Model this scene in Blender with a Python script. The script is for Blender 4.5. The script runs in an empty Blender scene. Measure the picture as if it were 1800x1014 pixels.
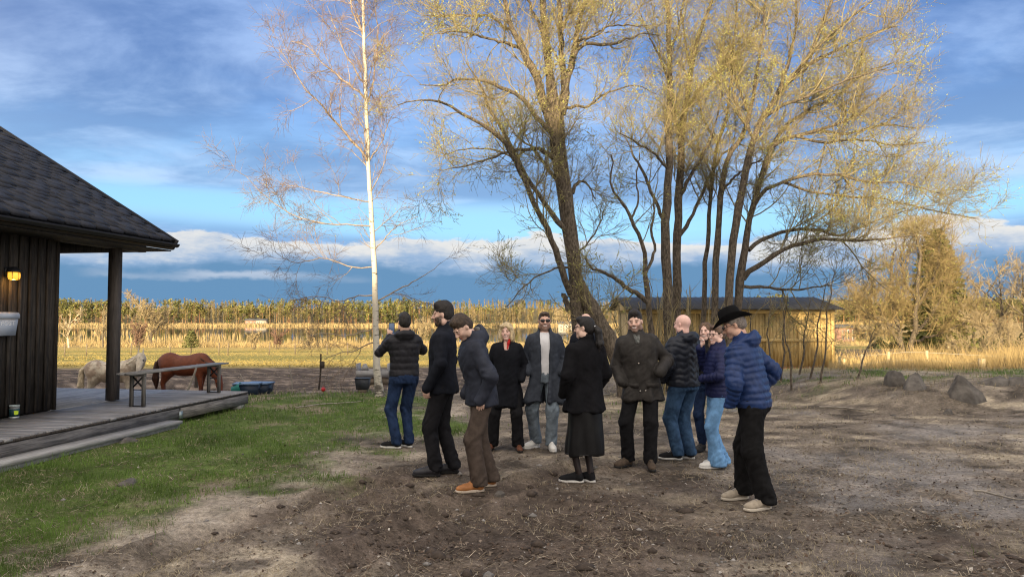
import bpy, math, random
import numpy as np
from mathutils import Vector, Matrix, Quaternion

# ------------------------------------------------------------------ camera, sky, sun, exposure
scene = bpy.context.scene
COL = scene.collection
FPX, CX, CY, HY, CAMZ = 1250.0, 900.0, 507.0, 557.0, 1.72      # photograph pixels (1800 wide)
PITCH = math.atan((HY - CY) / FPX)
cam_data = bpy.data.cameras.new('camera')
cam_data.sensor_width = 36.0
cam_data.lens = FPX / 1800.0 * 36.0
cam_data.clip_start = 0.05
cam_data.clip_end = 20000.0
cam = bpy.data.objects.new('camera', cam_data)
COL.objects.link(cam)
cam.location = (0, 0, CAMZ)
cam.rotation_euler = (math.pi / 2 + PITCH, 0, 0)
scene.camera = cam

SUN_EL, SUN_AZ = math.radians(11.5), math.radians(12.0)          # low sun behind the camera, a little to its left
TO_SUN = Vector((-math.sin(SUN_AZ) * math.cos(SUN_EL), -math.cos(SUN_AZ) * math.cos(SUN_EL), math.sin(SUN_EL)))
sl = bpy.data.lights.new('sun', 'SUN')
sl.energy = 4.5
sl.angle = math.radians(0.53)
sl.color = (1.0, 0.79, 0.47)
sun = bpy.data.objects.new('sun', sl)
COL.objects.link(sun)
sun.rotation_euler = (-TO_SUN).to_track_quat('-Z', 'Y').to_euler()
sun.location = (-20, -60, 30)

scene.view_settings.view_transform = 'Standard'
scene.view_settings.look = 'None'
scene.view_settings.gamma = 1.0
scene.view_settings.use_curve_mapping = False
scene.view_settings.exposure = 1.38
scene.render.engine = 'CYCLES'
scene.cycles.use_denoising = True
scene.cycles.filter_width = 1.15
scene.cycles.max_bounces = 5
scene.cycles.diffuse_bounces = 2
scene.cycles.glossy_bounces = 2
scene.cycles.transmission_bounces = 4
scene.cycles.transparent_max_bounces = 6


class NT:
    """small helper to write node trees"""
    def __init__(self, tree):
        self.t = tree
        self.n = tree.nodes
        self.l = tree.links

    def new(self, typ, **kw):
        nd = self.n.new(typ)
        for k, v in kw.items():
            setattr(nd, k, v)
        return nd

    def put(self, sock, v):
        if v is None:
            return
        if hasattr(v, 'is_output'):
            self.l.new(v, sock)
        else:
            sock.default_value = v

    def math(self, op, a, b=None, c=None, clamp=False):
        nd = self.new('ShaderNodeMath', operation=op)
        nd.use_clamp = clamp
        self.put(nd.inputs[0], a)
        self.put(nd.inputs[1], b)
        self.put(nd.inputs[2], c)
        return nd.outputs[0]

    def vmath(self, op, a, b=None):
        nd = self.new('ShaderNodeVectorMath', operation=op)
        self.put(nd.inputs[0], a)
        self.put(nd.inputs[1], b)
        return nd.outputs[0]

    def mix(self, f, a, b, mode='MIX'):
        nd = self.new('ShaderNodeMix', data_type='RGBA', blend_type=mode)
        self.put(nd.inputs[0], f)
        self.put(nd.inputs[6], a if hasattr(a, 'is_output') else (*a[:3], 1))
        self.put(nd.inputs[7], b if hasattr(b, 'is_output') else (*b[:3], 1))
        return nd.outputs[2]

    def smooth(self, v, lo, hi):
        nd = self.new('ShaderNodeMapRange', interpolation_type='SMOOTHSTEP')
        self.put(nd.inputs[0], v)
        self.put(nd.inputs[1], lo)
        self.put(nd.inputs[2], hi)
        nd.inputs[3].default_value = 0
        nd.inputs[4].default_value = 1
        return nd.outputs[0]

    def noise(self, vec, scale, detail=4, rough=0.5, dist=0.0, w=None):
        nd = self.new('ShaderNodeTexNoise')
        if w is not None:
            nd.noise_dimensions = '4D'
            nd.inputs['W'].default_value = w
        self.put(nd.inputs['Vector'], vec)
        nd.inputs['Scale'].default_value = scale
        nd.inputs['Detail'].default_value = detail
        nd.inputs['Roughness'].default_value = rough
        nd.inputs['Distortion'].default_value = dist
        return nd.outputs['Fac']


def build_world():
    w = bpy.data.worlds.new('World')
    scene.world = w
    w.use_nodes = True
    T = NT(w.node_tree)
    T.n.clear()
    out = T.new('ShaderNodeOutputWorld')
    bg = T.new('ShaderNodeBackground')
    T.l.new(bg.outputs[0], out.inputs[0])
    bg.inputs['Strength'].default_value = 0.1
    sky = T.new('ShaderNodeTexSky', sky_type='NISHITA')
    sky.sun_disc = False
    sky.sun_elevation = SUN_EL
    sky.sun_rotation = math.pi + SUN_AZ
    sky.altitude = 50
    sky.air_density = 1.0
    sky.dust_density = 0.6
    sky.ozone_density = 2.0
    tc = T.new('ShaderNodeTexCoord')
    D = T.vmath('NORMALIZE', tc.outputs['Generated'])
    sp = T.new('ShaderNodeSeparateXYZ')
    T.l.new(D, sp.inputs[0])
    x, y, z = sp.outputs
    el = T.math('MULTIPLY', T.math('ARCSINE', z), 180 / math.pi)       # degrees
    az = T.math('ARCTAN2', x, y)
    zz = T.math('ADD', T.math('MAXIMUM', z, 0.0), 0.10)
    cb = T.new('ShaderNodeCombineXYZ')
    T.put(cb.inputs[0], T.math('DIVIDE', x, zz))
    T.put(cb.inputs[1], T.math('DIVIDE', y, zz))
    T.put(cb.inputs[2], 3.7)
    P = cb.outputs[0]
    PS = T.vmath('MULTIPLY', P, (0.78, 1.0, 1.0))
    # angle from the sun: the half of the sky away from it is deep, the half towards it bright and warm
    dt = T.new('ShaderNodeVectorMath', operation='DOT_PRODUCT')
    T.put(dt.inputs[0], D)
    dt.inputs[1].default_value = TO_SUN
    sunny = T.smooth(dt.outputs['Value'], -0.72, 0.65)
    clear = T.mix(1.0, sky.outputs[0], (0.50, 0.62, 0.84), 'MULTIPLY')
    low = T.math('MULTIPLY', T.smooth(el, 17.0, 5.5), T.math('SUBTRACT', 1.0, sunny))
    clear = T.mix(T.math('MULTIPLY', low, 0.8), clear, (1.55, 3.3, 4.6))
    n1 = T.noise(PS, 0.60, 7, 0.56, 0.18)
    n2 = T.noise(PS, 1.5, 7, 0.58, 0.3)
    n3 = T.noise(PS, 0.30, 3, 0.5, 0.1)
    cov = T.math('ADD', T.math('MULTIPLY', n1, 0.75), T.math('MULTIPLY', n3, 0.45))
    mask = T.smooth(cov, 0.36, 0.58)
    # a clear lane low over the cloud bank
    wob = T.math('MULTIPLY', T.math('SUBTRACT', T.noise(P, 0.25, 2, 0.5), 0.5), 5.0)
    lane = T.math('SUBTRACT', 1.0, T.smooth(T.math('ABSOLUTE', T.math('SUBTRACT', T.math('ADD', el, wob), 7.8)), 0.3, 1.9))
    mask = T.math('MULTIPLY', mask, T.math('SUBTRACT', 1.0, T.math('MULTIPLY', lane, 0.85)))
    mask = T.math('MULTIPLY', mask, 0.93)
    tone = T.smooth(n2, 0.40, 0.68)
    dark = T.mix(T.smooth(el, 9.0, 20.0), (0.95, 1.65, 2.85), (0.50, 0.98, 2.15))
    light = T.mix(T.smooth(el, 9.0, 24.0), (2.1, 2.9, 4.1), (1.38, 2.05, 3.5))
    edge = T.smooth(mask, 0.85, 0.25)
    cl = T.mix(T.math('MAXIMUM', tone, T.math('MULTIPLY', edge, 0.6)), dark, light)
    cl = T.mix(sunny, cl, T.mix(tone, (6.0, 5.5, 5.0), (10.5, 9.2, 7.6)))
    col = T.mix(mask, clear, cl)
    # cloud bank above the horizon, white tops, blue-grey rain curtain under it
    ca = T.new('ShaderNodeCombineXYZ')
    T.put(ca.inputs[0], az)
    T.put(ca.inputs[1], T.math('MULTIPLY', el, 0.05))
    A = ca.outputs[0]
    hb = T.math('MULTIPLY', T.math('SUBTRACT', T.noise(A, 4.2, 8, 0.62), 0.5), 6.5)
    top = T.math('ADD', 6.2, hb)
    depth = T.math('SUBTRACT', top, el)
    bank = T.smooth(depth, -0.1, 0.22)
    bn = T.math('MULTIPLY', T.math('SUBTRACT', T.noise(A, 11.0, 7, 0.62), 0.5), 5.0)
    t = T.math('ADD', depth, bn)
    bcol = T.mix(T.smooth(t, 0.0, 2.3), (3.2, 3.2, 3.15), (1.25, 1.85, 2.75))
    bcol = T.mix(T.smooth(T.math('ADD', depth, T.math('MULTIPLY', bn, 0.25)), 1.6, 2.9), bcol, (0.56, 1.18, 2.0))
    bcol = T.mix(sunny, bcol, (6.0, 5.5, 4.8))
    col = T.mix(bank, col, bcol)
    # a thin pale stripe inside the bank
    st = T.math('SUBTRACT', 1.0, T.smooth(T.math('ABSOLUTE', T.math('SUBTRACT', T.math('ADD', el, T.math('MULTIPLY', bn, 0.35)), 3.1)), 0.05, 0.5))
    stn = T.math('MULTIPLY', st, T.smooth(T.noise(A, 2.2, 3, 0.5), 0.54, 0.66))
    col = T.mix(T.math('MULTIPLY', stn, 0.7), col, (2.3, 2.6, 3.1))
    T.l.new(col, bg.inputs['Color'])


build_world()


# ------------------------------------------------------------------ helpers
def at(x, y, d):
    """world point on the ray through photograph pixel (x, y) at distance d along +Y"""
    u, v = (x - CX) / FPX, (CY - y) / FPX
    cp, sn = math.cos(PITCH), math.sin(PITCH)
    Y = cp - sn * v
    Z = sn + cp * v
    k = d / Y
    return np.array([u * k, d, CAMZ + Z * k])


def tag(o, label=None, cat=None, group=None, kind=None):
    if label:
        o['label'] = label
    if cat:
        o['category'] = cat
    if group:
        o['group'] = group
    if kind:
        o['kind'] = kind
    return o


def link(o, parent=None):
    COL.objects.link(o)
    if parent is not None:
        o.parent = parent
    return o


def empty(name, loc=(0, 0, 0), rz=0.0):
    o = bpy.data.objects.new(name, None)
    o.location = loc
    o.rotation_euler = (0, 0, rz)
    o.empty_display_size = 0.2
    return link(o)


def mesh(name, V, F, mat=None, smooth=False, col=None):
    V = np.asarray(V, dtype=np.float32).reshape(-1, 3)
    if isinstance(F, np.ndarray):
        F = [F]
    F = [np.asarray(f, dtype=np.int32) for f in F if len(f)]
    me = bpy.data.meshes.new(name)
    me.vertices.add(len(V))
    me.vertices.foreach_set('co', V.ravel())
    loops = np.concatenate([f.ravel() for f in F])
    tot = np.concatenate([np.full(len(f), f.shape[1], dtype=np.int32) for f in F])
    start = np.concatenate([[0], np.cumsum(tot)[:-1]]).astype(np.int32)
    me.loops.add(len(loops))
    me.loops.foreach_set('vertex_index', loops)
    me.polygons.add(len(tot))
    me.polygons.foreach_set('loop_start', start)
    if smooth:
        me.polygons.foreach_set('use_smooth', np.ones(len(tot), dtype=bool))
    if col is not None:
        a = me.color_attributes.new('Col', 'FLOAT_COLOR', 'POINT')
        c = np.ones((len(V), 4), dtype=np.float32)
        c[:, :3] = col
        a.data.foreach_set('color', c.ravel())
    me.update(calc_edges=True)
    if mat is not None:
        for m in (mat if isinstance(mat, (list, tuple)) else [mat]):
            me.materials.append(m)
    return me


def mk(name, V, F, mat, parent=None, smooth=False, col=None):
    return link(bpy.data.objects.new(name, mesh(name, V, F, mat, smooth, col)), parent)


BOXF = np.array([[0, 3, 2, 1], [4, 5, 6, 7], [0, 1, 5, 4], [1, 2, 6, 5], [2, 3, 7, 6], [3, 0, 4, 7]])


class MB:
    """collects simple solids for ONE mesh"""
    def __init__(self):
        self.V, self.F, self.n = [], {}, 0

    def add(self, V, F):
        V = np.asarray(V, float)
        for f in (F if isinstance(F, list) else [F]):
            f = np.asarray(f) + self.n
            self.F.setdefault(f.shape[1], []).append(f)
        self.V.append(V)
        self.n += len(V)
        return self

    def box(self, c, s, M=None):
        x, y, z = np.array(s) / 2
        V = np.array([[-x, -y, -z], [x, -y, -z], [x, y, -z], [-x, y, -z], [-x, -y, z], [x, -y, z], [x, y, z], [-x, y, z]])
        if M is not None:
            V = V @ np.array(M).T
        return self.add(V + np.array(c), BOXF)

    def bar(self, a, b, w, h=None):
        """square bar from a to b"""
        a, b = np.array(a, float), np.array(b, float)
        t = b - a
        L = np.linalg.norm(t)
        t = t / L
        up = np.array([0, 0, 1.0]) if abs(t[2]) < 0.9 else np.array([0, 1.0, 0])
        s = np.cross(t, up); s /= np.linalg.norm(s)
        u = np.cross(s, t)
        M = np.stack([s, t, u], 1)
        return self.box((a + b) / 2, (w, L, h or w), M)

    def prism(self, pts, z0, z1):
        """extrude an xy polygon"""
        n = len(pts)
        V = [(p[0], p[1], z0) for p in pts] + [(p[0], p[1], z1) for p in pts]
        F4 = np.array([[i, (i + 1) % n, n + (i + 1) % n, n + i] for i in range(n)])
        return self.add(V, [F4, np.array([list(range(n - 1, -1, -1))]), np.array([[n + i for i in range(n)]])])

    def lathe(self, prof, c=(0, 0, 0), n=16):
        """prof: list of (r, z)"""
        a = np.linspace(0, 2 * np.pi, n, endpoint=False)
        V = [np.stack([r * np.cos(a) + c[0], r * np.sin(a) + c[1], np.full(n, z + c[2])], 1) for r, z in prof]
        F = []
        for k in range(len(prof) - 1):
            i = np.arange(n)
            j = (i + 1) % n
            F.append(np.stack([k * n + i, k * n + j, (k + 1) * n + j, (k + 1) * n + i], 1))
        fs = [np.concatenate(F)]
        if prof[0][0] > 1e-6:
            fs.append(np.array([list(range(n - 1, -1, -1))]))
        if prof[-1][0] > 1e-6:
            fs.append(np.array([[(len(prof) - 1) * n + i for i in range(n)]]))
        return self.add(np.concatenate(V), fs)

    def data(self):
        return np.concatenate(self.V), [np.concatenate(f) for f in self.F.values()]

    def build(self, name, mat, parent=None, smooth=False):
        V, F = self.data()
        return mk(name, V, F, mat, parent, smooth)


def copy_tree(o, parent=None):
    c = o.copy()
    link(c)
    c.parent = parent
    for ch in list(o.children):
        copy_tree(ch, c)
    return c


# numpy value noise
def _h(ix, iy, iz, seed):
    h = (ix.astype(np.int64) * 374761393 + iy.astype(np.int64) * 668265263 + iz.astype(np.int64) * 2147483647 + seed * 144665) & 0xffffffff
    h = ((h ^ (h >> 13)) * 1274126177) & 0xffffffff
    h = (h ^ (h >> 16)) & 0xffffffff
    return h / 4294967295.0


def vnoise(p, seed=0):
    p = np.asarray(p, float)
    if p.shape[-1] == 2:
        p = np.concatenate([p, np.zeros(p.shape[:-1] + (1,))], -1)
    i = np.floor(p)
    f = p - i
    f = f * f * (3 - 2 * f)
    ix, iy, iz = i[..., 0].astype(np.int64), i[..., 1].astype(np.int64), i[..., 2].astype(np.int64)
    fx, fy, fz = f[..., 0], f[..., 1], f[..., 2]
    r = 0
    for dz in (0, 1):
        wz = fz if dz else 1 - fz
        if p.shape[-1] and not np.any(wz):
            continue
        a = _h(ix, iy, iz + dz, seed) * (1 - fx) + _h(ix + 1, iy, iz + dz, seed) * fx
        b = _h(ix, iy + 1, iz + dz, seed) * (1 - fx) + _h(ix + 1, iy + 1, iz + dz, seed) * fx
        r = r + wz * (a * (1 - fy) + b * fy)
    return r * 2 - 1


def fbm(p, oct=4, seed=0, gain=0.5):
    p = np.asarray(p, float)
    r, a, s = 0, 1.0, 0.0
    for k in range(oct):
        r = r + a * vnoise(p * (2.03 ** k) + 17.3 * k, seed + k)
        s += a
        a *= gain
    return r / s


def sstep(a, b, x):
    t = np.clip((np.asarray(x, float) - a) / (b - a), 0, 1)
    return t * t * (3 - 2 * t)


# ------------------------------------------------------------------ materials
MATS = {}


def mat(name, color, rough=0.8, var=0.25, scale=8.0, bump=0.0, bscale=None, metallic=0.0, spec=0.3, stretch=None,
        coords='Object', color2=None, attr=False, sheen=0.0, emission=None, trans=0.0):
    """procedural surface: base colour broken up by noise, optional bump"""
    if name in MATS:
        return MATS[name]
    m = bpy.data.materials.new(name)
    m.use_nodes = True
    T = NT(m.node_tree)
    bs = T.n['Principled BSDF']
    bs.inputs['Roughness'].default_value = rough
    bs.inputs['Metallic'].default_value = metallic
    bs.inputs['Specular IOR Level'].default_value = spec
    if sheen:
        bs.inputs['Sheen Weight'].default_value = sheen
        bs.inputs['Sheen Roughness'].default_value = 0.6
    tc = T.new('ShaderNodeTexCoord')
    vec = tc.outputs[coords]
    if stretch:
        mp = T.new('ShaderNodeMapping')
        mp.inputs['Scale'].default_value = stretch
        T.l.new(vec, mp.inputs[0])
        vec = mp.outputs[0]
    n = T.noise(vec, scale, 6, 0.6)
    f = T.smooth(n, 0.3, 0.7)
    if attr:
        at_ = T.new('ShaderNodeAttribute', attribute_name='Col')
        base = at_.outputs['Color']
    else:
        base = color
    if color2 is not None and not attr:
        c = T.mix(f, color, color2)
    else:
        lo = T.mix(1.0, base, (1 - var,) * 3, 'MULTIPLY')
        hi = T.mix(1.0, base, (1 + var,) * 3, 'MULTIPLY')
        c = T.mix(f, lo, hi)
    T.l.new(c, bs.inputs['Base Color'])
    if bump:
        b = T.new('ShaderNodeBump')
        b.inputs['Strength'].default_value = min(1.0, bump)
        b.inputs['Distance'].default_value = 0.01
        T.put(b.inputs['Height'], T.noise(vec, bscale or scale * 4, 6, 0.6))
        T.l.new(b.outputs[0], bs.inputs['Normal'])
    if emission:
        bs.inputs['Emission Color'].default_value = (*emission[0], 1)
        bs.inputs['Emission Strength'].default_value = emission[1]
    if trans:
        # thin leaf: light passes through
        tr = T.new('ShaderNodeBsdfTranslucent')
        T.put(tr.inputs['Color'], c)
        mx = T.new('ShaderNodeMixShader')
        mx.inputs[0].default_value = trans
        T.l.new(bs.outputs[0], mx.inputs[1])
        T.l.new(tr.outputs[0], mx.inputs[2])
        T.l.new(mx.outputs[0], T.n['Material Output'].inputs[0])
    MATS[name] = m
    return m


def wood(name, c1, c2, grain=(14, 14, 1.2), rough=0.75, bump=0.5, per_object=0.35):
    """grain along local z (or whichever axis has the small stretch), tone shifts from board to board"""
    if name in MATS:
        return MATS[name]
    m = bpy.data.materials.new(name)
    m.use_nodes = True
    T = NT(m.node_tree)
    bs = T.n['Principled BSDF']
    bs.inputs['Roughness'].default_value = rough
    bs.inputs['Specular IOR Level'].default_value = 0.25
    tc = T.new('ShaderNodeTexCoord')
    oi = T.new('ShaderNodeObjectInfo')
    off = T.vmath('SCALE', (1, 1, 1))
    nd = off.node
    nd.inputs[0].default_value = (7.0, 13.0, 29.0)
    T.put(nd.inputs['Scale'], oi.outputs['Random'])
    vec = T.vmath('ADD', tc.outputs['Object'], off)
    mp = T.new('ShaderNodeMapping')
    mp.inputs['Scale'].default_value = grain
    T.l.new(vec, mp.inputs[0])
    n = T.noise(mp.outputs[0], 3.0, 8, 0.62, 0.6)
    blot = T.noise(vec, 2.2, 4, 0.6)
    f = T.math('ADD', T.math('MULTIPLY', n, 0.7), T.math('MULTIPLY', blot, 0.3))
    c = T.mix(T.smooth(f, 0.36, 0.64), c1, c2)
    k = T.math('MULTIPLY_ADD', oi.outputs['Random'], per_object * 2, 1 - per_object)
    cc = T.new('ShaderNodeCombineXYZ')
    for i in range(3):
        T.put(cc.inputs[i], k)
    c = T.mix(1.0, c, cc.outputs[0], 'MULTIPLY')
    T.l.new(c, bs.inputs['Base Color'])
    b = T.new('ShaderNodeBump')
    b.inputs['Strength'].default_value = bump
    b.inputs['Distance'].default_value = 0.006
    T.put(b.inputs['Height'], n)
    T.l.new(b.outputs[0], bs.inputs['Normal'])
    MATS[name] = m
    return m


# ------------------------------------------------------------------ terrain
_Ly = [-400, 15, 17, 20, 28, 45, 75, 110, 118, 126, 135, 372, 384, 400, 430, 470, 520, 700, 1200, 9000]
_Lz = [0, 0, -.03, -.16, -.6, -1.3, -2.1, -2.8, -2.92, -3.2, -3.7, -3.7, -3.2, -2.8, -2.2, 2.6, 5.2, 9, 16, 20]
_Ry = [-400, 15, 20, 25, 30, 45, 75, 110, 118, 126, 135, 372, 384, 400, 430, 470, 520, 700, 1200, 9000]
_Rz = [0, 0, .02, -.14, -.3, -.75, -1.6, -2.6, -2.9, -3.2, -3.7, -3.7, -3.2, -2.8, -2.2, 2.6, 5.2, 9, 16, 20]


def base_h(x, y):
    x, y = np.asarray(x, float), np.asarray(y, float)
    # bays in the shoreline
    yy = y + np.where((y > 90), 1, 0) * 10 * fbm(np.stack([x / 60, y * 0 + 3], -1), 2, 5) * sstep(90, 118, y) * (1 - sstep(380, 420, y))
    l = np.interp(yy, _Ly, _Lz)
    r = np.interp(yy, _Ry, _Rz)
    w = sstep(-2, 6, x)
    h = l * (1 - w) + r * w
    # hollow where the horses stand
    h = h - 0.55 * np.exp(-((x + 11.5) / 4.2) ** 2 - ((y - 19.5) / 3.2) ** 2)
    # low bank on the right with the boulders
    bank = sstep(5.5, 8.0, x) * sstep(12.7, 14.2, y - 0.10 * (x - 9)) * (1 - sstep(18.5, 23, y))
    h = h + (0.34 + 0.10 * fbm(np.stack([x * .9, y * .9], -1), 3, 15)) * bank
    # right of the lake the land stays dry and rises
    e = sstep(55, 110, x - 0.30 * y + 20) * sstep(60, 140, y)
    h = np.where(e > 0, h * (1 - e) + e * np.maximum(h, -1.6), h)
    return h


STAND = [(711, 785), (779, 832), (847, 857), (891, 788), (957, 786), (1028, 845), (1127, 816), (1200, 805), (1241, 792), (1259, 818), (1322, 882)]   # where people stand: trodden level


def yard_micro(x, y):
    """ruts, clods and roughness of the churned yard (metres)"""
    p = np.stack([x, y], -1)
    near = 1 - sstep(14, 24, y)
    h = 0.030 * fbm(p * 0.7, 3, 11) + 0.012 * fbm(p * 3.1, 3, 21)
    soil = soil_mask(x, y)
    cl = fbm(p * 7.0, 4, 31)
    h = h + soil * (0.045 * np.abs(fbm(p * 3.4, 4, 41)) + 0.022 * cl + 0.03 * sstep(.12, .5, fbm(p * 1.9, 3, 47)))
    h = h + (1 - soil) * 0.007 * cl
    # two wheel ruts running off to the lower left
    for off in (0.0, 1.45):
        s, fall = rut(x, y, off)
        h = h + fall * (-0.075 * np.exp(-(s / 0.15) ** 2) + 0.050 * np.exp(-((np.abs(s) - 0.28) / 0.09) ** 2) * (1 + .8 * fbm(p * 5, 2, 55)))
    for xp, yp in STAND:
        d = CAMZ * FPX / (yp - HY)
        q = np.hypot(x - (xp - CX) / FPX * d, y - d)
        h = h * sstep(.22, .62, q)
    return h * near


def rut(x, y, off):
    """signed distance across and fade along one curving wheel track"""
    p = np.stack([x, y], -1)
    t = (x + 1.35 - off) * 0.60 + (y - 7.3) * 0.80
    s = (x + 1.35 - off) * 0.80 - (y - 7.3) * 0.60 - 0.10 * t * t * .5 + 0.12 * fbm(p * 0.5, 2, 51)
    return s, sstep(-3.6, -2.4, t) * (1 - sstep(1.0, 2.2, t))


def soil_mask(x, y):
    p = np.stack([x, y], -1)
    n = fbm(p * 0.55, 4, 61) + 0.35 * fbm(p * 2.0, 3, 65)
    g = np.exp(-((x + 0.2) / 2.1) ** 2 - ((y - 6.3) / 1.6) ** 2) * 1.15
    g = g + 0.55 * np.exp(-((x - 2.6) / 1.7) ** 2 - ((y - 5.4) / 0.9) ** 2)
    g = g + 0.55 * np.exp(-((x + 1.5) / 0.35) ** 2 - ((y - 7.6) / 1.4) ** 2)
    for off in (0.0, 1.45):
        sd, fall = rut(x, y, off)
        g = g + .55 * fall * np.exp(-(sd / 0.30) ** 2)
    return .85 * sstep(0.18, 0.95, g + 0.60 * n)


def lawn_mask(x, y):
    p = np.stack([x, y], -1)
    edge = np.interp(y, [0, 4, 5.3, 6.3, 8.9, 11.7, 14, 16.5], [-3.2, -3.0, -3.0, -2.7, -2.1, -1.8, -1.9, -2.6])
    n = fbm(p * 0.8, 4, 71) + 0.6 * fbm(p * 3.0, 4, 75)
    m = sstep(0.55, -0.40, (x - edge) + 1.1 * n) * (1 - sstep(15.2, 17.2, y + 0.8 * n))
    pk = np.exp(-((x + 1.35) / 0.9) ** 2 - ((y - 11.3) / 1.2) ** 2)
    m = np.maximum(m, sstep(.25, .7, pk + .35 * n))
    # small patches of green on the bank
    b = sstep(5.0, 7.0, x) * sstep(14.5, 16.0, y) * (1 - sstep(21, 25, y)) * sstep(-.2, .4, n)
    m = np.maximum(m, 0.95 * b)
    m = np.maximum(m, 0.5 * np.exp(-((x - 2.6) / 2.0) ** 2 - ((y - 14.5) / 1.6) ** 2) * sstep(-.1, .4, n))
    return m


def ground_color(x, y):
    p = np.stack([x, y], -1)
    C = lambda *c: np.array(c, float)
    n1 = fbm(p * 0.45, 4, 81)[:, None]
    n2 = fbm(p * 1.7, 4, 85)[:, None]
    n3 = fbm(p * 7.0, 3, 89)[:, None]
    g = C(.195, .163, .130) * (1 + 0.35 * n2 + 0.55 * n3)                       # trodden earth with straw
    n4 = fbm(np.stack([x * 2.6, y * 3.4], -1), 4, 87)[:, None]
    wet = sstep(.08, .42, n4 + .3 * n3 - .25 * n1) * (1 - sstep(13, 18, y))[:, None]
    g = g * (1 - .62 * wet)
    straw = sstep(.05, .50, n1 * .6 + 0.5 * n2 - .8 * n4)
    g = g * (1 - straw) + straw * C(.36, .305, .225) * (1 + .5 * n3)
    grav = sstep(.1, .5, -n1 + .5 * n2) * sstep(1, 4, x)[:, None]
    g = g * (1 - .6 * grav) + .6 * grav * C(.25, .235, .225)
    # pale dry fringe between lawn and soil
    edge = np.interp(y, [0, 5.3, 6.3, 8.9, 11.7, 16.5], [-4.0, -3.0, -2.3, -1.5, -1.2, -2.0])
    fr = (np.exp(-((x - edge) / 0.9) ** 2) * (1 - sstep(13, 16, y)))[:, None] * sstep(-.35, .3, n2)
    g = g * (1 - fr) + fr * C(.36, .31, .25) * (1 + .3 * n3)
    s = soil_mask(x, y)[:, None]
    g = g * (1 - s) + s * C(.085, .065, .052) * (1 + .5 * n3 + .3 * n2)
    l = lawn_mask(x, y)[:, None]
    gl = C(.085, .120, .030) * (1 + .4 * n2 + .4 * n3)
    dry = sstep(.05, .45, n1 * .6 + n2 * .8)
    gl = gl * (1 - dry) + dry * C(.20, .165, .11)
    g = g * (1 - l) + l * gl
    # paddock mud behind the yard
    pd = (sstep(15.5, 18, y) * (1 - sstep(-1, 3, x)))[:, None]
    st = fbm(np.stack([x * .25, y * .9], -1), 4, 91)[:, None]
    mud = C(.088, .066, .050) * (1 + .7 * st + .8 * n3 + .4 * n2)
    mud = mud + sstep(.15, .5, n2 + .6 * n3) * C(.13, .105, .08)
    g = g * (1 - pd) + pd * mud
    # pasture
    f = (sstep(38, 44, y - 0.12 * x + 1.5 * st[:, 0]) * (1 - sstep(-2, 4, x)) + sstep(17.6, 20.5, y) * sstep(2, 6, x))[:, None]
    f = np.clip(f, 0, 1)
    band = fbm(np.stack([x * .02, y * .16], -1), 3, 95)[:, None]  # darker grass bands: tree shade across the field put into the colour
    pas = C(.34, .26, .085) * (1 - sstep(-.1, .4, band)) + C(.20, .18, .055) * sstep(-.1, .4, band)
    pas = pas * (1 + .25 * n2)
    rr = (sstep(6, 9, x) * sstep(17.6, 19.5, y) * (1 - sstep(26, 34, y)))[:, None]
    pas = pas * (1 - rr) + rr * C(.36, .28, .15) * (1 + .35 * n2 + .3 * n3)
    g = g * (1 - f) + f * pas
    dk = (sstep(9, 13, x) * sstep(33, 38, y) * (1 - sstep(60, 80, y)))[:, None]      # bare ploughed strip on the right
    g = g * (1 - dk) + dk * C(.10, .08, .065)
    far = sstep(85, 112, y)[:, None]
    g = g * (1 - far) + far * C(.30, .22, .10) * (1 + .25 * n1)
    wood_ = sstep(402, 425, y)[:, None]
    g = g * (1 - wood_) + wood_ * C(.12, .10, .05)
    return np.clip(g, .012, .8)


def ground_z(x, y):
    x, y = np.atleast_1d(np.asarray(x, float)), np.atleast_1d(np.asarray(y, float))
    return base_h(x, y) + yard_micro(x, y)


def gz(x, y):
    return float(ground_z(x, y)[0])


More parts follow.
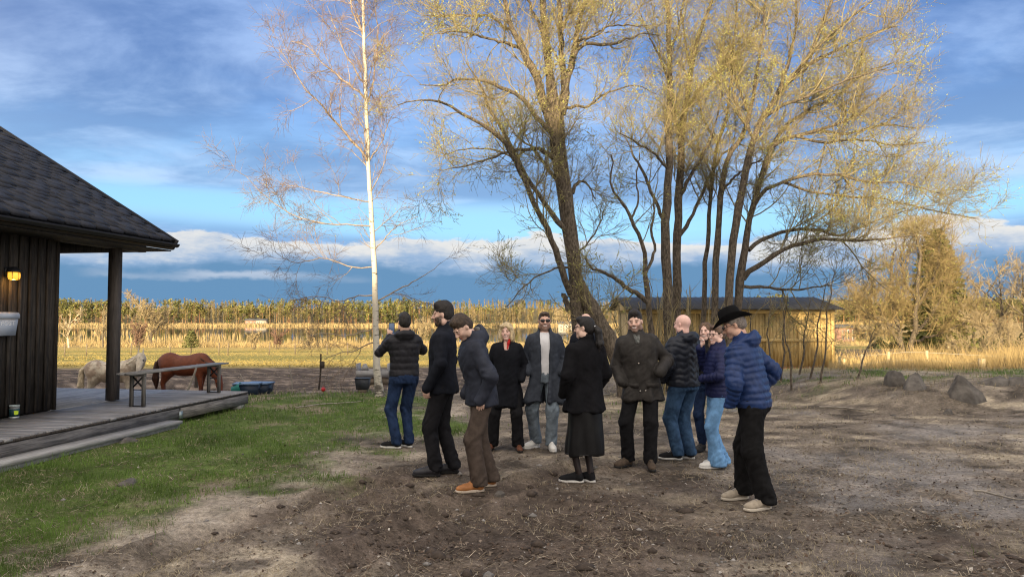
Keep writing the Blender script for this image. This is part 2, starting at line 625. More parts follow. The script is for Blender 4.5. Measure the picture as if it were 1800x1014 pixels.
def build_ground():
    rows = [-400, -250, -150, -90, -60, -40, -25, -15, -8, -4, -1.5, 0, 1.2, 2.2, 3.0]
    y = 3.5
    while y < 18:
        rows.append(y)
        y *= 1.0062 if y < 9 else 1.008
    while y < 9000:
        rows.append(y)
        y *= 1.022 if y < 420 else 1.09
    rows = np.array(rows)
    ns = 400
    s = np.linspace(-1, 1, ns)
    wd = np.where(rows < 0, np.maximum(14, -rows * 1.2), np.maximum(14, rows * 1.35))
    a = 0.42 + 0.58 * sstep(14, 60, rows)
    X = wd[:, None] * (a[:, None] * s[None] + (1 - a[:, None]) * s[None] ** 5)
    Y = np.repeat(rows[:, None], ns, 1)
    x, yy = X.ravel(), Y.ravel()
    V = np.stack([x, yy, ground_z(x, yy)], 1)
    nr = len(rows)
    i, j = np.meshgrid(np.arange(nr - 1), np.arange(ns - 1), indexing='ij')
    k = (i * ns + j).ravel()
    F = np.stack([k, k + 1, k + ns + 1, k + ns], 1)
    m = bpy.data.materials.new('earth')
    m.use_nodes = True
    T = NT(m.node_tree)
    bs = T.n['Principled BSDF']
    bs.inputs['Roughness'].default_value = 0.95
    bs.inputs['Specular IOR Level'].default_value = 0.12
    at_ = T.new('ShaderNodeAttribute', attribute_name='Col')
    tc = T.new('ShaderNodeTexCoord')
    o = tc.outputs['Object']
    n1 = T.noise(o, 22, 6, 0.65)
    n2 = T.noise(o, 95, 4, 0.6)
    n3 = T.noise(o, 4.5, 5, 0.6)
    k1 = T.math('MULTIPLY_ADD', n1, 2.2, -0.05)
    k2 = T.math('MULTIPLY_ADD', n2, 1.9, 0.1)
    k3 = T.math('MULTIPLY_ADD', n3, 0.9, 0.56)
    kk = T.math('MULTIPLY', T.math('MULTIPLY', k1, k2), k3)
    cc = T.new('ShaderNodeCombineXYZ')
    for q in range(3):
        T.put(cc.inputs[q], kk)
    c = T.mix(1.0, at_.outputs['Color'], cc.outputs[0], 'MULTIPLY')
    # bleached bits: straw, small stones
    vo = T.new('ShaderNodeTexVoronoi')
    vo.inputs['Scale'].default_value = 42
    T.l.new(o, vo.inputs['Vector'])
    spk = T.math('MULTIPLY', T.smooth(vo.outputs['Distance'], 0.22, 0.10), T.smooth(n3, 0.50, 0.66))
    sep = T.new('ShaderNodeSeparateXYZ')
    T.l.new(o, sep.inputs[0])
    spk = T.math('MULTIPLY', spk, T.smooth(sep.outputs[1], 24.0, 14.0))
    c = T.mix(T.math('MULTIPLY', spk, 0.65), c, (.40, .36, .32))
    T.l.new(c, bs.inputs['Base Color'])
    b = T.new('ShaderNodeBump')
    b.inputs['Strength'].default_value = 0.9
    b.inputs['Distance'].default_value = 0.035
    T.put(b.inputs['Height'], T.math('ADD', T.math('MULTIPLY', n1, 0.8), T.math('MULTIPLY', n2, 0.35)))
    T.l.new(b.outputs[0], bs.inputs['Normal'])
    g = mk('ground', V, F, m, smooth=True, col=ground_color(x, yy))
    tag(g, 'trodden earth yard, lawn, muddy paddock and pasture running down to the lake', kind='structure')


build_ground()


def build_lake():
    xs = np.linspace(-700, 420, 40)
    V = np.array([(-900, 100, -3.05), (520, 100, -3.05), (520, 410, -3.05), (-900, 410, -3.05)], float)
    m = bpy.data.materials.new('lake_water')
    m.use_nodes = True
    T = NT(m.node_tree)
    bs = T.n['Principled BSDF']
    bs.inputs['Base Color'].default_value = (.02, .022, .02, 1)
    bs.inputs['Roughness'].default_value = 0.04
    bs.inputs['IOR'].default_value = 1.33
    tc = T.new('ShaderNodeTexCoord')
    mp = T.new('ShaderNodeMapping')
    mp.inputs['Scale'].default_value = (0.5, 0.16, 1)
    T.l.new(tc.outputs['Object'], mp.inputs[0])
    b = T.new('ShaderNodeBump')
    b.inputs['Strength'].default_value = 0.03
    b.inputs['Distance'].default_value = 0.03
    T.put(b.inputs['Height'], T.noise(mp.outputs[0], 1.0, 3, 0.5))
    T.l.new(b.outputs[0], bs.inputs['Normal'])
    tag(mk('lake', V, np.array([[0, 1, 2, 3]]), m), 'calm lake mirroring the wood on its far shore', kind='structure')


build_lake()


# ------------------------------------------------------------------ the house with its porch and deck
HC = np.array([-7.0, 10.9, 0.0])
HU = np.array([.1526, .9883, 0.0])       # along the wall, away from the camera
HV = np.array([.9883, -.1526, 0.0])      # out of the wall, to the right
HANG = math.atan2(-HU[0], HU[1])
HM = np.array([[HV[0], HU[0], 0], [HV[1], HU[1], 0], [0, 0, 1.0]])
DECK = 0.30
W_DARK = wood('dark_cladding', (.018, .015, .013), (.062, .052, .044), (16, 16, 1.0), 0.8, 0.7, 0.4)
W_DECK = wood('weathered_deck', (.155, .15, .15), (.32, .31, .305), (1.0, 15, 15), 0.7, 0.55, 0.22)
W_DECK2 = wood('weathered_porch_deck', (.17, .175, .19), (.34, .345, .36), (15, 1.0, 15), 0.7, 0.55, 0.20)
W_SKIRT = wood('weathered_skirt', (.085, .08, .078), (.24, .225, .215), (15, .9, 15), 0.75, 0.6, 0.15)
W_STEP = wood('pale_step', (.26, .25, .235), (.46, .44, .41), (15, .9, 15), 0.75, 0.5, 0.1)
W_POST = wood('post_wood', (.045, .038, .034), (.11, .095, .085), (14, 14, .8), 0.7, 0.5, 0.1)
W_GREY = wood('bench_wood', (.13, .128, .125), (.30, .295, .29), (15, .9, 15), 0.7, 0.5, 0.12)
W_GREYV = wood('bench_leg_wood', (.075, .07, .064), (.19, .18, .165), (15, 15, .9), 0.7, 0.5, 0.12)
M_FELT = mat('roof_felt', (.008, .0085, .011), 0.9, 0.35, 40, 0.6, 180)
M_BLACK = mat('black_painted_metal', (.012, .012, .014), 0.45, 0.2, 20)
M_IRON = mat('iron', (.02, .02, .021), 0.5, 0.3, 30)


def hp(a, b, z=0.0):
    p = HC + HV * a + HU * b
    return (float(p[0]), float(p[1]), float(z))


def build_house():
    h = empty('house', hp(0, 0, 0), HANG)
    tag(h, 'dark timber house with shingled roof and open corner porch beside the deck', 'house')
    # wall core, set back behind the boards, and the far end wall
    MB().box((-3.6, -6.0, 1.62), (7.14, 11.96, 2.64)).build('wall', W_DARK, h)
    # board cladding on the visible wall: wide boards with a narrower board over every joint
    rng = random.Random(4)
    V, F = MB().box((0, 0, 0), (.028, .148, 2.58)).data()
    under = mesh('board', V, F, W_DARK)
    V, F = MB().box((0, 0, 0), (.026, .060, 2.56)).data()
    over = mesh('batten', V, F, W_DARK)
    b = -.078
    k = 0
    while b > -5.2:
        o = link(bpy.data.objects.new('board', under), h)
        o.location = (-.014 + rng.uniform(-.003, .003), b, 1.615)
        o2 = link(bpy.data.objects.new('batten', over), h)
        o2.location = (.014 + rng.uniform(-.003, .003), b - .083 + rng.uniform(-.012, .012), 1.61)
        b -= .166
        k += 1
    MB().box((-.015, -.003 + .016, 1.62), (.10, .032, 2.62)).build('corner_board', W_DARK, h)
    for q in range(22):
        o = link(bpy.data.objects.new('board', under), h)
        o.rotation_euler = (0, 0, math.pi / 2)
        o.location = (-.15 - q * .165, -.004 + .0, 1.615)
    # post and beams of the porch
    MB().box((.005, 1.28, 1.60), (.150, .150, 2.58)).build('post', W_POST, h)
    MB().box((-3.9, 1.28, 1.60), (.150, .150, 2.58)).build('post', W_POST, h)
    MB().box((.005, .95, 2.97), (.14, 2.05, .17)).build('beam', W_POST, h)
    MB().box((-3.6, 1.9, 2.975), (7.05, .14, .17)).build('beam', W_POST, h)
    # roof: two slopes, the near one shingled piece by piece where it is seen
    pitch = math.atan2(2.1, 3.5)
    ez, ea, ra = 3.06, .60, -4.2
    rz = ez + (ea - ra) * math.tan(pitch)
    b0, b1 = -13.0, 2.02
    roof = MB()
    th = .10
    roof.add([(ea, b0, ez), (ea, b1, ez), (ra, b1, rz), (ra, b0, rz), (ea, b0, ez - th), (ea, b1, ez - th), (ra, b1, rz - th), (ra, b0, rz - th)],
             np.array([[0, 1, 2, 3], [4, 7, 6, 5], [0, 4, 5, 1], [1, 5, 6, 2], [3, 7, 4, 0]]))
    lz = rz - (ra + 9.0) * math.tan(pitch)
    roof.add([(-9, b0, lz), (-9, b1, lz), (ra, b1, rz), (ra, b0, rz), (-9, b0, lz - th), (-9, b1, lz - th), (ra, b1, rz - th), (ra, b0, rz - th)],
             np.array([[3, 2, 1, 0], [5, 6, 7, 4], [1, 5, 4, 0], [2, 6, 5, 1]]))
    r = roof.build('roof', M_FELT, h)
    # gable infill above the beam, boarded
    MB().add([(ea - .45, 1.88, 3.05), (-7.8, 1.88, 3.05), (ra, 1.88, rz - .14), (ea - .45, 1.95, 3.05), (-7.8, 1.95, 3.05), (ra, 1.95, rz - .14)],
             [np.array([[0, 1, 2], [5, 4, 3]]), np.array([[0, 3, 4, 1], [1, 4, 5, 2], [2, 5, 3, 0]])]).build('gable', W_DARK, h)
    sl_ = np.array([-math.cos(pitch), 0, math.sin(pitch)])
    nrm = np.array([math.sin(pitch), 0, math.cos(pitch)])
    W_SH, H_SH = .31, .235
    EXPO = .158
    # one tab: a flat slab, thicker at its lower edge, with clipped lower corners
    w, t0 = W_SH - .014, .024
    pts = [(-w / 2 + .03, 0), (w / 2 - .03, 0), (w / 2, .035), (w / 2, H_SH), (-w / 2, H_SH), (-w / 2, .035)]
    Vt = [np.array([0, p[0], 0]) + sl_ * p[1] + nrm * (t0 + .004) for p in pts] + [np.array([0, p[0], 0]) + sl_ * p[1] - nrm * .004 for p in pts]
    n = len(pts)
    Ft = [np.array([list(range(n))]), np.array([[i, n + i, n + (i + 1) % n, (i + 1) % n] for i in range(n)])]
    M_SH = wood('slate_shingle', (.008, .0085, .0115), (.023, .024, .031), (12, 12, 12), 0.72, 0.6, 0.42)
    tab = mesh('shingle', np.array(Vt), Ft, M_SH)
    count = 0
    rows = []
    for row in range(27):
        for c in range(16):
            rows.append((row, c))
    rows = [(row, c) for row, c in rows if c < 15 - row * .42 + 1][:300]
    for row, c in rows:
        o = link(bpy.data.objects.new('shingle', tab), r)
        bb = b1 - .10 - W_SH * (c + .5) - (row % 2) * W_SH * .5
        p = np.array([ea + .03, bb, ez]) + sl_ * (row * EXPO + .0) + nrm * (.006 + .010 * rng.random())
        o.location = p
        o.rotation_euler = (0, rng.uniform(-.012, .012), rng.uniform(-.01, .01))
    # verge board, fascia, gutter with its end, soffit
    VB = MB()
    for (w_, z0, z1, off) in ((.05, -.13, .055, .0),):
        L = (ea - ra) / math.cos(pitch)
        M = np.stack([sl_, np.array([0, 1.0, 0]), nrm], 1)
        VB.box(np.array([ea, b1 + .026, ez]) + sl_ * (L / 2) + nrm * (-.035), (L + .06, .05, .19), M)
    VB.build('verge_board', M_BLACK, h)
    M = np.stack([sl_, np.array([0, 1.0, 0]), nrm], 1)
    MB().box(np.array([ea, b1 - .06, ez]) + sl_ * (L / 2) + nrm * .035, (L, .13, .035), M).build('verge_cap', M_FELT, h)
    MB().box((ea - .035, (b0 + b1) / 2, ez - .06), (.03, b1 - b0 - .02, .15)).build('fascia', M_BLACK, h)
    MB().box((ea - .33, (b0 + b1) / 2, ez - .15), (.56, b1 - b0 - .03, .02)).build('soffit', W_DARK, h)
    g = MB()
    a_ = np.linspace(math.pi, 2 * math.pi, 9)
    prof = [(ea + .06 + .062 * math.cos(t), ez - .035 + .062 * math.sin(t)) for t in a_]
    prof2 = [(ea + .06 + .054 * math.cos(t), ez - .035 + .054 * math.sin(t)) for t in a_[::-1]]
    pr = prof + prof2
    n = len(pr)
    V = [(p[0], b0, p[1]) for p in pr] + [(p[0], b1 - .02, p[1]) for p in pr]
    g.add(V, np.array([[i, (i + 1) % n, n + (i + 1) % n, n + i] for i in range(n)]))
    g.add([(p[0], b1 - .018, p[1]) for p in prof], np.array([list(range(9))]))
    g.build('gutter', M_BLACK, h, smooth=False)
    return h


house = build_house()


def build_deck():
    d = empty('deck', hp(0, 0, 0), HANG)
    tag(d, 'low weathered grey plank deck running along the house', 'deck')
    rng = random.Random(9)
    # front strip: boards across, from the wall out to the edge
    V, F = MB().box((0, 0, 0), (1.49, .117, .034)).data()
    pl = mesh('plank', V, F, W_DECK)
    b = 3.0
    while b > -7.2:
        o = link(bpy.data.objects.new('plank', pl), d)
        o.location = (.745 + rng.uniform(-.006, .006), b, DECK - .017 + rng.uniform(-.002, .002))
        o.rotation_euler = (0, 0, rng.uniform(-.002, .002))
        b -= .124
    # under the porch: boards along the house
    V, F = MB().box((0, 0, 0), (.117, 3.12, .034)).data()
    pl2 = mesh('plank', V, F, W_DECK2)
    a = -.065
    while a > -7.0:
        o = link(bpy.data.objects.new('plank', pl2), d)
        o.location = (a, 1.515, DECK - .016 + rng.uniform(-.002, .002))
        a -= .124
    # skirt boards, edge board, brackets, joists, the low step
    for (b0, b1, z) in ((-7.2, .92, 0), (.965, 3.06, 0.0)):
        MB().box((1.475, (b0 + b1) / 2, .155 + z), (.035, b1 - b0, .175)).build('skirt_board', W_SKIRT, d)
    MB().box((1.470, -2.07, .268), (.05, 10.26, .030)).build('edge_board', W_DARK, d)
    MB().box((-2.75, 3.085, .16), (8.45, .032, .19)).build('skirt_board', W_SKIRT, d)
    MB().box((1.50, .943, .135), (.03, .075, .12)).build('bracket', mat('galvanised', (.32, .38, .40), 0.45, .2, 20, metallic=.6), d)
    for b in (-5, -3, -1, 1, 2.6):
        MB().box((.2, b, .13), (2.4, .05, .2)).build('joist', W_DARK, d)
    for q in ((1.38, 2.85), (1.38, -.2), (1.38, -3.2), (-6.5, 2.9)):
        MB().box((q[0], q[1], .03), (.2, .2, .16)).build('footing', mat('concrete', (.30, .30, .29), .9, .2, 12, .4), d)
    MB().box((1.63, -3.4, .075), (.27, 8.0, .05)).build('step_board', W_STEP, d)
    MB().box((1.62, -3.4, .0), (.2, 8.0, .10)).build('step_base', mat('concrete', (.30, .30, .29)), d)


build_deck()


def build_bench():
    o = empty('bench', hp(1.0, .25, DECK), HANG)
    tag(o, 'long narrow grey folding bench on the deck', 'bench')
    L, Hh, Wd = 2.72, .55, .28
    for k in (-1, 1):
        MB().box((k * (Wd / 4 + .002), L / 2, Hh - .014), (Wd / 2 - .008, L, .028)).build('seat_plank', W_GREY, o)
    for b in (.32, L - .27):
        MB().box((0, b, Hh - .048), (Wd - .02, .05, .038)).build('cross_rail', W_GREYV, o)
        for k in (-1, 1):
            MB().box((k * (Wd / 2 - .035), b, (Hh - .06) / 2), (.05, .04, Hh - .07)).build('leg', W_GREYV, o)
        s = 1 if b < 1 else -1
        for k in (-1, 1):
            MB().bar((-k * (Wd / 2 - .05), b + .0, Hh - .07), (k * (Wd / 2 - .05), b + .004 * k, Hh - .25), .016, .022).build('brace', M_IRON, o)
        MB().box((0, b, .20 + .07), (Wd - .09, .014, .014)).build('brace', M_IRON, o)
        MB().box((0, b, .012), (Wd - .09, .014, .014)).build('brace', M_IRON, o)


build_bench()


def build_wall_things():
    # mailbox with lettering
    M_BOX = mat('pale_blue_enamel', (.42, .47, .56), 0.4, .06, 6)
    b = empty('mailbox', hp(.03, -1.20, 1.46), HANG)
    tag(b, 'pale grey-blue steel mailbox marked POST on the dark wall', 'mailbox')
    box = MB()
    # side profile in (a, z): front leans in towards the bottom, rounded top lid
    prof = [(.0, .0), (.085, .0), (.125, .235), (0, .235)]
    V = [(p[0], 0, p[1]) for p in prof] + [(p[0], .37, p[1]) for p in prof]
    n = 4
    box.add(V, [np.array([[i, (i + 1) % n, n + (i + 1) % n, n + i] for i in range(n)]), np.array([[3, 2, 1, 0], [4, 5, 6, 7]])])
    box.build('box', M_BOX, b)
    t = np.linspace(0, math.pi / 2, 6)
    prof = [(0, .238), (.142, .238), (.142, .275)] + [(.102 + .04 * math.cos(q), .275 + .05 * math.sin(q)) for q in t[1:]] + [(0, .33)]
    n = len(prof)
    V = [(p[0], -.008, p[1]) for p in prof] + [(p[0], .378, p[1]) for p in prof]
    MB().add(V, [np.array([[i, (i + 1) % n, n + (i + 1) % n, n + i] for i in range(n)]), np.array([list(range(n - 1, -1, -1)), [n + i for i in range(n)]])]).build('lid', M_BOX, b)
    cu = bpy.data.curves.new('lettering', 'FONT')
    cu.body = 'POST'
    cu.size = .088
    cu.extrude = .0015
    cu.align_x = 'CENTER'
    cu.space_character = 1.12
    cu.offset = .0012
    cu.materials.append(mat('letter_white', (.78, .80, .84), .5, .03))
    tmp = bpy.data.objects.new('lettering_curve', cu)
    COL.objects.link(tmp)
    bpy.context.view_layer.update()
    tme = bpy.data.meshes.new_from_object(tmp.evaluated_get(bpy.context.evaluated_depsgraph_get()))
    bpy.data.objects.remove(tmp)
    tx = link(bpy.data.objects.new('lettering', tme), b)
    # text lies in the plane of the front: x to the far end, up along the slope
    up = Vector((.04, 0, .235)).normalized()
    xx = Vector((0, 1, 0))
    nn = xx.cross(up)
    R = Matrix((xx, up, nn)).transposed().to_4x4()
    tx.matrix_local = Matrix.Translation(Vector((.109, .21, .145)) + nn * .0025) @ R
    # wall lantern
    l = empty('wall_lantern', hp(.03, -.92, 2.27), HANG)
    l.scale = (.85, .85, .85)
    tag(l, 'lit amber glass wall lantern on the dark timber wall', 'lantern')
    MB().box((.006, 0, .10), (.025, .10, .16)).build('wall_plate', M_BLACK, l)
    MB().bar((.01, 0, .15), (.13, 0, .17), .022).build('arm', M_BLACK, l)
    MB().lathe([(.015, .185), (.05, .175), (.105, .115), (.112, .10), (.105, .092), (.02, .10)], (.14, 0, 0), 14).build('hood', M_BLACK, l, True)
    gm = mat('amber_glass', (.75, .42, .08), .25, .1, 5, emission=((1.0, .45, .04), .55))
    MB().lathe([(.085, .088), (.092, .05), (.090, .0), (.075, -.03), (.03, -.035)], (.14, 0, 0), 14).build('glass', gm, l, True)
    MB().lathe([(.022, .06), (.024, .03), (.012, .0)], (.14, 0, 0), 8).build('bulb', mat('bulb', (1, .8, .4), .4, 0, 5, emission=((1, .7, .25), 30)), l, True)
    for q in range(6):
        t = q * math.pi / 3
        MB().bar((.14 + .094 * math.cos(t), .094 * math.sin(t), .09), (.14 + .082 * math.cos(t), .082 * math.sin(t), -.03), .008).build('cage_bar', M_BLACK, l)
    pl = bpy.data.lights.new('lantern_light', 'POINT')
    pl.energy = 1.2
    pl.color = (1.0, .55, .15)
    pl.shadow_soft_size = .03
    po = link(bpy.data.objects.new('lantern_light', pl), l)
    po.location = (.14, 0, -.06)
    # paint can by the wall
    c = empty('paint_can', hp(.10, -.80, DECK + .001), HANG)
    tag(c, 'small paint can with yellow-green label on deck against the wall', 'can')
    MB().lathe([(.062, 0), (.064, .004), (.062, .008), (.062, .158), (.065, .163)], (0, 0, 0), 20).build('tin', mat('tin', (.40, .42, .42), .4, .15, 14, metallic=.5), c, True)
    MB().lathe([(.0634, .022), (.0634, .128)], (0, 0, 0), 20).build('label', mat('can_label', (.015, .05, .06), .5, .2, 9), c, True)
    a_ = np.linspace(-.35, .55, 6)
    V = [(.0645 * math.cos(t - .5), .0645 * math.sin(t - .5), .045 + .02 * abs(t - .1)) for t in a_] + [(.0645 * math.cos(t - .5), .0645 * math.sin(t - .5), .105 - .01 * abs(t)) for t in a_]
    MB().add(V, np.array([[i, i + 1, 7 + i, 6 + i] for i in range(5)])).build('label_patch', mat('label_lime', (.55, .72, .04), .5, .1), c)
    MB().lathe([(.066, .160), (.066, .176), (.058, .176), (.056, .170), (.0, .170)], (0, 0, 0), 20).build('lid', mat('can_lid', (.36, .42, .41), .5, .1), c, True)


build_wall_things()


# ------------------------------------------------------------------ the timber shed
def build_shed():
    x0, x1, d0 = 4.28, 11.28, 25.0
    zb, ze = -.16, 2.02
    W_PINE = wood('fresh_pine', (.30, .205, .080), (.55, .41, .19), (12, 12, .9), 0.7, 0.4, 0.16)
    W_PINEH = wood('fresh_pine_rail', (.34, .24, .095), (.60, .45, .21), (.9, 12, 12), 0.7, 0.4, 0.1)
    s = empty('timber_shed', (x0, d0, zb))
    tag(s, 'low new timber shed with black ribbed roof behind the trees', 'shed')
    w = x1 - x0
    hgt = ze - zb
    dep = 3.6
    # back and side walls, front wall is boards on rails
    MB().box((w / 2, dep, hgt / 2 - .05), (w, .06, hgt)).build('wall', W_PINE, s)
    MB().box((.03, dep / 2, hgt / 2 - .05), (.06, dep - .1, hgt)).build('wall', W_PINE, s)
    MB().box((w - .03, dep / 2, hgt / 2 - .05), (.06, dep - .1, hgt)).build('wall', W_PINE, s)
    rng = random.Random(2)
    V, F = MB().box((0, 0, 0), (.118, .022, hgt - .24)).data()
    pm = mesh('plank', V, F, W_PINE)
    x = .06
    while x < w:
        o = link(bpy.data.objects.new('plank', pm), s)
        o.location = (x, .0 + rng.uniform(-.004, .004), hgt / 2 + .02)
        x += .1215
    for k in range(7):
        MB().box((.05 + k * (w - .1) / 6, -.035, hgt / 2 - .05), (.095, .045, hgt - .2)).build('post', W_PINE, s)
    MB().box((w / 2, -.050, hgt - .10), (w + .1, .035, .17)).build('fascia', W_PINEH, s)
    MB().box((w / 2, -.070, hgt * .49), (w - .05, .028, .10)).build('rail', W_PINEH, s)
    MB().box((w / 2, -.045, .07), (w + .04, .06, .12)).build('sill', wood('red_sill', (.20, .09, .045), (.30, .15, .07), (.9, 12, 12)), s)
    # ribbed roof, rising to a ridge and falling behind
    n = 150
    xs = np.linspace(-.35, w + .22, n)
    rib = .018 * (np.cos(np.arange(n) * math.pi / 2) > .5)
    V = []
    for (y, z) in ((-.45, hgt - .02), (2.0, hgt + .45), (dep + .5, hgt - .02)):
        V.append(np.stack([xs, np.full(n, y), z + rib], 1))
    for (y, z) in ((-.45, hgt - .05), (2.0, hgt + .42), (dep + .5, hgt - .05)):
        V.append(np.stack([xs, np.full(n, y), np.full(n, z)], 1))
    i = np.arange(n - 1)
    F = []
    for k in (0, 1):
        F.append(np.stack([k * n + i, k * n + i + 1, (k + 1) * n + i + 1, (k + 1) * n + i], 1))
        F.append(np.stack([(k + 3) * n + i, (k + 4) * n + i, (k + 4) * n + i + 1, (k + 3) * n + i + 1], 1))
    F.append(np.stack([i, 3 * n + i, 3 * n + i + 1, i + 1], 1))
    mk('roof', np.concatenate(V), np.concatenate(F), mat('black_roof_sheet', (.020, .021, .024), .6, .3, 6, .3, 30), s)
    for xx in (-.15, w + .02):
        MB().add([(xx, 0, hgt - .06), (xx, dep, hgt - .06), (xx, 1.95, hgt + .36), (xx + .05, 0, hgt - .06), (xx + .05, dep, hgt - .06), (xx + .05, 1.95, hgt + .36)],
                 [np.array([[0, 1, 2], [5, 4, 3]]), np.array([[0, 3, 4, 1], [1, 4, 5, 2], [2, 5, 3, 0]])]).build('gable', W_PINE, s)


build_shed()


# ------------------------------------------------------------------ unseen blocks added behind the camera, shaped to keep the yard in shade
def build_behind():
    M = mat('shade_block_red', (.25, .06, .04), .8, .2, 3)
    R = mat('shade_block_roof', (.06, .055, .055), .8, .2, 3)
    y0 = -42.0

    def add_block(name, prof, dep, label):
        o = empty(name, (0, y0, 0))
        tag(o, label, 'building')
        n = len(prof)
        V = [(p[0], 0, p[1]) for p in prof] + [(p[0], -dep, p[1]) for p in prof]
        MB().add(V, [np.array([list(range(n)), [n + i for i in range(n - 1, -1, -1)]]),
                     np.array([[(i + 1) % n, i, n + i, n + (i + 1) % n] for i in range(n)])]).build('wall', M, o)
        for i in range(1, n - 2):
            (xa, za), (xb, zb) = prof[i], prof[i + 1]
            MB().add([(xa, .3, za + .05), (xb, .3, zb + .05), (xb, -dep - .3, zb + .05), (xa, -dep - .3, za + .05),
                      (xa, .3, za + .2), (xb, .3, zb + .2), (xb, -dep - .3, zb + .2), (xa, -dep - .3, za + .2)], BOXF).build('roof', R, o)
    add_block('shade_block', SHADE_MAIN, 22, 'tall unseen block added behind the camera to shade the yard')
    add_block('shade_block', SHADE_LEFT, 14, 'long unseen block added behind the camera to shade the house and paddock')


# silhouettes measured from where the shade ends in the picture (heights at y = -42)
SHADE_MAIN = [(-15.2, -1), (-15.2, 14.2), (-11.5, 17.6), (-6.5, 17.5), (-3.6, 14.6), (-2.5, 13.1), (9.0, 12.7), (9.0, -1)]
SHADE_LEFT = [(-60.0, -1), (-60.0, 16.6), (-19.5, 16.3), (-15.5, 14.2), (-15.5, -1)]
build_behind()


# ------------------------------------------------------------------ trees
def tubes(P, R, sides):
    """P (B,K,3), R (B,K) -> vertices and quads for B tubes"""
    B, K, _ = P.shape
    T = np.gradient(P, axis=1)
    T /= np.linalg.norm(T, axis=2, keepdims=True) + 1e-9
    ref = np.where(np.abs(T[:, :1, 2:3]) > .8, np.array([[[1.0, .3, 0]]]), np.array([[[.2, .1, 1.0]]]))
    S = np.cross(T, np.broadcast_to(ref, T.shape))
    S /= np.linalg.norm(S, axis=2, keepdims=True) + 1e-9
    U = np.cross(S, T)
    a = np.arange(sides) * 2 * np.pi / sides
    V = P[:, :, None, :] + R[:, :, None, None] * (np.cos(a)[None, None, :, None] * S[:, :, None, :] + np.sin(a)[None, None, :, None] * U[:, :, None, :])
    b, k, s = np.meshgrid(np.arange(B), np.arange(K - 1), np.arange(sides), indexing='ij')
    s2 = (s + 1) % sides
    base = (b * K + k) * sides
    F = np.stack([base + s, base + s2, base + sides + s2, base + sides + s], -1).reshape(-1, 4)
    return V.reshape(-1, 3), F


def merge(parts):
    V, F, n = [], {}, 0
    for v, f in parts:
        for q in (f if isinstance(f, list) else [f]):
            if len(q):
                F.setdefault(q.shape[1], []).append(q + n)
        V.append(v)
        n += len(v)
    return np.concatenate(V), [np.concatenate(q) for q in F.values()]


def smooth_path(pts, K, jit=0.0, rng=None):
    """Catmull-Rom through pts, resampled to K points; pts rows may carry extra columns"""
    pts = np.asarray(pts, float)
    n = len(pts)
    t = np.concatenate([[0], np.cumsum(np.linalg.norm(np.diff(pts[:, :3], axis=0), axis=1) + 1e-6)])
    u = np.linspace(0, t[-1], K)
    i = np.clip(np.searchsorted(t, u, side='right') - 1, 0, n - 2)
    f = ((u - t[i]) / (t[i + 1] - t[i]))[:, None]
    p0, p1, p2, p3 = pts[np.maximum(i - 1, 0)], pts[i], pts[i + 1], pts[np.minimum(i + 2, n - 1)]
    o = .5 * (2 * p1 + (p2 - p0) * f + (2 * p0 - 5 * p1 + 4 * p2 - p3) * f ** 2 + (3 * p1 - p0 - 3 * p2 + p3) * f ** 3)
    if jit and rng is not None:
        d = rng.normal(0, jit, (K, 3))
        d[0] = 0
        o[:, :3] += d
    return o


def sprout(P, R, rng, per_m, lo, hi, length, K, spread=(45, 12), up=0.15, wig=.16, rr=.55, rmin=.003, taper=.35, grav=0.0, tipgrow=0.0, nmin=0):
    """children along parents P (B,K0,3), R (B,K0)"""
    B, K0, _ = P.shape
    seg = np.linalg.norm(np.diff(P, axis=1), axis=2)
    L = seg.sum(1)
    n = rng.poisson(np.maximum(L * per_m, 0)) + nmin
    idx = np.repeat(np.arange(B), n)
    M = len(idx)
    if M == 0:
        return np.zeros((0, K, 3)), np.zeros((0, K)), idx
    t = lo + (hi - lo) * rng.random(M) ** (.8 if tipgrow else 1.0)
    g = t * (K0 - 1)
    i = np.clip(g.astype(int), 0, K0 - 2)
    f = (g - i)[:, None]
    p = P[idx, i] * (1 - f) + P[idx, i + 1] * f
    r0 = R[idx, i] * (1 - f[:, 0]) + R[idx, i + 1] * f[:, 0]
    tg = P[idx, i + 1] - P[idx, i]
    tg /= np.linalg.norm(tg, axis=1, keepdims=True) + 1e-9
    q = rng.normal(size=(M, 3))
    q -= (q * tg).sum(1, keepdims=True) * tg
    q /= np.linalg.norm(q, axis=1, keepdims=True) + 1e-9
    a = np.radians(np.clip(rng.normal(spread[0], spread[1], M), 12, 95))[:, None]
    d = tg * np.cos(a) + q * np.sin(a)
    ln = length * (.45 + .85 * rng.random(M)) * (1 - .45 * t)
    ln = np.minimum(ln, L[idx] * .9)
    r = np.maximum(np.minimum(r0 * rr, ln * .0085 + rmin * .6), rmin)
    C = np.zeros((M, K, 3))
    C[:, 0] = p
    for k in range(1, K):
        d = d + rng.normal(0, wig, (M, 3)) + np.array([0, 0, up - grav * k / K])
        d /= np.linalg.norm(d, axis=1, keepdims=True)
        C[:, k] = C[:, k - 1] + d * (ln / (K - 1))[:, None]
    rad = r[:, None] * np.linspace(1, taper, K)[None]
    return C, np.maximum(rad, rmin * .55), idx


